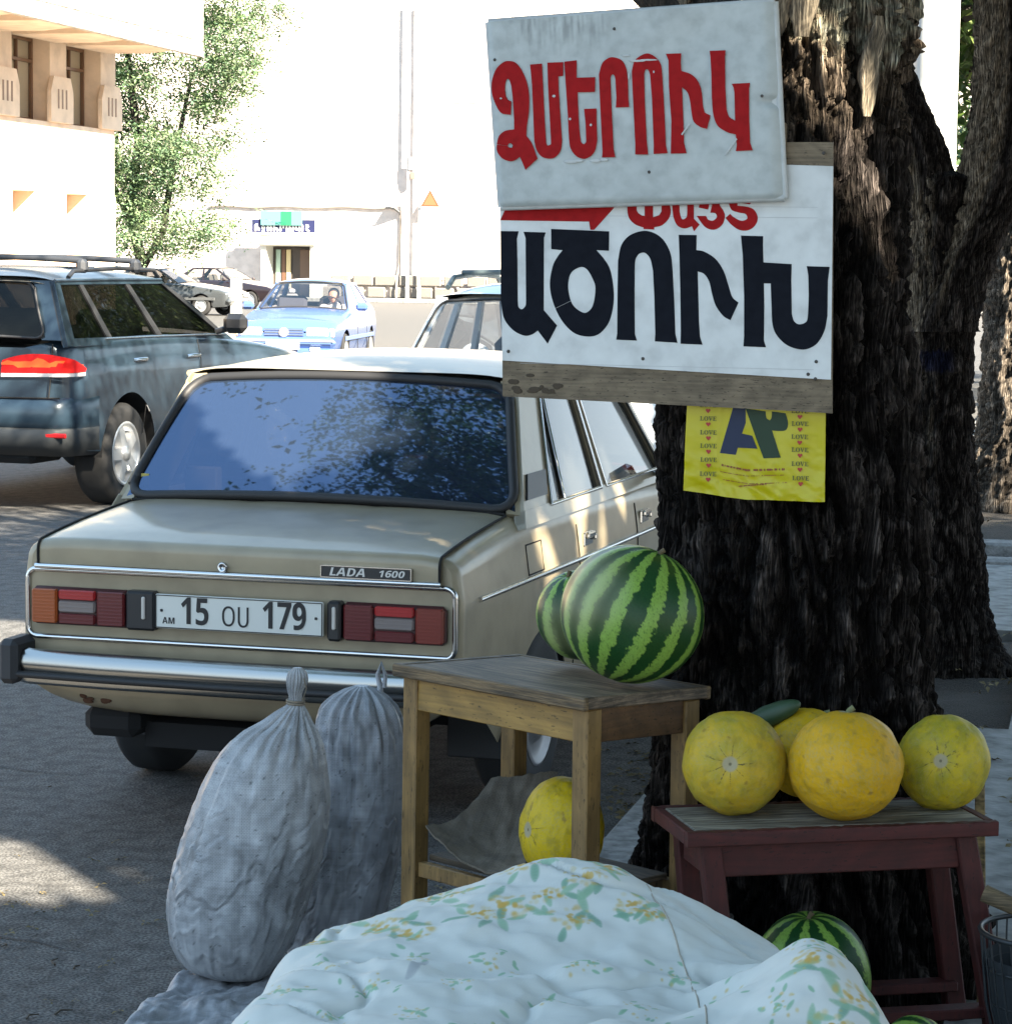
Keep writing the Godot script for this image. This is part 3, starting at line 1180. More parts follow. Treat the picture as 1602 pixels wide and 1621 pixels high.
	for k in 2:
		t = thing("street_tree", far_names[k], "tree", Vector3(-0.4, 0.0, -25.5 - k * 7.5), 0.0, "old trees along the kerb")
		b = MB.new()
		b.tube([Vector3(0, -0.1, 0), Vector3(0.02, 1.2, 0), Vector3(0.05, 2.6, 0), Vector3(0, 3.6, 0)], [0.34, 0.28, 0.24, 0.2], 16)
		part(b, "trunk", rough_mat("limb_bark", lin(0.09, 0.075, 0.06), 0.95, t_bark, Vector3(3, 1.5, 3), t_fine, 0.8), t)
		ends = limbs(t, Vector3(0, 3.5, 0), 9, 3.4, 0.55, 0.12, twig, Vector3.ZERO, 2.9)
		crown(t, scatter(ends, 40, 0.5, 2.5), 0.15, leaf, false)
	# --- trees of the inner row, to the right of the picture: their crowns shade the stall
	var names := ["tree of the inner row beside the stall, right of the view", "tree of the inner row nearest the street corner, right of the view", "tree of the inner row behind the viewer", "tree of the inner row farthest from the kerb, right of the view", "tree of the inner row between the stall and the viewer, out to the right", "tree of the inner row level with the forked tree, right of the view"]
	var at := [Vector3(3.0, 0.1, -3.7), Vector3(2.6, 0.1, -6.6), Vector3(4.6, 0.1, 1.6), Vector3(6.0, 0.1, -4.4), Vector3(3.9, 0.1, -0.7), Vector3(4.4, 0.1, -9.2)]
	for k in 6:
		t = thing("street_tree", names[k], "tree", at[k], 0.0, "shade trees of the inner row")
		b = MB.new()
		b.tube([Vector3(0, -0.1, 0), Vector3(0.02, 1.2, 0), Vector3(0.05, 2.6, 0), Vector3(0, 3.8, 0)], [0.30, 0.24, 0.21, 0.18], 16)
		part(b, "trunk", rough_mat("limb_bark", lin(0.09, 0.075, 0.06), 0.95, t_bark, Vector3(3, 1.5, 3), t_fine, 0.8), t)
		ends = limbs(t, Vector3(0, 3.7, 0), 9, 3.4, 0.7, 0.12, twig)
		var leaves := scatter(ends, 58, 0.50, 3.3)
		if k == 0 or k == 4:
			# twigs that reach over the stall, so that it lies in unbroken shade
			for q in [[-1.3, 2.28, -5.65], [-1.15, 2.25, -5.65], [-1.0, 2.28, -5.65], [-0.85, 2.2, -5.65], [-1.3, 2.0, -5.65], [-1.15, 2.0, -5.65], [-1.0, 2.05, -5.65], [-0.82, 2.0, -5.65], [-1.3, 1.7, -5.69], [-1.1, 1.75, -5.69], [-0.9, 1.75, -5.69], [-0.68, 1.72, -5.69], [-0.68, 1.9, -5.69], [-0.7, 1.45, -5.7], [-1.0, 0.65, -4.9], [-0.7, 0.6, -4.7], [-0.4, 0.6, -4.4], [-1.3, 0.5, -4.7], [-1.9, 0.6, -5.6], [-1.95, 0.3, -5.55], [-1.75, 0.7, -5.9], [-1.2, 0.9, -5.5], [-0.9, 1.1, -5.45], [-0.5, 0.75, -5.3], [-0.3, 0.7, -5.5], [-0.7, 1.1, -5.7], [-0.6, 1.5, -5.75]]:
				var dir := SUN.normalized()
				var up := rng.randf_range(4.6, 6.4)
				var c: Vector3 = Vector3(q[0], q[1], q[2])
				c += dir * ((up - c.y) / dir.y)
				for j in 40:
					leaves.append(c - at[k] + Vector3(rng.randfn(), rng.randfn() * 0.8, rng.randfn()) * 0.17)
		crown(t, leaves, 0.13, leaf, true)

func build_far_trees() -> void:
	var bark := rough_mat("limb_bark", lin(0.09, 0.075, 0.06), 0.95, t_bark, Vector3(3, 1.5, 3), t_fine, 0.8)
	var leaf := leaf_mat("far_leaf", lin(0.11, 0.165, 0.095))
	# the tall leafy tree beside the left building
	var t := thing("leafy_tree", "tall sunlit leafy tree beside the pale building on the left", "tree", Vector3(-28.3, 0.0, -71.0))
	var b := MB.new()
	b.tube([Vector3(0.9, 0, 0), Vector3(1.0, 1.6, 0), Vector3(0.7, 3.0, 0.2), Vector3(0.9, 5.0, 0), Vector3(0.5, 8.0, 0), Vector3(0.4, 11.0, 0)], [0.20, 0.17, 0.14, 0.12, 0.08, 0.03], 10)
	b.tube([Vector3(1.0, 1.4, 0), Vector3(1.7, 2.4, 0.2), Vector3(2.1, 4.5, 0.3), Vector3(2.6, 7.0, 0.2)], [0.13, 0.11, 0.09, 0.04], 8)
	b.tube([Vector3(0.75, 2.8, 0.2), Vector3(-0.2, 4.4, 0.2), Vector3(-0.8, 7.0, 0.3)], [0.11, 0.08, 0.04], 8)
	part(b, "trunk", bark, t)
	var spots := []
	# clumps inside a tall crown, wide at half height
	var right := [[2.0, 3.3], [3.0, 4.2], [4.5, 3.5], [5.5, 4.0], [7.0, 4.6], [9.0, 5.0], [11.0, 4.8], [13.0, 2.5]]
	for k in 470:
		var y := rng.randf_range(1.9, 13.0)
		var e := cv(right, y)
		var x := rng.randf_range(-3.0, e - 0.5)
		var z := rng.randf_range(-2.4, 2.4)
		var c := Vector3(x, y, z)
		var n := rng.randi_range(60, 110)
		for j in n:
			spots.append(c + Vector3(rng.randfn() * 0.42, rng.randfn() * 0.26, rng.randfn() * 0.42))
	crown(t, spots, 0.115, leaf, false)
	# greenery far behind the trunks on the right
	t = thing("leafy_tree", "bright green foliage seen between the white pole and the trunks on the right", "tree", Vector3(-1.2, 0.0, -40.0))
	b = MB.new()
	b.tube([Vector3(0, 0, 0), Vector3(0, 2.5, 0), Vector3(0.2, 6.0, 0)], [0.25, 0.2, 0.08], 10)
	part(b, "trunk", bark, t)
	spots = []
	for k in 130:
		var a := rng.randf() * TAU
		var r := sqrt(rng.randf()) * 3.0
		var c := Vector3(cos(a) * r, rng.randf_range(1.4, 8.0), sin(a) * r)
		for j in 70:
			spots.append(c + Vector3(rng.randfn() * 0.4, rng.randfn() * 0.3, rng.randfn() * 0.4))
	crown(t, spots, 0.12, leaf, false)

# ------------------------------------------------------------------ poles and road signs
func build_posts() -> void:
	var white := rough_mat("white_pole_paint", lin(0.74, 0.74, 0.72), 0.45, t_blotch, Vector3(1, 0.3, 1))
	var o := thing("pole", "broad white painted pole between the forked tree's stems", "pole", Vector3(-0.909, 0.1, -13.6))
	var b := MB.new()
	b.lathe([Vector2(0.145, -0.1), Vector2(0.145, 0.25), Vector2(0.118, 0.30), Vector2(0.115, 3.0), Vector2(0.09, 7.0), Vector2(0.0, 7.0)], 28)
	part(b, "shaft", white, o)
	b = MB.new()
	b.lathe([Vector2(0.20, 0.0), Vector2(0.20, 0.05), Vector2(0.145, 0.06)], 24)
	part(b, "foot", white, o)
	# two lamp posts in front of the stone building
	var labels := ["thin white lamp post left of the orange warning triangles, with a small meter box", "thin white lamp post right of the meter box, between the warning triangles"]
	for k in 2:
		o = thing("lamp_post", labels[k], "lamp post", Vector3(-28.62 + k * 0.50, 0.0, -105.05), 0.0, "white posts in front of the stone building")
		b = MB.new()
		b.lathe([Vector2(0.09, 0.0), Vector2(0.09, 0.6), Vector2(0.065, 0.7), Vector2(0.05, 12.5), Vector2(0.0, 12.5)], 14)
		part(b, "shaft", white, o)
	o = thing("meter_box", "small grey box strapped between the two white lamp posts", "box", Vector3(-28.38, 5.45, -105.0))
	part(boxm(Vector3(0.46, 0.55, 0.16), Vector3(0, 0.28, 0), 0.02), "case", mat("box_grey", lin(0.25, 0.24, 0.24), 0.6), o)
	part(boxm(Vector3(0.30, 0.06, 0.03), Vector3(0, 0.30, 0.09), 0.01), "plate", white, o)
	part(boxm(Vector3(0.20, 0.30, 0.14), Vector3(-0.03, -0.22, 0), 0.02), "terminal_cover", mat("box_brown", lin(0.22, 0.15, 0.12), 0.6), o)
	var lab2 := ["orange warning triangle on the right-hand white lamp post", "dark-backed warning triangle on the left-hand white lamp post"]
	for k in 2:
		o = thing("warning_sign", lab2[k], "sign", Vector3(-27.62 if k == 0 else -28.98, 3.95, -104.85), 0.0 if k == 0 else 0.5, "triangular warning signs on the white posts")
		b = MB.new()
		b.prism(PackedVector2Array([Vector2(-0.40, 0.0), Vector2(0.40, 0.0), Vector2(0.0, 0.70)]), -0.015, 0.015)
		part(b, "plate", mat("sign_red" if k == 0 else "sign_back", lin(0.16, 0.05, 0.02) if k == 0 else lin(0.16, 0.13, 0.12), 0.6), o)
		b = MB.new()
		b.prism(PackedVector2Array([Vector2(-0.29, 0.06), Vector2(0.29, 0.06), Vector2(0.0, 0.57)]), 0.016, 0.02)
		part(b, "face", mat("sign_yellow" if k == 0 else "sign_back2", lin(0.22, 0.095, 0.04) if k == 0 else lin(0.22, 0.18, 0.16), 0.6), o)
		part(boxm(Vector3(0.9, 0.06, 0.05), Vector3(0, 0.03, -0.04), 0.0), "bracket", mat("sign_back", lin(0.16, 0.13, 0.12), 0.6), o)
	o = thing("post", "short white block-shaped post beside the blue car, in front of the silver car", "post", Vector3(-25.6, 0.0, -74.4))
	part(boxm(Vector3(0.30, 1.16, 0.30), Vector3(0, 0.58, 0), 0.03), "block", white, o)
	part(boxm(Vector3(0.36, 0.10, 0.36), Vector3(0, 1.19, 0), 0.03), "cap", white, o)

# ------------------------------------------------------------------ vehicles
# Local axes of a vehicle: x to its right, y up, its nose towards -z, the origin on the road under the rear axle.

func end_shrink(sp: Dictionary, z: float) -> float:
	var s := 0.0
	for e in [[sp.zr, sp.get("rr", 0.08), 1.0], [sp.zf, sp.get("rf", 0.10), -1.0]]:
		var d: float = absf(e[0] - z)
		if d < e[1]:
			var t: float = (e[1] - d) / e[1]
			s = maxf(s, e[1] * (1.0 - sqrt(maxf(0.0, 1.0 - t * t))))
	return s

func half_ring(sp: Dictionary, z: float) -> PackedVector3Array:
	var s := end_shrink(sp, z)
	var w: float = cvs(sp.W, z) - s
	var yb: float = cv(sp.YB, z) + s * 0.4
	for wz in sp.wheels:
		var d: float = absf(z - wz)
		if d < sp.arch:
			yb = maxf(yb, sp.wr + sqrt(sp.arch * sp.arch - d * d) * sp.get("archk", 1.0))
	var ys: float = cvs(sp.YS, z)
	var yd: float = cvs(sp.YD, z) - s * sp.get("endtop", 0.5)
	var sh: float = sp.get("shoulder", 0.08)
	ys = minf(ys, yd - 0.02)
	var out := PackedVector3Array()
	var crease: float = sp.get("crease", 0.76)
	for k in 15:
		var y := lerpf(minf(yb, ys - 0.01), ys, k / 14.0)
		var x := w
		x -= sp.get("tuck", 0.05) * pow(clampf((0.62 - y) / 0.36, 0.0, 1.2), 2.0)
		if y > crease:
			x -= sp.get("lean", 0.10) * (y - crease)
		out.append(Vector3(x, y, z))
	var xs := out[14].x
	for k in range(1, 8):
		var a := PI / 2 * k / 7.0
		out.append(Vector3(xs - sh * (1.0 - cos(a)), ys + (yd - ys) * sin(a), z))
	return out

func mirrored(r: PackedVector3Array) -> PackedVector3Array:
	var o := PackedVector3Array()
	for p in r:
		o.append(Vector3(-p.x, p.y, p.z))
	return o

func car_body(sp: Dictionary, root: Node3D) -> MeshInstance3D:
	var zs := []
	var z: float = sp.zr
	while z > sp.zf:
		zs.append(z)
		var st := 0.06
		for wz in sp.wheels:
			if absf(absf(z - wz) - sp.arch) < 0.07:
				st = 0.012
			elif absf(z - wz) < sp.arch:
				st = 0.035
		if absf(sp.zr - z) < 0.12 or absf(sp.zf - z) < 0.14:
			st = 0.01
		z -= st
	zs.append(sp.zf)
	var right := []
	var left := []
	var rd := []
	var fd := []
	for q in zs:
		var h := half_ring(sp, q)
		right.append(h)
		left.append(mirrored(h))
		var e := h[21]
		if q >= sp.cab_r or q <= sp.cab_f:
			var row := PackedVector3Array()
			for k in 13:
				var u := k / 6.0 - 1.0
				row.append(Vector3(e.x * u, e.y + sp.get("deckcrown", 0.012) * (1.0 - u * u), q))
			if q >= sp.cab_r:
				rd.append(row)
			else:
				fd.append(row)
	var b := MB.new()
	b.grid(right, false, Vector3(1, 0.3, 0))
	b.grid(left, false, Vector3(-1, 0.3, 0))
	if rd.size() > 1:
		b.grid(rd, false, Vector3.UP)
	if fd.size() > 1:
		b.grid(fd, false, Vector3.UP)
	for e in [0, zs.size() - 1]:
		var ring := PackedVector3Array()
		ring.append_array(right[e])
		for k in 22:
			ring.append(left[e][21 - k])
		b.cap(ring, Vector3(0, 0, 1.0 if e == 0 else -1.0))
	var body := part(b, "body", sp.paint, root)
	# dark wells over the wheels and the floor pan
	for wz in sp.wheels:
		for s in [-1.0, 1.0]:
			var rows := []
			for k in 13:
				var a := PI * k / 12.0
				var c := Vector3(0, sp.wr + sin(a) * (sp.arch + 0.004) * sp.get("archk", 1.0), wz + cos(a) * (sp.arch + 0.004))
				var w: float = cvs(sp.W, wz) - 0.012
				rows.append(PackedVector3Array([c + Vector3(s * w, 0, 0), c + Vector3(s * (w - 0.34), 0, 0)]))
			var wb := MB.new()
			wb.grid(rows, false, Vector3.DOWN)
			part(wb, "wheel_well", mat("underseal", lin(0.012, 0.012, 0.013), 0.95), root)
	var fl := MB.new()
	var wm: float = cvs(sp.W, 0.0) - 0.36
	fl.box(Vector3(wm * 2, 0.08, absf(sp.zr - sp.zf) - 0.3), Vector3(0, sp.get("floor", 0.30), (sp.zr + sp.zf) / 2), 0.0)
	part(fl, "floor_pan", mat("underseal", lin(0.012, 0.012, 0.013), 0.95), root)
	return body

func bow(a: Vector3, b: Vector3, c: Vector3, d: Vector3, u: float, v: float, nrm: Vector3, k: float) -> Vector3:
	var p := a.lerp(b, u).lerp(d.lerp(c, u), v)
	return p + nrm * k * 4.0 * (u * (1.0 - u) * 0.75 + v * (1.0 - v) * 0.25)

# a gently bowed sheet a-b (bottom) c-d (top right, top left)
func sheet(b: MB, a: Vector3, bb: Vector3, c: Vector3, d: Vector3, nrm: Vector3, k := 0.0, n := 8) -> void:
	var rows := []
	for r in n + 1:
		var row := PackedVector3Array()
		for q in n + 1:
			row.append(bow(a, bb, c, d, float(q) / n, float(r) / n, nrm, k))
		rows.append(row)
	b.grid(rows, false, nrm)

# a slab: the sheet and its back, joined round the rim
func slab(b: MB, a: Vector3, bb: Vector3, c: Vector3, d: Vector3, nrm: Vector3, th: float) -> void:
	var m := (a + bb + c + d) / 4.0 - nrm * th * 0.5
	var o := -nrm * th
	b.quad(a, bb, c, d, m)
	b.quad(a + o, bb + o, c + o, d + o, m)
	b.quad(a, bb, bb + o, a + o, m)
	b.quad(bb, c, c + o, bb + o, m)
	b.quad(c, d, d + o, c + o, m)
	b.quad(d, a, a + o, d + o, m)

func greenhouse(sp: Dictionary, root: Node3D) -> void:
	var g: Dictionary = sp.g
	var Rb: Vector3 = g.Rb; var Rt: Vector3 = g.Rt; var Ft: Vector3 = g.Ft; var Fb: Vector3 = g.Fb
	var mir := Vector3(-1, 1, 1)
	var th := 0.035
	for s in [1.0, -1.0]:
		var m := Vector3(s, 1, 1)
		var nrm := Vector3(s, 0.25, 0).normalized()
		var P := func(t: float, h: float) -> Vector3:
			var bb := Rb.lerp(Fb, t)
			var tt := Rt.lerp(Ft, t)
			return bb.lerp(tt, h) * m
		var pill := MB.new()
		for p in g.pillars:   # [bottom from, bottom to, top from, top to]
			pill = MB.new()
			slab(pill, P.call(p[0], -0.06), P.call(p[1], -0.06), Rb.lerp(Fb, p[3]).lerp(Rt.lerp(Ft, p[3]), 1.0) * m, Rb.lerp(Fb, p[2]).lerp(Rt.lerp(Ft, p[2]), 1.0) * m, nrm, th)
			part(pill, "pillar", sp.paint if not g.get("dark_pillars", false) else mat("black_trim", lin(0.02, 0.02, 0.022), 0.4), root)
		var rail := MB.new()
		slab(rail, P.call(0.0, 0.93) + nrm * 0.003, P.call(1.0, 0.93) + nrm * 0.003, P.call(1.0, 1.01) + nrm * 0.003, P.call(0.0, 1.01) + nrm * 0.003, nrm, th)
		slab(rail, P.call(0.0, -0.10) + nrm * 0.004, P.call(1.0, -0.10) + nrm * 0.004, P.call(1.0, 0.03) + nrm * 0.004, P.call(0.0, 0.03) + nrm * 0.004, nrm, th)
		part(rail, "window_rail", sp.paint, root)
		for k in g.pillars.size() - 1:
			var p = g.pillars[k]
			var q = g.pillars[k + 1]
			var gb := MB.new()
			var o := -nrm * 0.012
			sheet(gb, P.call(p[1], 0.0) + o, P.call(q[0], 0.0) + o, (Rb.lerp(Fb, q[2]).lerp(Rt.lerp(Ft, q[2]), 0.95)) * m + o, (Rb.lerp(Fb, p[3]).lerp(Rt.lerp(Ft, p[3]), 0.95)) * m + o, nrm, 0.006)
			part(gb, "side_window", sp.glass, root)
			if g.get("chrome", false):
				var fr := MB.new()
				var c4 := [P.call(p[1], 0.015), P.call(q[0], 0.015), Rb.lerp(Fb, q[2]).lerp(Rt.lerp(Ft, q[2]), 0.93) * m, Rb.lerp(Fb, p[3]).lerp(Rt.lerp(Ft, p[3]), 0.93) * m]
				for e in 4:
					fr.tube([c4[e] + nrm * 0.004, c4[(e + 1) % 4] + nrm * 0.004], 0.006, 6)
				part(fr, "window_trim", mat("chrome", lin(0.62, 0.62, 0.62), 0.18, 1.0), root)
	# roof
	var rows := []
	for r in 17:
		var u := r / 16.0
		var e := Rt.lerp(Ft, u)
		var drop := 0.0
		var row := PackedVector3Array()
		var ends: float = 1.0 - pow(absf(u * 2.0 - 1.0), g.get("roofpow", 3.5))
		for k in 25:
			var v := k / 12.0 - 1.0
			var av := absf(v)
			var y: float = e.y + g.crown * ends * (1.0 - pow(av, 2.6)) + g.get("edge", 0.02) * (1.0 - pow(av, 8.0))
			row.append(Vector3(e.x * v, y, e.z + g.get("rearbow", 0.05) * (1.0 - v * v) * (1.0 - u) - 0.06 * (1.0 - v * v) * u))
		rows.append(row)
	var rb := MB.new()
	rb.grid(rows, false, Vector3.UP)
	part(rb, "roof", sp.paint, root)
	var lin_rows := []
	for r in rows:
		var row := PackedVector3Array()
		for p in r:
			row.append(Vector3(p.x * 0.97, p.y - 0.035, p.z))
		lin_rows.append(row)
	rb = MB.new()
	rb.grid(lin_rows, false, Vector3.DOWN)
	part(rb, "headlining", mat("headlining", lin(0.30, 0.28, 0.24), 0.95), root)
	for s in [1.0, -1.0]:
		var m := Vector3(s, 1, 1)
		rb = MB.new()
		rb.tube([Rt * m + Vector3(s * 0.008, 0.0, 0.0), Rt.lerp(Ft, 0.5) * m + Vector3(s * 0.010, 0.006, 0), Ft * m + Vector3(s * 0.008, 0, 0)], 0.011, 8)
		part(rb, "gutter_rail", g.get("railmat", sp.paint), root)
	# rear window and windscreen, the corners of the panes rounded by their rubber
	for e in [[Rb, Rt, "rear_window", 1.0, sp.get("rearglass", sp.glass)], [Fb, Ft, "windscreen", -1.0, sp.get("frontglass", sp.glass)]]:
		var lo: Vector3 = e[0]
		var hi: Vector3 = e[1]
		var nrm := (hi - lo).cross(Vector3(1, 0, 0)).normalized()
		if nrm.z * e[3] < 0:
			nrm = -nrm
		var bowk: float = g.get("rearbow", 0.05) if e[3] > 0 else 0.07
		var gb := MB.new()
		var f: float = g.get("rearinset", 0.03) if e[3] > 0 else 0.03
		var a := lo * mir + Vector3(f, 0, 0); var c := lo - Vector3(f, 0, 0); var d := hi - Vector3(f, 0, 0); var d2 := hi * mir + Vector3(f, 0, 0)
		var a2 := a.lerp(d2, 0.02); var c2 := c.lerp(d, 0.02); var dd := c.lerp(d, 0.955); var dd2 := a.lerp(d2, 0.955)
		sheet(gb, a2, c2, dd, dd2, nrm, bowk, 14)
		var gl := part(gb, e[2], e[4], root)
		var loop := []
		var rc := 0.075
		var corners := [[0.0, 0.0], [1.0, 0.0], [1.0, 1.0], [0.0, 1.0]]
		var wlen := a2.distance_to(c2)
		var hlen := a2.distance_to(dd2)
		for q in 4:
			for j in 5:
				var an := PI + q * PI / 2 + PI / 2 * j / 4.0
				var cu: float = corners[q][0] * (1.0 - 2.0 * rc / wlen) + rc / wlen + cos(an) * rc / wlen
				var cvv: float = corners[q][1] * (1.0 - 2.0 * rc / hlen) + rc / hlen + sin(an) * rc / hlen
				loop.append([cu, cvv])
				if j == 4:
					var nx: Array = corners[(q + 1) % 4]
					for st in range(1, 10):
						var u2: float = lerpf(cu, nx[0], st / 10.0) if q % 2 == 0 else cu
						var v2: float = lerpf(cvv, nx[1], st / 10.0) if q % 2 == 1 else cvv
						loop.append([clampf(u2, 0.0, 1.0), clampf(v2, 0.0, 1.0)])
		var path := []
		for q in loop:
			path.append(bow(a2, c2, dd, dd2, q[0], q[1], nrm, bowk) + nrm * 0.002)
		path.append(path[0])
		path.append(path[1])
		var rub := MB.new()
		rub.tube(path, g.get("seal", 0.013), 8, false)
		part(rub, "window_seal", mat("rubber", lin(0.018, 0.018, 0.020), 0.6), gl)
		if g.get("chrome", false) and e[3] > 0:
			rub = MB.new()
			var p2 := []
			for q in path:
				p2.append(q + nrm * 0.009)
			rub.tube(p2, 0.0045, 6, false)
			part(rub, "trim", mat("chrome", lin(0.62, 0.62, 0.62), 0.18, 1.0), gl)
		# painted surround that fills between the pane and the body corners
		for s in [-1.0, 1.0]:
			var sur := MB.new()
			var m := Vector3(s, 1, 1)
			slab(sur, lo * m - nrm * 0.004, (lo - Vector3(f + 0.03, 0, 0)) * m + nrm * 0.004, (hi - Vector3(f + 0.03, 0, 0)) * m + nrm * 0.004, hi * m - nrm * 0.004, nrm, 0.03)
			part(sur, "window_surround", sp.paint, root)

func wheels(sp: Dictionary, root: Node3D, tw: float, track: float, spokes := 0) -> void:
	var r: float = sp.wr
	var ty := MB.new()
	ty.lathe([Vector2(r * 0.63, -tw * 0.46), Vector2(r * 0.80, -tw * 0.52), Vector2(r * 0.93, -tw * 0.48), Vector2(r * 0.99, -tw * 0.36), Vector2(r, -tw * 0.2), Vector2(r, tw * 0.2), Vector2(r * 0.99, tw * 0.36), Vector2(r * 0.93, tw * 0.48), Vector2(r * 0.80, tw * 0.52), Vector2(r * 0.63, tw * 0.46)], 40)
	var tm := ty.mesh()
	var rm := MB.new()
	var rr := r * 0.635
	if spokes == 0:
		rm.lathe([Vector2(rr, tw * 0.47), Vector2(rr * 0.93, tw * 0.50), Vector2(rr * 0.86, tw * 0.40), Vector2(rr * 0.60, tw * 0.36), Vector2(rr * 0.50, tw * 0.46), Vector2(rr * 0.30, tw * 0.50), Vector2(0.0, tw * 0.52)], 32)
	else:
		rm.lathe([Vector2(rr, tw * 0.47), Vector2(rr * 0.94, tw * 0.50), Vector2(rr * 0.86, tw * 0.44), Vector2(rr * 0.84, tw * 0.1), Vector2(0.0, tw * 0.1)], 32)
		for k in spokes:
			var a := TAU * k / spokes
			rm.xf = Transform3D(Basis(Vector3.UP, a), Vector3.ZERO)
			rm.poly([Vector3(-rr * 0.20, tw * 0.46, rr * 0.14), Vector3(rr * 0.20, tw * 0.46, rr * 0.14), Vector3(rr * 0.15, tw * 0.44, rr * 0.90), Vector3(-rr * 0.15, tw * 0.44, rr * 0.90)], Vector3.UP)
			for s in [-1.0, 1.0]:
				rm.quad(Vector3(s * rr * 0.20, tw * 0.46, rr * 0.14), Vector3(s * rr * 0.15, tw * 0.44, rr * 0.90), Vector3(s * rr * 0.19, tw * 0.12, rr * 0.90), Vector3(s * rr * 0.24, tw * 0.12, rr * 0.14), Vector3(0, tw * 0.2, rr * 0.5))
		rm.xf = Transform3D()
		rm.lathe([Vector2(rr * 0.26, tw * 0.40), Vector2(rr * 0.22, tw * 0.52), Vector2(0, tw * 0.54)], 20)
	var rmm := rm.mesh()
	for wz in sp.wheels:
		for s in [-1.0, 1.0]:
			var w := reuse(tm, "wheel", mat("tyre", lin(0.022, 0.022, 0.023), 0.85), root, Transform3D(Basis(Vector3.BACK, -s * PI / 2), Vector3(s * track, r, wz)))
			reuse(rmm, "rim", sp.rim, w)

func interior(sp: Dictionary, root: Node3D, seat: Color, zshelf: float, zback: float, zfront: float, zdash: float, half: float, belt: float) -> void:
	var sm := rough_mat("seat_cloth_%s" % root.name, seat, 0.95, t_fine, Vector3(4, 4, 4))
	var dm := mat("dash_black", lin(0.02, 0.02, 0.022), 0.7)
	part(boxm(Vector3(half * 2, 0.05, zshelf - zback), Vector3(0, belt - 0.06, (zshelf + zback) / 2), 0.01), "parcel_shelf", dm, root)
	part(boxm(Vector3(half * 1.9, 0.55, 0.14), Vector3(0, belt - 0.18, zback), 0.05), "rear_seat", sm, root)
	for s in [-1.0, 1.0]:
		var b := MB.new()
		b.xf = Transform3D(Basis(Vector3.RIGHT, 0.22), Vector3(s * half * 0.52, belt - 0.12, zfront))
		b.box(Vector3(half * 0.74, 0.66, 0.12), Vector3.ZERO, 0.05)
		part(b, "front_seat", sm, root)
	part(boxm(Vector3(half * 1.95, 0.22, 0.34), Vector3(0, belt - 0.10, zdash), 0.05), "dashboard", dm, root)
	var w := MB.new()
	var path := []
	for k in 26:
		var a := TAU * k / 24.0
		path.append(Vector3(-half * 0.52 + cos(a) * 0.19, belt + 0.02 + sin(a) * 0.18, zdash + 0.30 + sin(a) * -0.07))
	w.tube(path, 0.013, 8, false)
	part(w, "steering_wheel", dm, root)

func tail_lamp(root: Node3D, s: float) -> void:
	# s = -1 left, +1 right; the amber end lies outside
	var m := Vector3(s, 1, 1)
	var base := MB.new()
	base.box(Vector3(0.327, 0.118, 0.03), Vector3(s * 0.514, 0.690, 0.912), 0.012)
	var o := part(base, "tail_lamp", mat("lamp_housing", lin(0.05, 0.012, 0.012), 0.4), root)
	var lens := func(id: String, c: Color, x0: float, x1: float, y0: float, y1: float) -> void:
		var l := MB.new()
		var w := absf(x1 - x0)
		l.box(Vector3(w - 0.002, y1 - y0 - 0.002, 0.03), Vector3(s * (x0 + x1) / 2, (y0 + y1) / 2, 0.925), 0.006)
		# moulded ribs across the lens
		var n := int((y1 - y0) / 0.010)
		for k in n:
			l.box(Vector3(w - 0.014, 0.005, 0.0012), Vector3(s * (x0 + x1) / 2, y0 + (k + 0.5) * (y1 - y0) / n, 0.9402), 0.0005)
		var lm := mat(id, c, 0.14)
		lm.clearcoat_enabled = true
		lm.clearcoat = 0.6
		part(l, "lens", lm, o)
	var dim := 1.0 if s < 0 else 0.85
	lens.call("lens_amber" if s < 0 else "lens_amber_right", lin(0.34, 0.07, 0.010) if s < 0 else lin(0.19, 0.022, 0.012), 0.585, 0.674, 0.636, 0.744)
	lens.call("lens_red", lin(0.36, 0.008, 0.010), 0.455, 0.583, 0.712, 0.744)
	lens.call("lens_white", lin(0.20, 0.165, 0.155), 0.455, 0.583, 0.672, 0.710)
	lens.call("lens_dark_red", lin(0.11, 0.006, 0.008), 0.455, 0.583, 0.636, 0.670)
	lens.call("lens_dark_red", lin(0.11, 0.006, 0.008), 0.357, 0.453, 0.636, 0.744)
	# black bracket with the number-plate light between lamp and plate
	var bk := MB.new()
	bk.box(Vector3(0.098 if s < 0 else 0.045, 0.122, 0.045), Vector3(-0.305 if s < 0 else 0.328, 0.690, 0.918), 0.008)
	var bo := part(bk, "lamp_bracket", mat("black_trim", lin(0.02, 0.02, 0.022), 0.4), root)
	bk = MB.new()
	bk.box(Vector3(0.012, 0.070, 0.010), Vector3(-0.292 if s < 0 else 0.330, 0.70, 0.942), 0.003)
	part(bk, "plate_light", mat("lamp_white", lin(0.55, 0.52, 0.48), 0.3), bo)

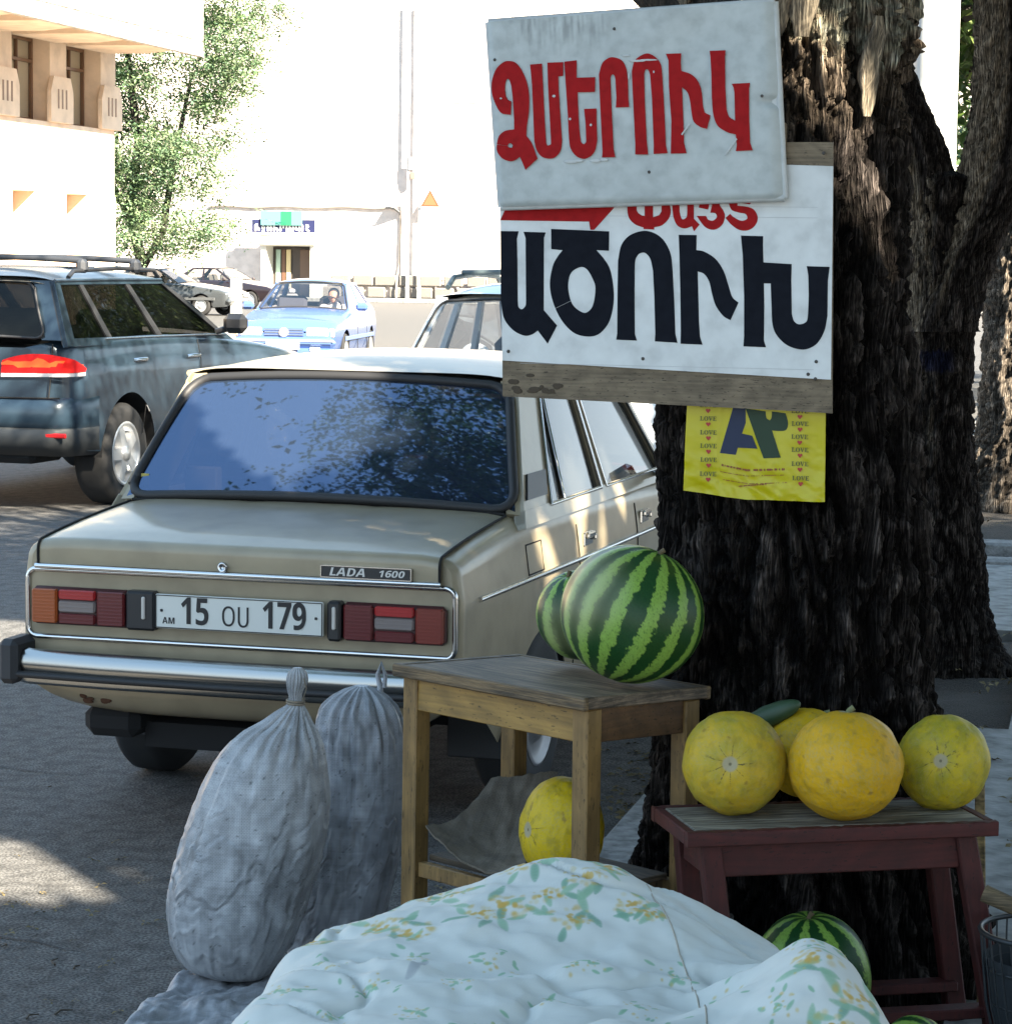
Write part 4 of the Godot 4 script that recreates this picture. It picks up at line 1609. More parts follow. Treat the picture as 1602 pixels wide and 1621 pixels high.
func build_saloon() -> void:
	var root := thing("car", "beige old saloon car parked at the kerb, its boot towards the viewer", "car", Vector3(-2.515, 0.0, -8.372), deg_to_rad(-3.2))
	var beige := paint("beige_paint", lin(0.35, 0.292, 0.195), 0.42, 0.1)
	beige.clearcoat = 0.5
	beige.clearcoat_roughness = 0.12
	beige.albedo_texture = t_soft
	beige.uv1_triplanar = true
	beige.uv1_scale = Vector3(0.9, 0.9, 0.9)
	var chrome := mat("chrome", lin(0.62, 0.62, 0.62), 0.18, 1.0)
	var black := mat("black_trim", lin(0.02, 0.02, 0.022), 0.4)
	var gap := mat("panel_gap", lin(0.012, 0.011, 0.010), 0.9)
	var sp := {
		"zr": 0.90, "zf": -2.93, "rr": 0.024, "rf": 0.07, "endtop": 0.35,
		"W": [[-2.93, 0.685], [-2.0, 0.725], [-0.8, 0.735], [0.0, 0.732], [0.5, 0.728], [0.9, 0.722]],
		"YB": [[-2.93, 0.30], [-1.9, 0.24], [0.35, 0.24], [0.6, 0.36], [0.9, 0.46]],
		"YS": [[-2.93, 0.80], [-2.0, 0.84], [-0.8, 0.875], [0.2, 0.875], [0.9, 0.835]],
		"YD": [[-2.93, 0.86], [-1.9, 0.93], [-0.8, 0.962], [0.2, 0.958], [0.6, 0.925], [0.9, 0.893]],
		"wheels": [0.0, -2.30], "wr": 0.282, "arch": 0.33, "archk": 0.88, "shoulder": 0.075, "crease": 0.752, "lean": 0.14, "tuck": 0.05,
		"cab_r": 0.14, "cab_f": -1.85, "paint": beige, "deckcrown": 0.006, "floor": 0.27,
		"rim": mat("steel_rim", lin(0.25, 0.25, 0.26), 0.4, 0.6),
		"glass": glass("saloon_glass", Color(0.16, 0.16, 0.15), 0.92),
		"rearglass": glass("saloon_rear_glass", Color(0.30, 0.37, 0.48), 0.5),
		"g": {"Rb": Vector3(0.715, 0.962, 0.215), "Rt": Vector3(0.590, 1.375, -0.125), "Ft": Vector3(0.585, 1.385, -1.42), "Fb": Vector3(0.70, 0.962, -1.90),
			"crown": 0.045, "edge": 0.025, "rearbow": 0.05, "roofpow": 2.6, "chrome": true, "seal": 0.016, "railmat": beige,
			"pillars": [[0.0, 0.150, 0.0, 0.170], [0.490, 0.525, 0.50, 0.535], [0.965, 1.0, 0.955, 1.0]]},
	}
	(sp.rearglass as StandardMaterial3D).metallic_specular = 0.707
	(sp.rearglass as StandardMaterial3D).metallic = 0.82
	car_body(sp, root)
	greenhouse(sp, root)
	wheels(sp, root, 0.165, 0.64)
	interior(sp, root, lin(0.03, 0.028, 0.026), 0.14, -0.28, -1.0, -1.70, 0.60, 0.96)
	# --- boot lid: a folded panel standing proud of the body
	var rows := []
	var lx := 0.652
	var prof := []   # (z, y) from the lip upwards and forwards
	prof.append(Vector2(0.925, 0.824))
	prof.append(Vector2(0.926, 0.850))
	for k in 8:
		var a := PI / 2 * k / 7.0
		prof.append(Vector2(0.890 + 0.036 * cos(a), 0.872 + 0.034 * sin(a)))
	for k in 13:
		var u := (k + 1) / 13.0
		var z := lerpf(0.885, 0.235, u)
		prof.append(Vector2(z, lerpf(0.907, 0.966, pow(u, 0.9)) + 0.004 * sin(u * PI)))
	for p in prof:
		var row := PackedVector3Array()
		for k in 25:
			var v := k / 12.0 - 1.0
			var e := pow(absf(v), 14.0)
			var fold: float = smoothstep(0.80, 0.90, p.x)
			# two soft creases run fore and aft along the lid
			var cr := 0.0
			for c in [-0.32, 0.32]:
				cr += 0.004 * exp(-pow((v - c) / 0.05, 2.0))
			row.append(Vector3(v * lx, p.y + 0.010 * (1.0 - v * v) * (1.0 - fold) - 0.010 * e - cr * (1.0 - fold) * 0.6, p.x + 0.010 * (1.0 - v * v) * fold - 0.004 * e))
		rows.append(row)
	var b := MB.new()
	b.grid(rows, false, Vector3(0, 1, 0.6))
	var lid := part(b, "boot_lid", beige, root)
	for s in [-1.0, 1.0]:
		b = MB.new()
		var path := []
		for p in prof:
			path.append(Vector3(s * (lx + 0.004), p.y - 0.008, p.x - 0.002))
		b.tube(path, 0.0045, 6)
		part(b, "lid_gap", gap, lid)
	b = MB.new()
	b.tube([Vector3(-lx, 0.962, 0.228), Vector3(-0.3, 0.972, 0.226), Vector3(0.3, 0.972, 0.226), Vector3(lx, 0.962, 0.228)], 0.006, 6)
	part(b, "lid_gap", gap, lid)
	b = MB.new()
	b.tube([Vector3(-lx - 0.01, 0.815, 0.930), Vector3(-0.3, 0.815, 0.940), Vector3(0.3, 0.815, 0.940), Vector3(lx + 0.01, 0.815, 0.930)], 0.0085, 8)
	part(b, "lid_trim", chrome, lid)
	b = MB.new()
	b.xf = Transform3D(Basis(Vector3.RIGHT, PI / 2), Vector3(-0.03, 0.838, 0.937))
	b.lathe([Vector2(0.016, -0.012), Vector2(0.017, 0.008), Vector2(0.012, 0.012), Vector2(0.008, 0.006), Vector2(0.0, 0.004)], 18)
	part(b, "lock", chrome, lid)
	b = MB.new()
	b.box(Vector3(0.285, 0.036, 0.010), Vector3(0.43, 0.842, 0.937), 0.003)
	var badge := part(b, "badge", black, lid)
	b = MB.new()
	for q in [[0.285, 0.003, 0.0, 0.0175], [0.285, 0.003, 0.0, -0.0175]]:
		b.box(Vector3(q[0], q[1], 0.012), Vector3(0.43 + q[2], 0.842 + q[3], 0.937), 0.0)
	for q in [-0.1425, 0.1425]:
		b.box(Vector3(0.003, 0.038, 0.012), Vector3(0.43 + q, 0.842, 0.937), 0.0)
	part(b, "badge_rim", chrome, badge)
	b = MB.new()
	var ital := Basis(Vector3(1.35, 0, 0), Vector3(0.28, 1, 0), Vector3(0, 0, 1))
	text(b, "LADA", 0.034, Vector3(0.372, 0.842, 0.9424), ital)
	text(b, "1600", 0.028, Vector3(0.512, 0.842, 0.9424), ital)
	part(b, "badge_lettering", mat("badge_silver", lin(0.6, 0.6, 0.58), 0.35, 0.3), badge)
	# --- rear panel: bright frame, lamps, plate
	b = MB.new()
	var fr := []
	for q in [[-0.700, 0.590, -1, -1], [0.700, 0.590, 1, -1], [0.700, 0.802, 1, 1], [-0.700, 0.802, -1, 1]]:
		for j in 6:
			var base := {"-1-1": PI, "1-1": -PI / 2, "11": 0.0, "-11": PI / 2}["%d%d" % [q[2], q[3]]] as float
			var a := base + PI / 2 * j / 5.0
			fr.append(Vector3(q[0] - q[2] * 0.03 + cos(a) * 0.03, q[1] - q[3] * 0.03 + sin(a) * 0.03, 0.903))
	fr.append(fr[0]); fr.append(fr[1])
	b.tube(fr, 0.009, 8, false)
	part(b, "panel_trim", chrome, root)
	tail_lamp(root, -1.0)
	tail_lamp(root, 1.0)
	b = MB.new()
	b.box(Vector3(0.548, 0.106, 0.012), Vector3(0.022, 0.694, 0.938), 0.004)
	var pl := part(b, "number_plate", mat("plate_white", lin(0.66, 0.67, 0.63), 0.4), root)
	b = MB.new()
	for q in [[0.54, 0.0025, 0.0, 0.0495], [0.54, 0.0025, 0.0, -0.0495]]:
		b.box(Vector3(q[0], q[1], 0.002), Vector3(q[2] + 0.022, 0.694 + q[3], 0.945), 0.0)
	for q in [-0.2705, 0.2705]:
		b.box(Vector3(0.0025, 0.099, 0.002), Vector3(q + 0.022, 0.694, 0.945), 0.0)
	for q in [-0.252, 0.252]:
		b.box(Vector3(0.008, 0.008, 0.004), Vector3(q + 0.022, 0.697, 0.946), 0.001)
	part(b, "plate_border", mat("plate_ink", lin(0.012, 0.012, 0.014), 0.5), pl)
	b = MB.new()
	var zf := 0.9450
	var tall := Basis(Vector3(0.78, 0, 0), Vector3(0, 1.0, 0), Vector3(0, 0, 1))
	text(b, "15", 0.114, Vector3(-0.120, 0.698, zf), tall)
	text(b, "OU", 0.086, Vector3(0.014, 0.688, zf), tall, "Droid Sans", 400)
	text(b, "179", 0.114, Vector3(0.172, 0.698, zf), tall)
	text(b, "AM", 0.027, Vector3(-0.206, 0.666, zf), Basis(), "Droid Sans", 600)
	part(b, "plate_lettering", mat("plate_ink", lin(0.012, 0.012, 0.014), 0.5), pl)
	# --- bumper
	var plan := [Vector3(-0.735, 0, 0.74), Vector3(-0.735, 0, 0.90), Vector3(-0.715, 0, 0.965), Vector3(-0.655, 0, 1.005), Vector3(-0.40, 0, 1.025), Vector3(0, 0, 1.032), Vector3(0.40, 0, 1.025), Vector3(0.655, 0, 1.005), Vector3(0.715, 0, 0.965), Vector3(0.735, 0, 0.90), Vector3(0.735, 0, 0.74)]
	var bprof := [Vector2(-0.030, 0.455), Vector2(-0.010, 0.452), Vector2(0.002, 0.462), Vector2(0.006, 0.485), Vector2(0.006, 0.500), Vector2(0.014, 0.506), Vector2(0.016, 0.520), Vector2(0.012, 0.540), Vector2(-0.002, 0.556), Vector2(-0.030, 0.560)]
	rows = []
	for p in bprof:
		var row := PackedVector3Array()
		for k in plan.size():
			var t: Vector3 = (plan[mini(k + 1, plan.size() - 1)] - plan[maxi(k - 1, 0)]).normalized()
			var nrm := Vector3(-t.z, 0, t.x)
			if nrm.dot(plan[k] - Vector3(0, 0, 0.3)) < 0:
				nrm = -nrm
			row.append(plan[k] + nrm * p.x + Vector3(0, p.y, 0))
		rows.append(row)
	b = MB.new()
	b.grid(rows, false, Vector3(0, 0, 1))
	var bumper := part(b, "bumper", mat("bumper_chrome", lin(0.40, 0.40, 0.385), 0.27, 1.0), root)
	b = MB.new()
	b.tube([Vector3(-0.70, 0.484, 1.012), Vector3(-0.4, 0.484, 1.033), Vector3(0, 0.484, 1.040), Vector3(0.4, 0.484, 1.033), Vector3(0.70, 0.484, 1.012)], 0.011, 8)
	part(b, "rubber_strip", mat("rubber", lin(0.018, 0.018, 0.020), 0.6), bumper)
	for s in [-1.0, 1.0]:
		b = MB.new()
		b.box(Vector3(0.066, 0.140, 0.16), Vector3(s * 0.712, 0.522, 0.955), 0.018)
		part(b, "bumper_end", mat("rubber_grey", lin(0.035, 0.035, 0.038), 0.65), bumper)
	# apron below the bumper
	rows = []
	for p in [[0.462, 0.935, 0.71], [0.440, 0.938, 0.70], [0.415, 0.930, 0.675], [0.385, 0.910, 0.635], [0.360, 0.875, 0.595], [0.345, 0.82, 0.57], [0.345, 0.6, 0.57]]:
		var row := PackedVector3Array()
		for k in 15:
			var v := k / 7.0 - 1.0
			row.append(Vector3(p[2] * v, p[0] + 0.02 * pow(absf(v), 6.0), p[1] - 0.03 * pow(absf(v), 4.0)))
		rows.append(row)
	b = MB.new()
	b.grid(rows, false, Vector3(0, -0.2, 1))
	var apron := part(b, "apron", beige, root)
	b = MB.new()
	for k in 7:
		var c := Vector3(-0.47 + rng.randf_range(-0.045, 0.045), 0.402 + rng.randf_range(-0.012, 0.012), 0.915)
		b.ball(c, Vector3(rng.randf_range(0.008, 0.022), rng.randf_range(0.005, 0.010), 0.003), 8, 5)
	part(b, "rust_patch", mat("rust", lin(0.07, 0.03, 0.015), 0.95), apron)
	for s in [-1.0, 1.0]:
		b = MB.new()
		b.box(Vector3(0.20, 0.18, 0.012), Vector3(s * 0.60, 0.27, 0.33), 0.004)
		part(b, "mud_flap", mat("rubber", lin(0.018, 0.018, 0.020), 0.6), root)
	b = MB.new()
	b.box(Vector3(0.19, 0.10, 0.22), Vector3(-0.46, 0.315, 0.72), 0.03)
	b.tube([Vector3(0.1, 0.30, 0.1), Vector3(0.12, 0.29, 0.5), Vector3(0.14, 0.29, 0.90)], 0.022, 10)
	part(b, "exhaust", mat("underseal", lin(0.012, 0.012, 0.013), 0.95), root)
	# --- sides: trim strip, door gaps, handles, fuel flap, vents
	for s in [-1.0, 1.0]:
		var side := func(z: float, y: float, out: float) -> Vector3:
			var w: float = cvs(sp.W, z)
			w -= 0.05 * pow(clampf((0.62 - y) / 0.36, 0.0, 1.2), 2.0)
			if y > 0.752:
				w -= 0.14 * (y - 0.752)
			return Vector3(s * (w + out), y, z)
		b = MB.new()
		var path := []
		for k in 30:
			path.append(side.call(lerpf(0.74, -2.75, k / 29.0), 0.752, 0.003))
		b.tube(path, 0.009, 8)
		part(b, "side_trim", chrome, root)
		b = MB.new()
		for z in [-0.43, -1.30]:
			var g2 := []
			for k in 10:
				g2.append(side.call(z, lerpf(0.30, 0.872, k / 9.0), 0.0005))
			b.tube(g2, 0.0035, 5)
		var sill := []
		for k in 12:
			sill.append(side.call(lerpf(-0.43, -2.1, k / 11.0), 0.31, 0.0005))
		b.tube(sill, 0.0035, 5)
		part(b, "door_gap", gap, root)
		for z in [-0.55, -1.42]:
			b = MB.new()
			b.box(Vector3(0.012, 0.05, 0.12), side.call(z, 0.812, 0.004), 0.005)
			b.box(Vector3(0.016, 0.022, 0.10), side.call(z + 0.005, 0.826, 0.018), 0.006)
			b.box(Vector3(0.024, 0.022, 0.020), side.call(z - 0.05, 0.815, 0.014), 0.005)
			part(b, "door_handle", chrome, root)
		if s > 0:
			b = MB.new()
			var lp := []
			for q in [[0.20, 0.765], [0.20, 0.862], [0.02, 0.862], [0.02, 0.765], [0.20, 0.765]]:
				lp.append(side.call(q[0], q[1], 0.0))
			b.tube(lp, 0.0032, 5)
			part(b, "fuel_flap", gap, root)
		# black vent grille low on the rear pillar
		b = MB.new()
		var g: Dictionary = sp.g
		var nrm := Vector3(s, 0.25, 0).normalized()
		var pp := func(t: float, h: float) -> Vector3:
			return (g.Rb.lerp(g.Fb, t) as Vector3).lerp(g.Rt.lerp(g.Ft, t), h) * Vector3(s, 1, 1)
		slab(b, pp.call(0.012, 0.10) + nrm * 0.008, pp.call(0.135, 0.10) + nrm * 0.008, pp.call(0.140, 0.29) + nrm * 0.008, pp.call(0.020, 0.29) + nrm * 0.008, nrm, 0.012)
		part(b, "vent", black, root)
		# bar of the rear quarter light
		b = MB.new()
		b.tube([pp.call(0.245, 0.02), pp.call(0.205, 0.93)], 0.009, 6)
		b.tube([pp.call(0.155, 0.01) + nrm * 0.004, pp.call(0.174, 0.95) + nrm * 0.004], 0.007, 6)
		part(b, "quarter_light_bar", chrome, root)
		# door mirror
		b = MB.new()
		b.box(Vector3(0.13, 0.09, 0.05), Vector3(s * 0.80, 0.99, -1.62), 0.02)
		b.tube([Vector3(s * 0.70, 0.955, -1.66), Vector3(s * 0.78, 0.97, -1.63)], 0.012, 6)
		part(b, "mirror", chrome, root)
	# papers lying behind the rear window and stuck on the windscreen
	b = MB.new()
	b.box(Vector3(0.12, 0.11, 0.05), Vector3(-0.50, 1.005, -0.02), 0.006)
	part(b, "paper_box", mat("box_card", lin(0.42, 0.36, 0.27), 0.9), root)
	b = MB.new()
	b.box(Vector3(0.05, 0.05, 0.003), Vector3(-0.645, 1.02, 0.165), 0.0)
	part(b, "sticker", mat("sticker_yellow", lin(0.45, 0.38, 0.10), 0.7), root)
	b = MB.new()
	b.xf = Transform3D(Basis(Vector3.RIGHT, -0.6), Vector3(-0.06, 1.20, -1.62))
	b.box(Vector3(0.30, 0.22, 0.006), Vector3.ZERO, 0.0)
	part(b, "sun_card", mat("box_card", lin(0.42, 0.36, 0.27), 0.9), root)
	b = MB.new()
	b.box(Vector3(0.20, 0.055, 0.03), Vector3(0.10, 1.29, -1.42), 0.015)
	part(b, "inner_mirror", mat("rubber_grey", lin(0.035, 0.035, 0.038), 0.65), root)

func build_offroader() -> void:
	var root := thing("car", "dark blue-grey off-road car with lit red tail lamp and roof bars, at the left edge", "car", Vector3(-7.74, 0.0, -17.50), deg_to_rad(-4.0))
	var p := paint("slate_paint", lin(0.022, 0.040, 0.060), 0.3, 0.25)
	var black := mat("black_trim", lin(0.02, 0.02, 0.022), 0.4)
	var chrome := mat("chrome", lin(0.62, 0.62, 0.62), 0.18, 1.0)
	var sp := {
		"zr": 0.92, "zf": -3.72, "rr": 0.24, "rf": 0.3, "endtop": 0.25,
		"W": [[-3.72, 0.86], [-2.9, 0.945], [-1.5, 0.93], [0.0, 0.955], [0.92, 0.93]],
		"YB": [[-3.72, 0.40], [-2.4, 0.36], [-0.5, 0.36], [0.6, 0.42], [0.92, 0.48]],
		"YS": [[-3.72, 0.92], [-2.4, 1.05], [-0.8, 1.10], [0.92, 1.08]],
		"YD": [[-3.72, 0.98], [-2.0, 1.14], [-0.8, 1.20], [0.92, 1.20]],
		"wheels": [0.0, -2.855], "wr": 0.365, "arch": 0.44, "archk": 1.0, "shoulder": 0.07, "crease": 0.98, "lean": 0.25, "tuck": 0.04,
		"cab_r": 0.95, "cab_f": -2.0, "paint": p, "floor": 0.40, "deckcrown": 0.04,
		"rim": mat("alloy", lin(0.62, 0.63, 0.64), 0.3, 0.7),
		"glass": glass("offroad_glass", Color(0.02, 0.025, 0.025), 0.93),
		"g": {"Rb": Vector3(0.905, 1.195, 0.915), "Rt": Vector3(0.755, 1.60, 0.80), "Ft": Vector3(0.70, 1.60, -1.05), "Fb": Vector3(0.86, 1.17, -1.95),
			"crown": 0.07, "edge": 0.03, "rearbow": 0.10, "roofpow": 3.0, "seal": 0.010, "dark_pillars": true, "rearinset": 0.15,
			"pillars": [[0.0, 0.045, 0.0, 0.05], [0.235, 0.265, 0.205, 0.24], [0.535, 0.57, 0.63, 0.67], [0.965, 1.0, 0.965, 1.0]]},
	}
	p.clearcoat = 0.4
	(sp.glass as StandardMaterial3D).metallic_specular = 0.35
	car_body(sp, root)
	greenhouse(sp, root)
	wheels(sp, root, 0.255, 0.80, 5)
	interior(sp, root, lin(0.03, 0.03, 0.03), 0.5, 0.0, -0.9, -1.6, 0.72, 1.17)
	# the broad painted rear pillars
	var b := MB.new()
	for s in [-1.0, 1.0]:
		b = MB.new()
		var m := Vector3(s, 1, 1)
		var nrm := Vector3(s, 0.25, 0).normalized()
		var g: Dictionary = sp.g
		var P := func(t: float, t2: float, h: float) -> Vector3:
			return (g.Rb.lerp(g.Fb, t) as Vector3).lerp(g.Rt.lerp(g.Ft, t2), h) * m + nrm * 0.004
		slab(b, P.call(0.0, 0.0, -0.1), P.call(0.045, 0.045, -0.1), P.call(0.045, 0.045, 1.0), P.call(0.0, 0.0, 1.0), nrm, 0.03)
		part(b, "rear_pillar", p, root)
	for s in [-1.0, 1.0]:
		# lamp wrapping round the corner, with a clear band along its foot
		var rows := []
		var rows2 := []
		for r in 5:
			var row := PackedVector3Array()
			for k in 15:
				var u := k / 14.0
				var q := Vector3.ZERO
				# from the tailgate round the corner onto the side
				var x := lerpf(0.42, 0.950, minf(u / 0.80, 1.0))
				var z := 0.940 if u < 0.6 else 0.940 - 0.22 * pow((u - 0.6) / 0.4, 1.8)
				var top := 1.10 - 0.10 * pow(absf(u - 0.42) / 0.58, 2.2)
				var bot := 0.965 + 0.012 * u
				q = Vector3(s * (x + 0.004), lerpf(bot, top, r / 4.0), z - 0.02 * (r / 4.0))
				row.append(q)
			rows.append(row)
		b = MB.new()
		b.grid(rows, false, Vector3(s * 0.5, 0, 1))
		var m := mat("lamp_red_lit", lin(0.40, 0.006, 0.005), 0.3)
		m.emission_enabled = true
		m.emission = Color(1.0, 0.06, 0.03)
		m.emission_energy_multiplier = 0.05
		m.metallic_specular = 0.3
		var o := part(b, "tail_lamp", m, root)
		b = MB.new()
		# the lit reflector seen through the lens: a tapering streak
		var glow := []
		for r in 4:
			var row := PackedVector3Array()
			for k in 15:
				var u := k / 14.0
				var w := 0.020 * sin(PI * (0.08 + 0.86 * u)) * (1.0 + 0.35 * sin(k * 2.2))
				var q: Vector3 = rows[2][k]
				row.append(Vector3(q.x * 0.965 + s * 0.016, 1.028 + 0.010 * sin(k * 1.3) + (r - 1.5) * w, q.z + 0.004))
			glow.append(row)
		b.grid(glow, false, Vector3(s * 0.5, 0, 1))
		var am := mat("bulb_glow", lin(0.5, 0.06, 0.01), 0.3)
		am.emission_enabled = true
		am.emission = Color(1.0, 0.36, 0.08)
		am.emission_energy_multiplier = 0.12
		part(b, "lamp_bulb", am, o)
		for r in 3:
			var row := PackedVector3Array()
			for k in 15:
				var q: Vector3 = rows[0][k]
				row.append(Vector3(q.x + s * 0.002, q.y - 0.002 - r * 0.012, q.z + 0.002))
			rows2.append(row)
		b = MB.new()
		b.grid(rows2, false, Vector3(s * 0.5, 0, 1))
		part(b, "clear_band", mat("lamp_clear", lin(0.55, 0.50, 0.50), 0.12), o)
		b = MB.new()
		b.box(Vector3(0.34, 0.035, 0.02), Vector3(s * 0.75, 0.545, 0.945), 0.008)
		part(b, "reflector", mat("reflector_red", lin(0.45, 0.01, 0.012), 0.15), root)
	# tailgate: seams, plate recess, window ledge; bumper
	b = MB.new()
	b.tube([Vector3(-0.86, 0.80, 0.925), Vector3(0, 0.79, 0.945), Vector3(0.86, 0.80, 0.925)], 0.006, 6)
	for s in [-1.0, 1.0]:
		b.tube([Vector3(s * 0.80, 1.17, 0.905), Vector3(s * 0.80, 0.97, 0.93), Vector3(s * 0.78, 0.80, 0.93)], 0.005, 6)
	part(b, "tailgate_gap", mat("panel_gap", lin(0.012, 0.011, 0.010), 0.9), root)
	var bp := [Vector2(0.0, 0.80), Vector2(0.035, 0.775), Vector2(0.055, 0.72), Vector2(0.055, 0.63), Vector2(0.02, 0.59)]
	var bp2 := [Vector2(0.02, 0.59), Vector2(0.05, 0.575), Vector2(0.052, 0.50), Vector2(0.01, 0.44), Vector2(-0.10, 0.39)]
	for e in [[bp, "bumper", p], [bp2, "bumper_lower", mat("grey_plastic", lin(0.028, 0.031, 0.034), 0.55)]]:
		var rows := []
		for q in e[0]:
			var row := PackedVector3Array()
			for k in 25:
				var v := k / 12.0 - 1.0
				var av := absf(v)
				var ang := clampf((av - 0.72) / 0.28, 0.0, 1.0)
				row.append(Vector3(signf(v) * (minf(av / 0.72, 1.0) * 0.80 + sin(ang * PI / 2) * (0.145 + q.x * 0.4)), q.y, 0.92 + q.x - 0.02 * av - (1.0 - cos(ang * PI / 2)) * 0.42))
			rows.append(row)
		b = MB.new()
		b.grid(rows, false, Vector3(0, 0, 1))
		part(b, e[1], e[2], root)
	b = MB.new()
	b.box(Vector3(0.56, 0.14, 0.02), Vector3(0, 0.90, 0.952), 0.01)
	part(b, "number_plate", mat("plate_white", lin(0.66, 0.67, 0.63), 0.4), root)
	b = MB.new()
	b.tube([Vector3(-0.3, 0.37, 0.75), Vector3(-0.1, 0.36, 0.88), Vector3(0.1, 0.36, 0.88), Vector3(0.3, 0.37, 0.75)], 0.035, 10)
	b.box(Vector3(1.2, 0.10, 0.5), Vector3(0, 0.38, 0.55), 0.04)
	part(b, "tow_bar", mat("underseal", lin(0.012, 0.012, 0.013), 0.95), root)
	# rails along the roof and bars across it
	for s in [-1.0, 1.0]:
		b = MB.new()
		b.tube([Vector3(s * 0.715, 1.62, 0.50), Vector3(s * 0.715, 1.665, 0.42), Vector3(s * 0.70, 1.685, -0.3), Vector3(s * 0.69, 1.67, -0.95), Vector3(s * 0.685, 1.62, -1.05)], 0.016, 8)
		part(b, "roof_rail", black, root)
	for z in [0.25, -0.62]:
		b = MB.new()
		var path := []
		for k in 13:
			var v := k / 6.0 - 1.0
			path.append(Vector3(v * 0.70, 1.735 + 0.022 * (1.0 - v * v), z))
		b.tube(path, 0.022, 10)
		for s in [-1.0, 1.0]:
			b.box(Vector3(0.075, 0.10, 0.10), Vector3(s * 0.70, 1.70, z), 0.025)
		part(b, "roof_bar", mat("bar_grey", lin(0.03, 0.033, 0.04), 0.6), root)
	b = MB.new()
	b.box(Vector3(0.9, 0.012, 0.42), Vector3(0, 1.688, -0.25), 0.004)
	part(b, "sunroof", mat("dark_glass", lin(0.02, 0.02, 0.022), 0.08), root)
	for s in [-1.0, 1.0]:
		for z in [-0.19, -1.13]:
			b = MB.new()
			b.tube([Vector3(s * 0.937, 1.03, z + 0.11), Vector3(s * 0.962, 1.035, z + 0.06), Vector3(s * 0.962, 1.035, z - 0.06), Vector3(s * 0.937, 1.03, z - 0.11)], 0.016, 8)
			part(b, "door_handle", chrome, root)
		b = MB.new()
		for z in [-0.32, -1.28]:
			b.tube([Vector3(s * 0.945, 0.50, z + 0.10), Vector3(s * 0.947, 0.8, z + 0.02), Vector3(s * 0.936, 1.0, z), Vector3(s * 0.905, 1.15, z)], 0.004, 5)
		part(b, "door_gap", mat("panel_gap", lin(0.012, 0.011, 0.010), 0.9), root)
		b = MB.new()
		b.box(Vector3(0.20, 0.155, 0.10), Vector3(s * 1.05, 1.265, -1.68), 0.045)
		b.tube([Vector3(s * 0.88, 1.20, -1.70), Vector3(s * 1.0, 1.23, -1.69)], 0.025, 8)
		part(b, "mirror", black, root)
		# bright strip round the side windows
		b = MB.new()
		b.tube([Vector3(s * 0.903, 1.195, 0.30), Vector3(s * 0.892, 1.19, -0.6), Vector3(s * 0.872, 1.175, -1.9)], 0.007, 6)
		part(b, "window_trim", chrome, root)

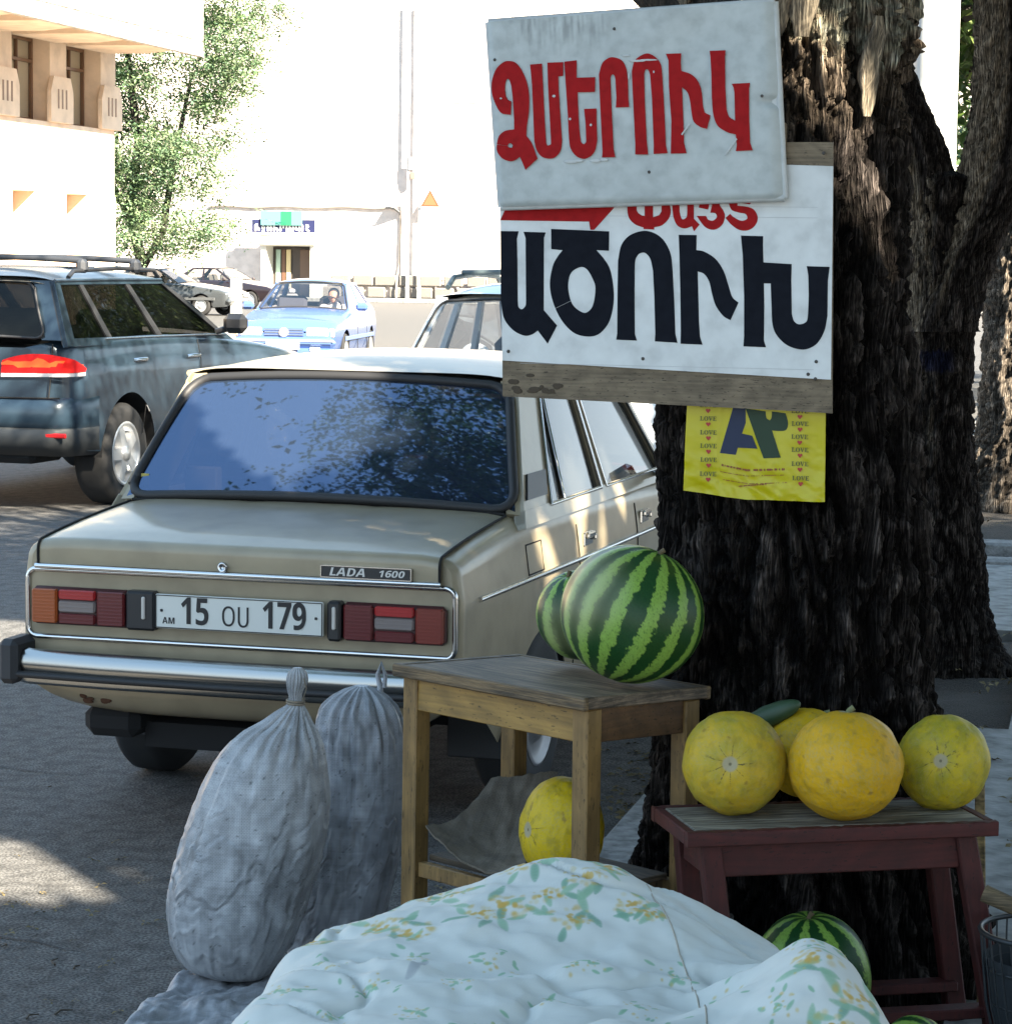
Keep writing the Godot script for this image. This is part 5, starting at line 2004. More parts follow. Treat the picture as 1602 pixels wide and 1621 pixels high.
func build_estate() -> void:
	var root := thing("car", "white estate car seen from behind, with roof rails, beyond the beige saloon", "car", Vector3(-3.55, 0.0, -16.8), deg_to_rad(-1.0))
	var p := paint("white_paint", lin(0.76, 0.78, 0.78), 0.3)
	var black := mat("black_trim", lin(0.02, 0.02, 0.022), 0.4)
	var sp := {
		"zr": 0.95, "zf": -3.5, "rr": 0.10, "rf": 0.2, "endtop": 0.3,
		"W": [[-3.5, 0.80], [-2.5, 0.87], [0.0, 0.87], [0.95, 0.85]],
		"YB": [[-3.5, 0.32], [-2.4, 0.26], [0.4, 0.27], [0.95, 0.38]],
		"YS": [[-3.5, 0.82], [-2.4, 0.92], [0.95, 0.98]],
		"YD": [[-3.5, 0.88], [-2.0, 1.0], [0.95, 1.05]],
		"wheels": [0.0, -2.6], "wr": 0.31, "arch": 0.37, "shoulder": 0.07, "crease": 0.85, "lean": 0.2,
		"cab_r": 1.0, "cab_f": -1.9, "paint": p,
		"rim": mat("steel_rim", lin(0.25, 0.25, 0.26), 0.4, 0.6),
		"glass": glass("estate_glass", Color(0.20, 0.23, 0.25), 0.22),
		"g": {"Rb": Vector3(0.815, 1.06, 0.92), "Rt": Vector3(0.640, 1.535, 0.62), "Ft": Vector3(0.63, 1.535, -0.95), "Fb": Vector3(0.80, 1.03, -1.85),
			"crown": 0.085, "edge": 0.03, "rearbow": 0.05, "roofpow": 5.0, "seal": 0.008,
			"pillars": [[0.0, 0.05, 0.0, 0.06], [0.28, 0.315, 0.28, 0.32], [0.60, 0.635, 0.63, 0.67], [0.97, 1.0, 0.97, 1.0]]},
	}
	car_body(sp, root)
	greenhouse(sp, root)
	wheels(sp, root, 0.19, 0.76)
	interior(sp, root, lin(0.06, 0.065, 0.07), 0.7, 0.15, -0.85, -1.65, 0.70, 1.05)
	var b := MB.new()
	for s in [-1.0, 1.0]:
		b = MB.new()
		b.tube([Vector3(s * 0.60, 1.60, 0.55), Vector3(s * 0.60, 1.665, 0.40), Vector3(s * 0.60, 1.685, -0.2), Vector3(s * 0.60, 1.67, -0.75), Vector3(s * 0.60, 1.60, -0.88)], 0.018, 8)
		part(b, "roof_rail", mat("rail_grey", lin(0.06, 0.08, 0.085), 0.4), root)
		b = MB.new()
		b.box(Vector3(0.22, 0.09, 0.03), Vector3(s * 0.70, 0.50, 1.012), 0.012)
		part(b, "tail_lamp", mat("lens_dark_red", lin(0.11, 0.006, 0.008), 0.14), root)
		b = MB.new()
		b.ball(Vector3(s * 0.98, 1.10, -1.62), Vector3(0.11, 0.075, 0.05), 14, 8)
		b.tube([Vector3(s * 0.80, 1.06, -1.66), Vector3(s * 0.93, 1.08, -1.63)], 0.02, 8)
		part(b, "mirror", p, root)
	for z in [0.2, -0.55]:
		b = MB.new()
		b.tube([Vector3(-0.60, 1.695, z), Vector3(0, 1.71, z), Vector3(0.60, 1.695, z)], 0.018, 8)
		part(b, "roof_bar", mat("rail_grey", lin(0.06, 0.08, 0.085), 0.4), root)
	b = MB.new()
	b.box(Vector3(1.70, 0.16, 0.14), Vector3(0, 0.50, 0.95), 0.05)
	part(b, "bumper", black, root)
	b = MB.new()
	b.box(Vector3(0.52, 0.115, 0.012), Vector3(0, 0.78, 0.962), 0.004)
	part(b, "number_plate", mat("plate_white", lin(0.66, 0.67, 0.63), 0.4), root)
	b = MB.new()
	b.tube([Vector3(0.1, 1.10, 0.972), Vector3(-0.12, 1.16, 0.95), Vector3(-0.40, 1.20, 0.92)], 0.010, 6)
	part(b, "wiper", black, root)
	b = MB.new()
	b.box(Vector3(0.30, 0.17, 0.004), Vector3(0.32, 1.40, 0.60), 0.0)
	part(b, "paper", mat("paper_pale", lin(0.5, 0.6, 0.56), 0.8), root)

func sedan_spec(p: Material, gl: Material) -> Dictionary:
	return {
		"zr": 0.98, "zf": -3.50, "rr": 0.16, "rf": 0.16, "endtop": 0.5,
		"W": [[-3.50, 0.78], [-2.6, 0.845], [0.0, 0.85], [0.98, 0.80]],
		"YB": [[-3.50, 0.28], [-2.4, 0.22], [0.4, 0.23], [0.98, 0.34]],
		"YS": [[-3.50, 0.64], [-2.6, 0.76], [-1.0, 0.86], [0.98, 0.86]],
		"YD": [[-3.50, 0.70], [-3.2, 0.78], [-1.9, 0.94], [0.2, 0.96], [0.98, 0.93]],
		"wheels": [0.0, -2.62], "wr": 0.30, "arch": 0.36, "shoulder": 0.10, "crease": 0.68, "lean": 0.14,
		"cab_r": 0.45, "cab_f": -1.75, "paint": p, "deckcrown": 0.04,
		"rim": mat("alloy", lin(0.62, 0.63, 0.64), 0.3, 0.7), "glass": gl,
		"g": {"Rb": Vector3(0.78, 0.965, 0.50), "Rt": Vector3(0.585, 1.365, -0.10), "Ft": Vector3(0.575, 1.365, -1.05), "Fb": Vector3(0.76, 0.94, -1.82),
			"crown": 0.055, "edge": 0.02, "rearbow": 0.06, "roofpow": 2.6, "seal": 0.012,
			"pillars": [[0.0, 0.10, 0.0, 0.08], [0.475, 0.51, 0.47, 0.51], [0.965, 1.0, 0.955, 1.0]]},
	}

func build_blue_car() -> void:
	var a := deg_to_rad(7.6)
	var turn := PI + a
	# the middle of its nose stands at (-12.55, -38.3)
	var root := thing("car", "light blue saloon car driving towards the viewer, driver at the wheel", "car", Vector3(-12.40 - sin(a) * 3.5, 0.0, -38.3 - cos(a) * 3.5), turn)
	var p := paint("blue_paint", lin(0.085, 0.15, 0.36), 0.25, 0.3)
	var sp := sedan_spec(p, glass("blue_car_glass", Color(0.05, 0.08, 0.12), 0.3))
	car_body(sp, root)
	greenhouse(sp, root)
	wheels(sp, root, 0.19, 0.75, 6)
	interior(sp, root, lin(0.10, 0.10, 0.13), 0.45, -0.15, -0.85, -1.55, 0.68, 0.95)
	var black := mat("black_trim", lin(0.02, 0.02, 0.022), 0.4)
	var b := MB.new()
	b.box(Vector3(0.62, 0.13, 0.03), Vector3(0, 0.625, -3.495), 0.01)
	var gr := part(b, "grille", mat("grille_blue", lin(0.04, 0.07, 0.20), 0.5), root)
	for k in 3:
		b = MB.new()
		b.box(Vector3(0.60, 0.014, 0.02), Vector3(0, 0.585 + k * 0.04, -3.512), 0.003)
		part(b, "grille_bar", mat("chrome", lin(0.62, 0.62, 0.62), 0.18, 1.0), gr)
	b = MB.new()
	b.xf = Transform3D(Basis(Vector3.RIGHT, -PI / 2), Vector3(0, 0.625, -3.52))
	b.lathe([Vector2(0.075, -0.02), Vector2(0.075, 0.01), Vector2(0.06, 0.014), Vector2(0.0, 0.014)], 24)
	part(b, "emblem", mat("alloy", lin(0.62, 0.63, 0.64), 0.3, 0.7), gr)
	for s in [-1.0, 1.0]:
		b = MB.new()
		b.box(Vector3(0.36, 0.145, 0.10), Vector3(s * 0.515, 0.625, -3.46), 0.03)
		part(b, "headlamp", mat("headlamp_clear", lin(0.62, 0.68, 0.72), 0.1, 0.2), root)
		b = MB.new()
		b.box(Vector3(0.09, 0.14, 0.12), Vector3(s * 0.735, 0.62, -3.40), 0.02)
		part(b, "indicator", mat("indicator", lin(0.5, 0.36, 0.25), 0.15), root)
		b = MB.new()
		b.box(Vector3(0.20, 0.13, 0.12), Vector3(s * 0.93, 1.0, -1.62), 0.04)
		part(b, "mirror", p, root)
		b = MB.new()
		for z in [-0.55, -1.55]:
			b.tube([Vector3(s * 0.853, 0.3, z), Vector3(s * 0.853, 0.68, z), Vector3(s * 0.83, 0.86, z)], 0.006, 5)
		part(b, "door_gap", mat("panel_gap", lin(0.012, 0.011, 0.010), 0.9), root)
		b = MB.new()
		b.box(Vector3(0.02, 0.07, 3.0), Vector3(s * 0.858, 0.52, -1.3), 0.008)
		part(b, "side_strip", mat("strip_blue", lin(0.10, 0.15, 0.30), 0.5), root)
		b = MB.new()
		b.box(Vector3(0.16, 0.07, 0.03), Vector3(s * 0.50, 0.37, -3.575), 0.01)
		part(b, "fog_lamp", mat("headlamp_clear", lin(0.62, 0.68, 0.72), 0.1, 0.2), root)
	b = MB.new()
	b.box(Vector3(1.62, 0.16, 0.20), Vector3(0, 0.465, -3.50), 0.07)
	b.box(Vector3(1.56, 0.18, 0.16), Vector3(0, 0.32, -3.49), 0.06)
	part(b, "bumper", p, root)
	b = MB.new()
	b.box(Vector3(1.60, 0.035, 0.03), Vector3(0, 0.50, -3.60), 0.01)
	part(b, "bumper_strip", mat("bumper_pale", lin(0.42, 0.46, 0.50), 0.4), root)
	b = MB.new()
	b.box(Vector3(0.52, 0.115, 0.02), Vector3(0, 0.42, -3.612), 0.004)
	part(b, "number_plate", mat("plate_white", lin(0.66, 0.67, 0.63), 0.4), root)
	# the driver, on the car's left
	var at: Vector3 = root.transform * Vector3(-0.36, 0.0, -1.0)
	var d := thing("person", "driver in a pale shirt at the wheel of the light blue car", "person", at, turn)
	build_driver(d)

# signed distance of a tapered capsule
func cap_d(p: Vector3, a: Vector3, b: Vector3, ra: float, rb: float) -> float:
	var ab := b - a
	var t := clampf((p - a).dot(ab) / ab.length_squared(), 0.0, 1.0)
	return p.distance_to(a + ab * t) - lerpf(ra, rb, t)

func smin(a: float, b: float, k: float) -> float:
	var h := maxf(k - absf(a - b), 0.0) / k
	return minf(a, b) - h * h * k * 0.25

# surface nets over a field
func nets(b: MB, lo: Vector3, hi: Vector3, cell: float, field: Callable) -> void:
	var nx := int((hi.x - lo.x) / cell) + 2
	var ny := int((hi.y - lo.y) / cell) + 2
	var nz := int((hi.z - lo.z) / cell) + 2
	var f := PackedFloat32Array()
	f.resize(nx * ny * nz)
	for z in nz:
		for y in ny:
			for x in nx:
				f[x + nx * (y + ny * z)] = field.call(lo + Vector3(x, y, z) * cell)
	var id := {}
	for z in nz - 1:
		for y in ny - 1:
			for x in nx - 1:
				var i0 := x + nx * (y + ny * z)
				var sum := Vector3.ZERO
				var cnt := 0
				for e in [[0, 0, 0, 1, 0, 0], [0, 1, 0, 1, 1, 0], [0, 0, 1, 1, 0, 1], [0, 1, 1, 1, 1, 1], [0, 0, 0, 0, 1, 0], [1, 0, 0, 1, 1, 0], [0, 0, 1, 0, 1, 1], [1, 0, 1, 1, 1, 1], [0, 0, 0, 0, 0, 1], [1, 0, 0, 1, 0, 1], [0, 1, 0, 0, 1, 1], [1, 1, 0, 1, 1, 1]]:
					var fa := f[i0 + e[0] + nx * (e[1] + ny * e[2])]
					var fb := f[i0 + e[3] + nx * (e[4] + ny * e[5])]
					if (fa < 0.0) != (fb < 0.0):
						var t := fa / (fa - fb)
						sum += Vector3(e[0], e[1], e[2]).lerp(Vector3(e[3], e[4], e[5]), t)
						cnt += 1
				if cnt:
					var p := lo + (Vector3(x, y, z) + sum / cnt) * cell
					var h := cell * 0.5
					var g := Vector3(field.call(p + Vector3(h, 0, 0)) - field.call(p - Vector3(h, 0, 0)), field.call(p + Vector3(0, h, 0)) - field.call(p - Vector3(0, h, 0)), field.call(p + Vector3(0, 0, h)) - field.call(p - Vector3(0, 0, h)))
					id[i0] = b.put(p, g.normalized())
	for z in range(1, nz - 1):
		for y in range(1, ny - 1):
			for x in range(1, nx - 1):
				var i0 := x + nx * (y + ny * z)
				var s0 := f[i0] < 0.0
				for ax in 3:
					var st: int = [1, nx, nx * ny][ax]
					if s0 != (f[i0 + st] < 0.0):
						var u: int = [1, nx, nx * ny][(ax + 1) % 3]
						var w: int = [1, nx, nx * ny][(ax + 2) % 3]
						var q := [i0, i0 - u, i0 - u - w, i0 - w]
						if q.all(func(k): return id.has(k)):
							b.face(id[q[0]], id[q[1]], id[q[2]])
							b.face(id[q[0]], id[q[2]], id[q[3]])

func build_driver(d: Node3D) -> void:
	# seated: hips at 0.42, shoulders at 0.98, hands on the wheel ahead (towards -z)
	var bones := [
		[Vector3(0, 0.44, 0.05), Vector3(0, 0.70, 0.08), 0.15, 0.155], [Vector3(0, 0.70, 0.08), Vector3(0, 0.92, 0.08), 0.155, 0.13],
		[Vector3(-0.16, 0.95, 0.08), Vector3(0.16, 0.95, 0.08), 0.075, 0.075], [Vector3(0, 0.96, 0.07), Vector3(0, 1.06, 0.05), 0.055, 0.05],
		[Vector3(-0.19, 0.94, 0.07), Vector3(-0.27, 0.74, -0.12), 0.06, 0.046], [Vector3(-0.27, 0.74, -0.12), Vector3(-0.17, 0.92, -0.30), 0.044, 0.030],
		[Vector3(0.19, 0.94, 0.07), Vector3(0.27, 0.74, -0.12), 0.06, 0.046], [Vector3(0.27, 0.74, -0.12), Vector3(0.17, 0.92, -0.30), 0.044, 0.030],
		[Vector3(-0.10, 0.44, 0.03), Vector3(-0.14, 0.50, -0.38), 0.085, 0.062], [Vector3(0.10, 0.44, 0.03), Vector3(0.14, 0.50, -0.38), 0.085, 0.062],
		[Vector3(-0.14, 0.50, -0.38), Vector3(-0.13, 0.30, -0.62), 0.058, 0.042], [Vector3(0.14, 0.50, -0.38), Vector3(0.13, 0.30, -0.62), 0.058, 0.042],
	]
	var b := MB.new()
	nets(b, Vector3(-0.4, 0.22, -0.75), Vector3(0.4, 1.1, 0.3), 0.022, func(p: Vector3):
		var v := 9.0
		for k in bones:
			v = smin(v, cap_d(p, k[0], k[1], k[2], k[3]), 0.05)
		return v)
	part(b, "body", mat("pale_shirt", lin(0.62, 0.58, 0.58), 0.9), d)
	b = MB.new()
	nets(b, Vector3(-0.12, 1.0, -0.12), Vector3(0.12, 1.30, 0.18), 0.012, func(p: Vector3):
		var v := smin(cap_d(p, Vector3(0, 1.19, 0.04), Vector3(0, 1.17, 0.02), 0.088, 0.082), cap_d(p, Vector3(0, 1.12, -0.01), Vector3(0, 1.09, -0.025), 0.060, 0.045), 0.05)
		v = smin(v, cap_d(p, Vector3(0, 1.165, -0.07), Vector3(0, 1.135, -0.088), 0.010, 0.015), 0.02)
		for s in [-1.0, 1.0]:
			v = smin(v, cap_d(p, Vector3(s * 0.082, 1.165, 0.03), Vector3(s * 0.086, 1.13, 0.025), 0.014, 0.010), 0.012)
			v = maxf(v, 0.014 - p.distance_to(Vector3(s * 0.031, 1.162, -0.082)))
		return v)
	var head := part(b, "head", mat("skin", lin(0.42, 0.22, 0.15), 0.6), d)
	b = MB.new()
	for s in [-1.0, 1.0]:
		b.ball(Vector3(s * 0.031, 1.162, -0.060), Vector3(0.012, 0.012, 0.012), 10, 8)
	part(b, "eyes", mat("eye", lin(0.3, 0.28, 0.26), 0.2), head)
	b = MB.new()
	b.box(Vector3(0.045, 0.008, 0.008), Vector3(0, 1.098, -0.078), 0.003)
	part(b, "mouth", mat("lips", lin(0.30, 0.10, 0.08), 0.6), head)
	b = MB.new()
	nets(b, Vector3(-0.12, 1.08, -0.1), Vector3(0.12, 1.32, 0.18), 0.014, func(p: Vector3):
		var v := cap_d(p, Vector3(0, 1.20, 0.055), Vector3(0, 1.17, 0.055), 0.094, 0.088)
		return maxf(v, (-p.z - 0.02) * 0.9 + (1.20 - p.y) * 0.8 - 0.02))
	part(b, "hair", mat("dark_hair", lin(0.02, 0.015, 0.012), 0.7), head)
	for s in [-1.0, 1.0]:
		b = MB.new()
		nets(b, Vector3(s * 0.15 - 0.07, 0.87, -0.42), Vector3(s * 0.15 + 0.07, 1.0, -0.27), 0.009, func(p: Vector3):
			var v := cap_d(p, Vector3(s * 0.17, 0.92, -0.30), Vector3(s * 0.165, 0.94, -0.345), 0.030, 0.026)
			for k in 4:
				var o := Vector3(s * (0.145 + k * 0.013), 0.958 - k * 0.011, -0.362)
				var e := o + Vector3(-s * 0.012, 0.006, -0.026)
				v = smin(v, cap_d(p, o, e, 0.0095, 0.009), 0.006)
				v = smin(v, cap_d(p, e, e + Vector3(-s * 0.004, -0.022, 0.004), 0.009, 0.008), 0.006)
			v = smin(v, cap_d(p, Vector3(s * 0.148, 0.945, -0.325), Vector3(s * 0.128, 0.962, -0.345), 0.011, 0.009), 0.008)
			return v)
		part(b, "hand", mat("skin", lin(0.42, 0.22, 0.15), 0.6), d)

func build_parked_cars() -> void:
	var silver := paint("silver_paint", lin(0.09, 0.10, 0.11), 0.3, 0.5)
	var root := thing("car", "silver saloon car side-on behind the off-road car, nose by the white post", "car", Vector3(-29.1, 0.0, -75.2), -PI / 2 - 0.12)
	var sp := sedan_spec(silver, glass("silver_car_glass", Color(0.03, 0.05, 0.06), 0.6))
	car_body(sp, root)
	greenhouse(sp, root)
	wheels(sp, root, 0.19, 0.75)
	interior(sp, root, lin(0.10, 0.10, 0.10), 0.45, -0.15, -0.85, -1.55, 0.68, 0.95)
	var b := MB.new()
	for s in [-1.0, 1.0]:
		b = MB.new()
		b.box(Vector3(0.02, 0.09, 3.6), Vector3(s * 0.858, 0.50, -1.3), 0.008)
		part(b, "side_strip", mat("strip_grey", lin(0.08, 0.085, 0.09), 0.5), root)
		b = MB.new()
		b.box(Vector3(0.36, 0.13, 0.10), Vector3(s * 0.515, 0.625, -3.46), 0.03)
		part(b, "headlamp", mat("headlamp_clear", lin(0.62, 0.68, 0.72), 0.1, 0.2), root)
		b = MB.new()
		b.box(Vector3(0.18, 0.12, 0.10), Vector3(s * 0.93, 1.0, -1.62), 0.04)
		part(b, "mirror", silver, root)
	b = MB.new()
	b.box(Vector3(1.62, 0.18, 0.20), Vector3(0, 0.44, -3.50), 0.07)
	part(b, "bumper", silver, root)
	var dark := paint("maroon_paint", lin(0.016, 0.009, 0.011), 0.25, 0.2)
	root = thing("car", "dark maroon car parked beyond the silver one, by the hotel porch", "car", Vector3(-31.0, 0.0, -86.2), -PI / 2 - 0.25)
	sp = sedan_spec(dark, glass("dark_car_glass", Color(0.10, 0.12, 0.12), 0.35))
	sp.wr = 0.30
	car_body(sp, root)
	greenhouse(sp, root)
	wheels(sp, root, 0.19, 0.75)
	interior(sp, root, lin(0.20, 0.19, 0.17), 0.45, -0.15, -0.85, -1.55, 0.68, 0.95)
	for s in [-1.0, 1.0]:
		b = MB.new()
		b.box(Vector3(0.36, 0.13, 0.10), Vector3(s * 0.515, 0.625, -3.46), 0.03)
		part(b, "headlamp", mat("headlamp_clear", lin(0.62, 0.68, 0.72), 0.1, 0.2), root)
		b = MB.new()
		b.box(Vector3(0.18, 0.12, 0.10), Vector3(s * 0.93, 1.0, -1.62), 0.04)
		part(b, "mirror", dark, root)
	b = MB.new()
	b.box(Vector3(1.62, 0.18, 0.20), Vector3(0, 0.44, -3.50), 0.07)
	part(b, "bumper", mat("bumper_grey", lin(0.2, 0.2, 0.2), 0.5), root)

# ------------------------------------------------------------------ the stall
# hand-painted lettering: outlines in millimetres from the middle of each board (a third number marks a rounded point)
const UPPER_LETTERS := [
	[[-277, -21], [-299, -17, 1], [-313, 4, 1], [-321, 28, 1], [-321, 54, 1], [-312, 79, 1], [-296, 94, 1], [-281, 97, 1], [-266, 92, 1], [-252, 74, 1], [-241, 48, 1], [-236, 21, 1], [-236, -15, 1], [-240, -44, 1], [-241, -67], [-228, -84, 1], [-215, -117], [-242, -142], [-255, -113], [-267, -121, 1], [-279, -123, 1], [-296, -116, 1], [-307, -102, 1], [-308, -86, 1], [-303, -67, 1], [-289, -56, 1], [-269, -53], [-270, -24, 1], [-273, 11, 1], [-276, 38, 1], [-281, 55, 1], [-285, 58, 1], [-289, 54, 1], [-291, 38, 1], [-289, 21, 1], [-283, 11, 1], [-276, 9]],
	[[-235, 89], [-208, 91], [-205, 45], [-200, -32], [-196, -82], [-194, -87, 1], [-191, -88, 1], [-186, -86, 1], [-185, -82], [-189, -24], [-194, 45], [-196, 93], [-160, 94], [-160, 64], [-171, 63], [-169, 28], [-164, -32], [-160, -79], [-163, -99, 1], [-174, -113, 1], [-188, -117, 1], [-205, -113, 1], [-217, -99, 1], [-223, -79], [-226, -24], [-230, 45]],
	[[-158, 95], [-130, 98], [-130, 60], [-88, 61], [-88, 29], [-127, 28], [-125, -7], [-122, -49], [-118, -79], [-115, -83, 1], [-111, -85, 1], [-108, -83, 1], [-106, -79], [-108, -41], [-112, -8], [-84, -7], [-83, -41], [-81, -75], [-85, -97, 1], [-95, -111, 1], [-111, -117, 1], [-128, -111, 1], [-141, -94, 1], [-145, -72], [-148, -24], [-154, 45]],
	[[-70, -114], [-69, -102], [-77, 16], [-80, 67], [-73, 91, 1], [-60, 102, 1], [-47, 104, 1], [-29, 97, 1], [-19, 79, 1], [-15, 54], [-13, 10], [-11, -4], [-41, -5], [-40, 16], [-43, 56], [-45, 64, 1], [-49, 67, 1], [-52, 65, 1], [-54, 59], [-50, -10], [-44, -97], [-40, -113]],
	[[4, -107], [4, -87], [-3, 15], [-7, 74], [-1, 96, 1], [14, 108, 1], [29, 112, 1], [45, 104, 1], [57, 89, 1], [61, 66], [68, -23], [72, -87], [76, -104], [45, -106], [45, -87], [39, 15], [34, 66], [31, 74, 1], [27, 78, 1], [23, 76, 1], [21, 69], [23, 15], [29, -74], [33, -107]],
	[[68, 111], [102, 112], [101, 92], [103, 74], [124, 67, 1], [139, 53, 1], [148, 31, 1], [152, 0, 1], [156, -16], [169, -22], [162, -51], [147, -47, 1], [132, -35, 1], [127, -15, 1], [123, 10, 1], [117, 28, 1], [105, 39], [109, -23], [112, -81], [118, -104], [83, -105], [83, -35], [76, 41], [74, 97]],
	[[164, 117], [199, 118], [198, 104], [200, 41], [204, -10], [210, -25, 1], [223, -33], [220, 28], [218, 38], [214, 46], [254, 48], [252, 35], [254, -35], [257, -81], [263, -97], [226, -99], [228, -86], [225, -63], [206, -58, 1], [185, -44, 1], [175, -20, 1], [171, 15], [169, 66], [166, 104]],
]
const UPPER_HOLE := [[-277, -83, 1], [-273, -86, 1], [-271, -89, 1], [-273, -93, 1], [-277, -94, 1], [-281, -92, 1], [-283, -89, 1], [-281, -85, 1]]
const UPPER_BOARD := [[-335, 183], [301, 223], [332, -199], [-301, -224]]
const LOWER_LETTERS := [  # the first four red, the rest black
	[[-380, 123], [-367, 151], [-363, 165], [-132, 171], [-121, 153], [-165, 104], [-174, 104], [-177, 122]],
	[[7, 181], [25, 181], [26, 146], [30, 132, 1], [35, 129, 1], [42, 135, 1], [43, 150], [42, 181], [57, 182], [58, 131], [71, 118], [59, 103], [54, 114], [38, 109, 1], [22, 115, 1], [13, 132, 1], [10, 150]],
	[[75, 182], [112, 182], [115, 160], [123, 149, 1], [127, 136, 1], [121, 118, 1], [104, 107, 1], [83, 113, 1], [64, 137], [85, 137], [90, 129, 1], [101, 127, 1], [109, 135, 1], [105, 143, 1], [94, 144], [98, 162], [92, 163], [89, 151], [68, 155]],
	[[137, 182], [185, 182], [188, 173], [181, 163], [154, 167], [154, 160], [174, 158, 1], [190, 152, 1], [199, 136, 1], [195, 119, 1], [180, 107, 1], [160, 107, 1], [142, 118, 1], [128, 133], [138, 142], [148, 134, 1], [164, 127, 1], [176, 132, 1], [172, 142, 1], [157, 145, 1], [141, 151, 1], [134, 167]],
	[[-379, 99], [-337, 99], [-341, 82], [-339, 34], [-337, -56], [-335, -70, 1], [-327, -75, 1], [-319, -67, 1], [-318, -56], [-321, 84], [-326, 98], [-275, 97], [-279, 85], [-277, -76], [-246, -110], [-267, -151], [-290, -122], [-303, -131, 1], [-321, -134, 1], [-347, -122, 1], [-368, -96, 1], [-376, -57]],
	[[-111, -139], [-109, -125], [-110, -30], [-110, 37], [-103, 71, 1], [-84, 93, 1], [-53, 103, 1], [-27, 97, 1], [-7, 81, 1], [8, 52, 1], [13, 16], [18, -51], [22, -124], [27, -143], [-24, -141], [-23, -125], [-27, -40], [-31, 16], [-37, 40, 1], [-46, 52, 1], [-54, 55, 1], [-64, 51, 1], [-71, 38, 1], [-72, 15], [-71, -52], [-69, -126], [-64, -140]],
	[[25, 95], [65, 95], [65, 62], [82, 59, 1], [107, 44, 1], [126, 18, 1], [138, -15, 1], [147, -40, 1], [161, -52], [144, -91], [128, -82, 1], [111, -60, 1], [102, -34, 1], [95, -7, 1], [83, 10, 1], [69, 15], [71, -27], [74, -94], [77, -128], [83, -146], [34, -145], [34, -117], [31, -28], [27, 61]],
	[[163, 95], [212, 94], [212, 75], [214, 37], [276, 34], [276, -2], [279, -75], [284, -90, 1], [295, -97, 1], [309, -93, 1], [314, -81, 1], [315, -34], [313, 10], [309, 30], [359, 29], [356, -1], [357, -78], [351, -111, 1], [336, -138, 1], [314, -151, 1], [292, -151, 1], [268, -142, 1], [247, -122, 1], [237, -98, 1], [234, -58], [231, -9], [216, -9], [218, -58], [219, -134], [224, -149], [174, -148], [175, -126], [173, -37], [168, 52]],
]
const LOWER_PYUR := [[-43, 190, 1], [-20, 185, 1], [-2, 170, 1], [6, 152, 1], [3, 132, 1], [-12, 116, 1], [-30, 111], [-30, 106], [-54, 107], [-54, 110], [-73, 117, 1], [-87, 131, 1], [-91, 151, 1], [-87, 169, 1], [-70, 184, 1]]
const LOWER_PYUR_HOLES := [ [[-53, 181], [-52, 136], [-62, 138, 1], [-70, 149, 1], [-68, 165, 1], [-62, 176, 1]], [[-34, 181], [-33, 133], [-19, 138, 1], [-14, 149, 1], [-16, 165, 1], [-23, 176, 1]] ]
const LOWER_TSA := [[-263, 105], [-131, 101], [-131, 58], [-159, 59], [-141, 39, 1], [-127, 15, 1], [-119, -26, 1], [-119, -64, 1], [-129, -102, 1], [-152, -128, 1], [-180, -133, 1], [-210, -124, 1], [-238, -95, 1], [-257, -55, 1], [-264, -17, 1], [-258, 22, 1], [-247, 44, 1], [-236, 58], [-262, 60]]
const LOWER_TSA_HOLE := [[-195, 21, 1], [-180, 16, 1], [-167, -4, 1], [-160, -26, 1], [-165, -63, 1], [-178, -79, 1], [-192, -78, 1], [-211, -63, 1], [-220, -39, 1], [-222, -14, 1], [-215, 9, 1]]
const LOWER_PAPER := [[-382, 192], [246, 250], [361, 247], [368, -217], [-371, -191]]
const LOWER_BOARD := [[-380, 234], [57, 298], [359, 299], [372, -291], [252, -287], [-370, -272]]
const BAG := [[-153, 109], [155, 89], [158, -128], [-20, -128], [-159, -113]]
const BAG_A := [[-50, 77], [-22, 75], [-21, 43], [-29, 19], [-6, 15], [6, -14], [-38, -13], [-42, -29], [-78, -26]]
const BAG_P := [[-22, 75], [23, 70], [25, 56, 1], [31, 50, 1], [36, 56, 1], [37, 70], [67, 67], [73, 46, 1], [69, 30, 1], [53, 27, 1], [38, 28], [59, -32], [20, -35]]
const BAG_HEARTS := [[-106, 68], [-105, 38], [-104, 7], [-103, -23], [-102, -54], [-103, -86], [99, 60], [100, 32], [100, 3], [101, -26], [102, -57], [104, -89]]
const BAG_RED := [[-73, -52], [-16, -63], [72, -57], [-76, -67], [-16, -76], [70, -70], [-69, -85], [-11, -93], [74, -87], [-34, -99], [-6, -96], [28, -92]]

func flat_poly(b: MB, pts: PackedVector2Array, z: float) -> void:
	b.prism(pts, z, z, false)

func mm(pts: Array) -> PackedVector2Array:
	return outline(pts, Vector2.ZERO, 1000.0)

# a bowed board face cut to a four-cornered outline, with grime in its colour
func board_face(q: PackedVector2Array, z: float, nx: int, ny: int, tint: Callable, relief: Callable) -> MB:
	var rows := []
	var cols := []
	for r in ny + 1:
		var row := PackedVector3Array()
		var cr := PackedColorArray()
		var v := float(r) / ny
		for k in nx + 1:
			var u := float(k) / nx
			var p := q[0].lerp(q[1], u).lerp(q[3].lerp(q[2], u), v)
			row.append(Vector3(p.x, p.y, z + relief.call(u, v)))
			cr.append(tint.call(u, v))
		rows.append(row)
		cols.append(cr)
	var b := MB.new()
	b.grid(rows, false, Vector3.BACK, null, cols)
	return b

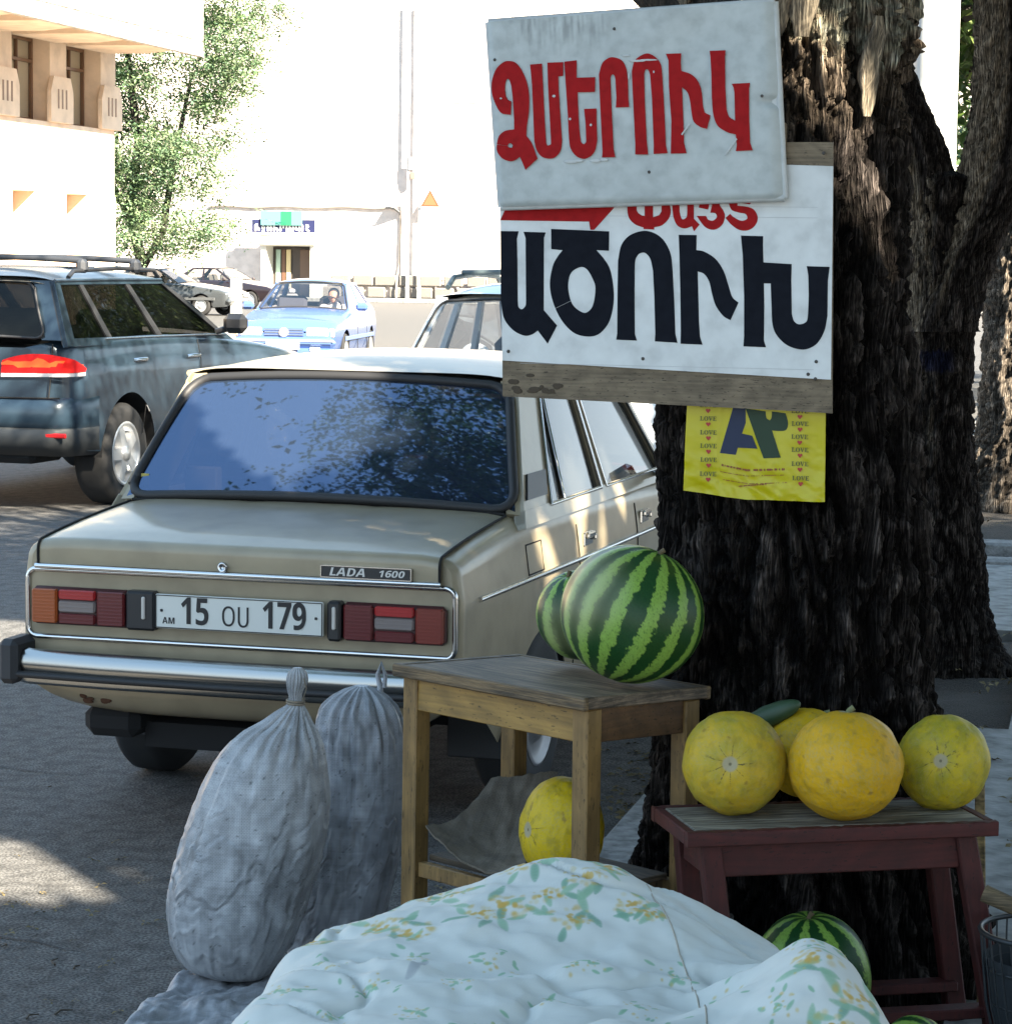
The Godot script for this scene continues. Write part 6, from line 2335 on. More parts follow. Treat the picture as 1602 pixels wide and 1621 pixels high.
func build_signs() -> void:
	var ply := rough_mat("old_plywood", lin(0.215, 0.175, 0.125), 0.85, t_woodsoft, Vector3(1.5, 2.5, 1.5), t_fine, 0.15)
	var red := rough_mat("red_sign_paint", lin(0.34, 0.010, 0.012), 0.5, t_soft, Vector3(6, 6, 6))
	var blk := rough_mat("black_sign_paint", lin(0.012, 0.014, 0.020), 0.55, t_soft, Vector3(5, 5, 5))
	blk.metallic_specular = 0.15
	blk.roughness = 0.85
	red.metallic_specular = 0.25
	red.roughness = 0.7
	var white := rough_mat("white_sign_paint", lin(0.66, 0.69, 0.69), 0.5, t_soft, Vector3(2, 2, 2))
	var nz := fnl(1.0, 4, 61)
	# --- lower board
	var o := thing("signboard", "lower white signboard on plywood with big black Armenian letters, over the yellow bag", "sign", Vector3(-0.956, 1.746, -5.69))
	var b := MB.new()
	var bq := mm(LOWER_BOARD)
	b.prism(bq, -0.016, -0.004)
	part(b, "plywood", ply, o)
	b = MB.new()
	b.prism(mm(LOWER_PAPER), -0.0035, 0.0)
	var paper := part(b, "painted_panel", white, o)
	for k in LOWER_LETTERS.size():
		b = MB.new()
		flat_poly(b, mm(LOWER_LETTERS[k]), 0.0009)
		part(b, "red_arrow" if k == 0 else "letter", red if k < 4 else blk, paper)
	b = MB.new()
	var py := keyhole(keyhole(mm(LOWER_PYUR), mm(LOWER_PYUR_HOLES[0])), mm(LOWER_PYUR_HOLES[1]))
	flat_poly(b, py, 0.0010)
	part(b, "letter", red, paper)
	b = MB.new()
	flat_poly(b, keyhole(mm(LOWER_TSA), mm(LOWER_TSA_HOLE)), 0.0008)
	part(b, "letter", blk, paper)
	b = MB.new()
	for q in [[-0.357, -0.170], [0.340, 0.275], [0.335, -0.178], [0.318, -0.206], [0.334, -0.216], [-0.05, -0.18]]:
		b.ball(Vector3(q[0], q[1], 0.001), Vector3(0.004, 0.004, 0.0025), 8, 5)
	part(b, "nail", mat("nail_iron", lin(0.05, 0.045, 0.04), 0.6), o)
	# faint ruled lines left from setting out the letters
	b = MB.new()
	for y in [0.158, 0.135, -0.196]:
		b.box(Vector3(0.66, 0.0007, 0.0004), Vector3(0.0, y, 0.0006), 0.0)
	part(b, "pencil_line", mat("pencil", lin(0.40, 0.42, 0.44), 0.8), paper)
	b = MB.new()
	for k in 14:
		b.ball(Vector3(-0.30 + rng.randf_range(-0.05, 0.06), -0.245 + rng.randf_range(-0.022, 0.022), -0.0035), Vector3(rng.randf_range(0.004, 0.018), rng.randf_range(0.003, 0.007), 0.001), 8, 4)
	part(b, "stain", mat("wood_stain", lin(0.06, 0.045, 0.03), 0.9), o)
	# battens by which the boards hang on the trunk
	o = thing("batten", "wooden batten nailed to the trunk behind the signboards", "batten", Vector3(-0.73, 1.78, -5.735))
	part(boxm(Vector3(0.05, 0.62, 0.045), Vector3(0, 0, 0), 0.004), "bar", ply, o)

	# --- upper board: sheet metal folded over at the edges, dented on the right
	o = thing("signboard", "upper grey-white signboard with red Armenian letters and a dented right edge", "sign", Vector3(-1.029, 2.122, -5.655))
	var q := mm(UPPER_BOARD)
	var tint := func(u: float, v: float) -> Color:
		var k := 0.92 + 0.10 * nz.get_noise_2d(u * 4.0, v * 3.0)
		# run-off stains along the top edge
		var run := clampf(nz.get_noise_2d(u * 60.0, v * 3.5) * 1.6 + 0.15, 0.0, 1.0) * smoothstep(0.26, 0.02, v) * smoothstep(0.05, 0.12, u) * smoothstep(0.52, 0.30, u)
		k -= 0.42 * run
		k -= 0.10 * clampf(nz.get_noise_2d(u * 14.0 + 7.0, v * 10.0), 0.0, 1.0)
		return Color(k * 0.96, k, k)
	var relief := func(u: float, v: float) -> float:
		var d := 0.0018 * nz.get_noise_2d(u * 2.0 + 3.0, v * 2.0)
		d -= 0.012 * pow(maxf(0.0, (u - 0.955) / 0.045), 2.0)
		d -= 0.006 * pow(maxf(0.0, (0.02 - u) / 0.02), 2.0) + 0.006 * pow(maxf(0.0, (v - 0.97) / 0.03), 2.0)
		var du := (u - 0.985) / 0.035
		var dv := (v - 0.51 + 0.15 * (1.0 - u)) / 0.022
		d -= 0.012 * exp(-(du * du + dv * dv))
		var hollow := (u - 0.72) / 0.13
		var hv := (v - 0.16) / 0.2
		d -= 0.004 * exp(-(hollow * hollow + hv * hv))
		return d
	var face := board_face(q, 0.0, 130, 90, tint, relief)
	var enamel := rough_mat("enamel", lin(0.50, 0.53, 0.53), 0.40, t_soft, Vector3(3, 3, 3))
	var fo := part(face, "sheet", enamel, o)
	b = MB.new()
	var inset := PackedVector2Array()
	for p in q:
		inset.append(p * 0.996)
	b.prism(inset, -0.028, -0.013)
	part(b, "backing", enamel, o)
	b = MB.new()
	for e in 4:
		var p0: Vector2 = q[e]
		var p1: Vector2 = q[(e + 1) % 4]
		var dz: float = [-0.0, -0.013, -0.006, -0.006][e]
		b.tube([Vector3(p0.x, p0.y, -0.014 + dz * 0.3), Vector3(p1.x, p1.y, -0.014 + dz * 0.3)], 0.008, 8)
	part(b, "folded_edge", enamel, o)
	for k in UPPER_LETTERS.size():
		b = MB.new()
		var pts := mm(UPPER_LETTERS[k])
		if k == 0:
			pts = keyhole(pts, mm(UPPER_HOLE))
		flat_poly(b, pts, 0.0035)
		part(b, "letter", red, fo)
	# chips where the paint has flaked from the letters
	b = MB.new()
	var chips := [[-0.140, -0.123, 0.016, 0.004], [-0.122, -0.121, 0.012, 0.003], [-0.085, -0.121, 0.013, 0.004], [-0.065, -0.119, 0.010, 0.003], [0.005, 0.096, 0.020, 0.0025], [0.030, 0.098, 0.022, 0.002], [-0.013, 0.064, 0.0025, 0.008], [-0.020, 0.108, 0.010, 0.002], [-0.180, 0.020, 0.004, 0.003], [-0.096, -0.043, 0.003, 0.003], [-0.30, 0.015, 0.003, 0.002], [-0.143, -0.030, 0.003, 0.003], [0.042, 0.072, 0.002, 0.003]]
	for c in chips:
		b.ball(Vector3(c[0], c[1], 0.0040), Vector3(c[2], c[3], 0.0006), 10, 4)
	part(b, "paint_chip", enamel, fo)
	b = MB.new()
	for c in [[0.115, -0.052, 0.012], [0.215, -0.090, 0.018]]:
		beam(b, Vector3(c[0] - c[2] * 0.7, c[1] - c[2], 0.0042), Vector3(c[0] + c[2] * 0.7, c[1] + c[2], 0.0042), 0.0035, 0.001, 0.0)
	part(b, "scratch", enamel, fo)
	b = MB.new()
	for c in [[-0.048, 0.166], [-0.316, 0.10], [0.035, -0.145], [0.28, 0.02]]:
		b.ball(Vector3(c[0], c[1], 0.001), Vector3(0.0035, 0.0035, 0.002), 8, 5)
	part(b, "nail", mat("nail_iron", lin(0.05, 0.045, 0.04), 0.6), o)
	# the board's own hanger bears on the lower board
	b = MB.new()
	b.box(Vector3(0.5, 0.04, 0.010), Vector3(0, -0.17, -0.033), 0.002)
	part(b, "hanger", ply, o)

func heart(b: MB, c: Vector2, s: float, z: float) -> void:
	var pts := PackedVector2Array()
	for k in 24:
		var t := TAU * k / 24.0
		pts.append(c + Vector2(pow(sin(t), 3.0), (13.0 * cos(t) - 5.0 * cos(2 * t) - 2.0 * cos(3 * t) - cos(4 * t)) / 16.0) * s)
	flat_poly(b, pts, z)

func build_yellow_bag() -> void:
	var o := thing("plastic_bag", "yellow plastic carrier bag with red hearts hung on the trunk under the signs", "bag", Vector3(-0.757, 1.384, -5.728))
	var q := mm(BAG)
	var nz := fnl(1.0, 3, 71)
	var plastic := mat("yellow_plastic", lin(0.50, 0.44, 0.006), 0.36)
	plastic.backlight_enabled = true
	plastic.backlight = Color(0.3, 0.28, 0.02)
	# crinkles: deeper near the foot of the bag
	var wave := func(x: float, y: float) -> float:
		var v := clampf((0.11 - y) / 0.24, 0.0, 1.0)
		var d := 0.004 * nz.get_noise_2d(x * 9.0, y * 3.0) + 0.010 * v * v * nz.get_noise_2d(x * 14.0 + y * 9.0, y * 16.0)
		d += 0.003 * v * sin(x * 38.0 + y * 25.0)
		# creases where the side folds were pressed in
		for c in [-0.078, 0.048]:
			d -= 0.0022 * exp(-pow((x - c) / 0.004, 2.0))
		return d
	var rows := []
	for r in 61:
		var v := r / 60.0
		var row := PackedVector3Array()
		for k in 81:
			var u := k / 80.0
			var top := q[0].lerp(q[1], u)
			var bot := q[4].lerp(q[3], u / 0.44) if u < 0.44 else q[3].lerp(q[2], (u - 0.44) / 0.56)
			var p := top.lerp(bot, v)
			row.append(Vector3(p.x, p.y, wave.call(p.x, p.y)))
		rows.append(row)
	var b := MB.new()
	b.grid(rows, false, Vector3.BACK)
	var back := []
	for r in rows:
		var row := PackedVector3Array()
		for p in r:
			row.append(p - Vector3(0, 0, 0.006))
		back.append(row)
	b.grid(back, false, Vector3.FORWARD)
	var front := part(b, "front_sheet", plastic, o)
	# a fine sheet of print that follows the crinkles
	var printed := func(pts: PackedVector2Array, called: String, m: Material, lift: float) -> void:
		var pb := MB.new()
		var lo := Vector2(9, 9)
		var hi := Vector2(-9, -9)
		for p in pts:
			lo = lo.min(p); hi = hi.max(p)
		var st := 0.006
		var yy := lo.y
		while yy < hi.y:
			var xx := lo.x
			while xx < hi.x:
				for c in Geometry2D.intersect_polygons(pts, PackedVector2Array([Vector2(xx, yy), Vector2(xx + st, yy), Vector2(xx + st, yy + st), Vector2(xx, yy + st)])):
					var arr := []
					for p in c:
						arr.append(Vector3(p.x, p.y, wave.call(p.x, p.y) + lift))
					pb.poly(arr, Vector3.BACK)
				xx += st
			yy += st
		if pb.v.size():
			part(pb, called, m, front)
	printed.call(mm(BAG_A), "letter", mat("bag_blue", lin(0.008, 0.018, 0.055), 0.6), 0.0010)
	printed.call(mm(BAG_P), "letter", mat("bag_green", lin(0.010, 0.035, 0.014), 0.6), 0.0013)
	var hb := MB.new()
	var tb := MB.new()
	for h in BAG_HEARTS:
		var c := Vector2(h[0], h[1]) / 1000.0
		var z: float = wave.call(c.x, c.y) + 0.0025
		heart(hb, c, 0.0055, z)
		text(tb, "LOVE", 0.0135, Vector3(c.x, c.y + 0.0125, z + 0.003), Basis(), "Droid Serif", 700)
	part(hb, "heart", mat("bag_red", lin(0.38, 0.02, 0.015), 0.4), front)
	part(tb, "love_lettering", mat("bag_ink", lin(0.05, 0.07, 0.015), 0.4), front)
	# small red print in lines
	var lb := MB.new()
	for l in 4:
		for s in 2:
			var p0 := Vector2(BAG_RED[l * 3 + s][0], BAG_RED[l * 3 + s][1]) / 1000.0
			var p1 := Vector2(BAG_RED[l * 3 + s + 1][0], BAG_RED[l * 3 + s + 1][1]) / 1000.0
			var n := 26 if l == 0 else 34
			for k in n:
				if rng.randf() < 0.2:
					continue
				var p := p0.lerp(p1, (k + 0.5) / n)
				var hgt: float = [0.0052, 0.0016, 0.0018, 0.0030][l]
				lb.box(Vector3(p0.distance_to(p1) / n * 0.8, hgt * rng.randf_range(0.7, 1.0), 0.0003), Vector3(p.x, p.y, wave.call(p.x, p.y) + 0.0022), 0.0)
	part(lb, "small_print", mat("bag_red_print", lin(0.22, 0.03, 0.012), 0.4), front)

func build_wooden_table() -> void:
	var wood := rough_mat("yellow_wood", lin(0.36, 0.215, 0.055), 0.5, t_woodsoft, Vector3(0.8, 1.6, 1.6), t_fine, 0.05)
	var leg := rough_mat("yellow_leg", lin(0.27, 0.165, 0.06), 0.5, t_woodsoft2, Vector3(1.6, 0.8, 1.6), t_fine, 0.05)
	var top := rough_mat("worn_table_top", lin(0.22, 0.165, 0.12), 0.62, t_wood, Vector3(1.2, 2.5, 2.5), t_fine, 0.15)
	# local x runs along the long front edge, z towards the viewer
	var a := Vector3(-1.562, 0, -5.658)
	var n := Vector3(-1.046, 0, -5.323)
	var r := Vector3(-0.836, 0, -5.646)
	var c := (a + r) * 0.5
	var o := thing("table", "small worn wooden table with yellow apron carrying the two watermelons", "table", c, deg_to_rad(-33.0))
	var w := 0.615
	var d := 0.385
	var tilt := Basis(Vector3(1, 0, 0), deg_to_rad(-2.4))
	var b := MB.new()
	b.xf = Transform3D(tilt, Vector3(0, 0.838, 0))
	b.box(Vector3(w - 0.05, 0.024, d - 0.012), Vector3(0, 0, 0), 0.002)
	part(b, "top_panel", top, o)
	for s in [-1.0, 1.0]:
		b = MB.new()
		b.xf = Transform3D(tilt, Vector3(0, 0.838, 0))
		b.box(Vector3(0.022, 0.027, d + 0.004), Vector3(s * (w / 2 - 0.012), 0, 0), 0.003)
		part(b, "edge_strip", top, o)
		b = MB.new()
		b.xf = Transform3D(tilt, Vector3(0, 0.838, 0))
		b.box(Vector3(w, 0.029, 0.016), Vector3(0, -0.001, s * (d / 2 + 0.002)), 0.003)
		part(b, "edge_strip", rough_mat("worn_edge", lin(0.20, 0.135, 0.07), 0.6, t_wood, Vector3(1.2, 4, 4), t_fine, 0.15), o)
	for s in [-1.0, 1.0]:
		b = MB.new()
		b.xf = Transform3D(tilt, Vector3(0, 0.838, 0))
		b.box(Vector3(w - 0.10, 0.075, 0.018), Vector3(0, -0.052, s * (d / 2 - 0.030)), 0.002)
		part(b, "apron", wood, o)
		b = MB.new()
		b.xf = Transform3D(tilt, Vector3(0, 0.838, 0))
		b.box(Vector3(0.018, 0.075, d - 0.10), Vector3(s * (w / 2 - 0.030), -0.052, 0), 0.002)
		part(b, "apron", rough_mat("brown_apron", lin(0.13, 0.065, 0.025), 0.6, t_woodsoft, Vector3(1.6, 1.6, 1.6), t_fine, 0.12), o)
	for sx in [-1.0, 1.0]:
		for sz in [-1.0, 1.0]:
			b = MB.new()
			var p := Vector3(sx * (w / 2 - 0.036), 0, sz * (d / 2 - 0.036))
			var yt := 0.824 - p.z * tan(deg_to_rad(2.4)) * -1.0 - 0.002
			# legs on the road reach lower than those on the kerb
			var y0 := 0.0 if sx < 0 else 0.125
			beam(b, p + Vector3(sx * 0.004, y0, 0), p + Vector3(0, yt, 0), 0.046, 0.046, 0.003)
			part(b, "leg", leg, o)
	# lower stretchers and the shelf boards between them
	for s in [-1.0, 1.0]:
		b = MB.new()
		b.box(Vector3(w - 0.115, 0.034, 0.022), Vector3(0, 0.385, s * (d / 2 - 0.036)), 0.002)
		part(b, "stretcher", leg, o)
	for k in 3:
		b = MB.new()
		b.box(Vector3(w - 0.13, 0.014, 0.085), Vector3(0, 0.411, (k - 1) * 0.098), 0.002)
		part(b, "shelf_board", rough_mat("shelf_wood", lin(0.10, 0.075, 0.05), 0.7, t_wood, Vector3(1, 3, 3), t_fine, 0.12), o)
	# the limp piece of grey board that lies on the shelf, its back edge curled up
	var ob := thing("cardboard", "curled grey sheet of cardboard lying on the table's lower shelf", "cardboard", Vector3(-1.33, 0.43, -5.68))
	var card := rough_mat("grey_card", lin(0.21, 0.175, 0.135), 0.95, t_weave, Vector3(2, 2, 2), t_fine, 0.2)
	var rows := []
	var back := []
	var nz := fnl(5.0, 3, 81)
	for i in 25:
		var v := i / 24.0
		var row := PackedVector3Array()
		var row2 := PackedVector3Array()
		for k in 29:
			var u := k / 28.0
			var front := Vector3(-0.135, 0.075, 0.10).lerp(Vector3(0.09, 0.0, 0.185), u)
			front.y -= 0.035 * sin(PI * u)
			var rear := Vector3(-0.055, 0.130, -0.20).lerp(Vector3(0.10, 0.15, -0.23), u)
			var p := front.lerp(rear, v)
			p.y -= 0.055 * sin(PI * v) * (0.6 + 0.4 * u)
			p.y += 0.006 * nz.get_noise_2d(u, v)
			row.append(p)
			row2.append(p - Vector3(0, 0.005, 0.001))
		rows.append(row)
		back.append(row2)
	b = MB.new()
	b.grid(rows, false, Vector3.UP)
	b.grid(back, false, Vector3.DOWN)
	for e in [0, 24]:
		b.grid([rows[e], back[e]], false, Vector3(0, 0, 1 if e == 0 else -1))
	for e in [0, 28]:
		var r1 := PackedVector3Array()
		var r2 := PackedVector3Array()
		for i in 25:
			r1.append(rows[i][e]); r2.append(back[i][e])
		b.grid([r1, r2], false, Vector3(-1 if e == 0 else 1, 0, 0))
	part(b, "sheet", card, ob)

func build_red_stool() -> void:
	var red := rough_mat("red_brown_paint", lin(0.074, 0.010, 0.008), 0.7, t_woodsoft, Vector3(1.2, 1.5, 1.5), t_fine, 0.06)
	var redl := rough_mat("red_brown_leg", lin(0.074, 0.010, 0.008), 0.7, t_woodsoft2, Vector3(1.5, 1.2, 1.5), t_fine, 0.06)
	var worn := rough_mat("worn_grey_top", lin(0.30, 0.285, 0.25), 0.75, t_wood, Vector3(1.2, 3, 3), t_fine, 0.2)
	var o := thing("stool", "low red-brown wooden stool with a worn grey top carrying four yellow melons", "stool", Vector3(-0.553, 0.12, -5.425), deg_to_rad(25.7))
	var w := 0.68
	var d := 0.27
	var h := 0.50
	# three boards make the top, a rim runs round them
	for k in 3:
		var b := MB.new()
		b.box(Vector3(w - 0.045, 0.024, 0.074), Vector3(0, h - 0.012, (k - 1) * 0.0755), 0.003)
		part(b, "top_board", worn, o)
	var nz := fnl(9.0, 3, 91)
	for s in [-1.0, 1.0]:
		# the rim is chipped: pale wood shows along the upper arris
		var rows := []
		var cols := []
		for i in 9:
			var row := PackedVector3Array()
			var cr := PackedColorArray()
			var ang := [[-0.5, -0.5], [-0.5, 0.42], [-0.42, 0.5], [0.42, 0.5], [0.5, 0.42], [0.5, -0.42], [0.42, -0.5], [-0.42, -0.5], [-0.5, -0.5]][i] as Array
			for k in 60:
				var u := k / 59.0
				var chip := maxf(0.0, nz.get_noise_2d(u * 4.0, s * 5.0 + ang[0])) * 0.006 * (1.0 if ang[1] > 0.3 else 0.2)
				row.append(Vector3((u - 0.5) * w, h - 0.015 + ang[1] * 0.031 - chip, s * (d / 2 - 0.010) + ang[0] * 0.022 * s))
				var pale := smoothstep(-0.02, 0.22, nz.get_noise_2d(u * 5.0 + 2.0, s * 3.0 + i * 0.02)) * (1.0 if ang[1] > 0.3 else 0.25)
				cr.append(Color(1, 1, 1).lerp(Color(2.6, 8.0, 8.0), pale))
			rows.append(row)
			cols.append(cr)
		var b := MB.new()
		b.grid(rows, false, Vector3(0, 0, 0), null, cols)
		b.cap(PackedVector3Array([rows[0][0], rows[1][0], rows[2][0], rows[3][0], rows[4][0], rows[5][0], rows[6][0], rows[7][0]]), Vector3.LEFT)
		b.cap(PackedVector3Array([rows[0][59], rows[1][59], rows[2][59], rows[3][59], rows[4][59], rows[5][59], rows[6][59], rows[7][59]]), Vector3.RIGHT)
		part(b, "rim", red, o)
		b = MB.new()
		b.box(Vector3(0.022, 0.030, d - 0.046), Vector3(s * (w / 2 - 0.011), h - 0.0155, 0), 0.003)
		part(b, "rim", red, o)
		b = MB.new()
		b.box(Vector3(w - 0.14, 0.072, 0.020), Vector3(0.0, h - 0.068, s * (d / 2 - 0.045)), 0.003)
		part(b, "apron", red, o)
		b = MB.new()
		b.box(Vector3(0.020, 0.072, d - 0.12), Vector3(s * (w / 2 - 0.065), h - 0.068, 0), 0.003)
		part(b, "apron", red, o)
	for sx in [-1.0, 1.0]:
		for sz in [-1.0, 1.0]:
			var b := MB.new()
			var p := Vector3(sx * (w / 2 - 0.060), h - 0.031, sz * (d / 2 - 0.045))
			beam(b, p + Vector3(0.055 if sx < 0 else 0.085, -h + 0.031, sz * 0.03), p, 0.046, 0.036, 0.004)
			part(b, "leg", redl, o)
	var b := MB.new()
	b.box(Vector3(w - 0.08, 0.022, 0.05), Vector3(0.07, 0.085, 0.10), 0.003)
	part(b, "foot_rail", redl, o)
	b = MB.new()
	b.box(Vector3(w - 0.12, 0.022, 0.05), Vector3(0.07, 0.085, -0.10), 0.003)
	part(b, "foot_rail", redl, o)

# a melon: shape(direction) scales the radius; tone(direction, along, around) paints the rind
func melon_mesh(r: Vector3, rows_n: int, cols_n: int, shape: Callable, tone: Callable) -> MB:
	var rows := []
	var cols := []
	for i in rows_n + 1:
		var t := PI * i / rows_n
		var row := PackedVector3Array()
		var cr := PackedColorArray()
		for k in cols_n:
			var a := TAU * k / cols_n
			var d := Vector3(sin(t) * cos(a), cos(t), sin(t) * sin(a))
			row.append(d * r * shape.call(d, t, a))
			cr.append(tone.call(d, t, a))
		rows.append(row)
		cols.append(cr)
	var b := MB.new()
	b.grid(rows, true, Vector3.ZERO, null, cols)
	return b

func watermelon(called_label: String, at: Vector3, r: Vector3, turn: Basis, stripes: int, sd: int, res: int, pale: float) -> void:
	var o := thing("watermelon", called_label, "watermelon", at)
	var n1 := fnl(1.0, 4, sd)
	var n2 := fnl(1.0, 3, sd + 1, FastNoiseLite.TYPE_SIMPLEX)
	var b := melon_mesh(r, res, res * 2,
		func(d: Vector3, t: float, a: float):
			return 1.0 - 0.05 * exp(-pow(t / 0.16, 2.0)) - 0.03 * exp(-pow((PI - t) / 0.16, 2.0)) + 0.006 * cos(a * stripes) * sin(t),
		func(d: Vector3, t: float, a: float):
			var wob := n1.get_noise_3d(d.x * 2.2, d.y * 1.4, d.z * 2.2) * 0.42 + n1.get_noise_3d(d.x * 9.0, d.y * 9.0, d.z * 9.0) * 0.26
			var s := cos(a * stripes + wob * 1.5)
			var edge := n2.get_noise_3d(d.x * 10.0, d.y * 9.0, d.z * 10.0) * 0.9 + n2.get_noise_3d(d.x * 26.0, d.y * 22.0, d.z * 26.0) * 0.35
			var light := smoothstep(-0.02, 0.25, s + edge * 0.85)
			# the pale bands break up into scallops
			var core := smoothstep(-0.45, 0.1, n2.get_noise_3d(d.x * 24.0 + 5.0, d.y * 18.0, d.z * 24.0) + 0.25)
			light *= 0.35 + 0.65 * core
			var sp := n2.get_noise_3d(d.x * 50.0, d.y * 50.0, d.z * 50.0)
			var dark := Color(0.012, 0.052, 0.014) * (1.0 + 0.35 * sp)
			var lt := Color(0.20, 0.34, 0.060) * (1.0 + 0.25 * sp)
			var c := dark.lerp(lt, light)
			# where it lay on the ground it is bleached
			var bl := smoothstep(0.55, 0.95, d.dot(Vector3(-0.93, 0.1, 0.10))) * pale
			c = c.lerp(Color(0.33, 0.36, 0.18) * (0.8 + 0.4 * s), bl * 0.75)
			return c)
	b.xf = Transform3D()
	var m := mat("melon_rind", Color(1, 1, 1), 0.36)
	m.vertex_color_use_as_albedo = true
	m.metallic_specular = 0.4
	var p := part(b, "rind", m, o)
	p.basis = turn
	var st := MB.new()
	st.tube([Vector3(0, r.y * 0.92, 0), Vector3(0.002, r.y * 0.985, 0.002), Vector3(0.008, r.y * 1.04, 0.004)], [0.006, 0.005, 0.006], 8)
	part(st, "stem", mat("stem_brown", lin(0.12, 0.09, 0.045), 0.8), o).basis = turn

func yellow_melon(called_label: String, at: Vector3, r: Vector3, turn: Basis, sd: int, tint: Color, green: float, cracks: bool) -> void:
	var o := thing("melon", called_label, "melon", at, 0.0, "" )
	var n1 := fnl(1.0, 4, sd)
	var n2 := fnl(1.0, 4, sd + 3, FastNoiseLite.TYPE_SIMPLEX)
	var b := melon_mesh(r, 150, 260,
		func(d: Vector3, t: float, a: float):
			return 1.0 + 0.030 * n1.get_noise_3d(d.x * 1.3, d.y * 2.0, d.z * 2.0) + 0.006 * cos(a * 10.0) * sin(t) - 0.045 * exp(-pow(t / 0.20, 2.0)) + 0.0006 * n2.get_noise_3d(d.x * 30.0, d.y * 30.0, d.z * 30.0),
		func(d: Vector3, t: float, a: float):
			var big := n1.get_noise_3d(d.x * 1.6, d.y * 1.6, d.z * 1.6)
			var net := absf(n2.get_noise_3d(d.x * 13.0, d.y * 13.0, d.z * 13.0))
			var fine := n2.get_noise_3d(d.x * 55.0, d.y * 55.0, d.z * 55.0)
			var c := tint.lerp(Color(0.26, 0.255, 0.03), clampf(green * (0.5 + big * 1.6), 0.0, 1.0))
			c = c.lerp(Color(0.36, 0.30, 0.13), clampf((0.10 - net) * 5.0, 0.0, 0.55) * (0.45 + 0.7 * clampf(big + 0.4, 0.0, 1.0)))
			c = c.lerp(Color(0.12, 0.095, 0.02), clampf(-fine - 0.5, 0.0, 1.0) * 1.0)
			# faint pale netting drawn out along the fruit
			var vein := absf(n2.get_noise_3d(a * 6.0, t * 2.2, 3.0))
			c = c.lerp(Color(0.34, 0.29, 0.14), smoothstep(0.10, 0.0, vein) * 0.35)
			c = c.lerp(Color(0.17, 0.15, 0.03), smoothstep(0.10, 0.6, n1.get_noise_3d(d.x * 3.0, d.y * 3.0 + 7.0, d.z * 3.0)) * 0.35)
			# brown rubs
			c = c.lerp(Color(0.20, 0.12, 0.03), smoothstep(0.42, 0.62, n1.get_noise_3d(d.x * 3.0 + 9.0, d.y * 3.0, d.z * 3.0)) * 0.6)
			c *= 1.0 + 0.07 * fine
			# the scar where the flower was, with cracks running out
			var e := t / 0.11
			c = c.lerp(Color(0.36, 0.31, 0.19), smoothstep(1.1, 0.8, e * 0.70 + 0.10 * fine))
			c = c.lerp(Color(0.08, 0.06, 0.03), smoothstep(0.35, 0.2, e) * 0.7)
			if cracks and t > 0.15 and t < 0.75:
				var ray := absf(sin(a * 4.5 + n1.get_noise_1d(a * 2.0) + big)) + 0.5 * absf(n2.get_noise_2d(t * 30.0, a))
				c = c.lerp(Color(0.07, 0.055, 0.02), smoothstep(0.34, 0.10, ray) * smoothstep(0.55 + 0.25 * big, 0.25, t))
			return c)
	var m := mat("yellow_rind", Color(1, 1, 1), 0.5)
	m.vertex_color_use_as_albedo = true
	m.metallic_specular = 0.35
	var p := part(b, "rind", m, o)
	p.basis = turn
	if not cracks:
		var st := MB.new()
		st.tube([Vector3(0, r.y * 0.93, 0), Vector3(0.003, r.y * 1.0, 0.002), Vector3(0.012, r.y * 1.06, 0.004)], [0.007, 0.006, 0.007], 8)
		part(st, "stem", mat("stem_green", lin(0.16, 0.17, 0.08), 0.8), o).basis = turn

# turns local +y to «axis»
func axis_basis(axis: Vector3, spin := 0.0) -> Basis:
	var y := axis.normalized()
	var x := y.cross(Vector3(0.3, 0.1, 0.9)).normalized()
	return Basis(x, y, x.cross(y)) * Basis(Vector3.UP, spin)

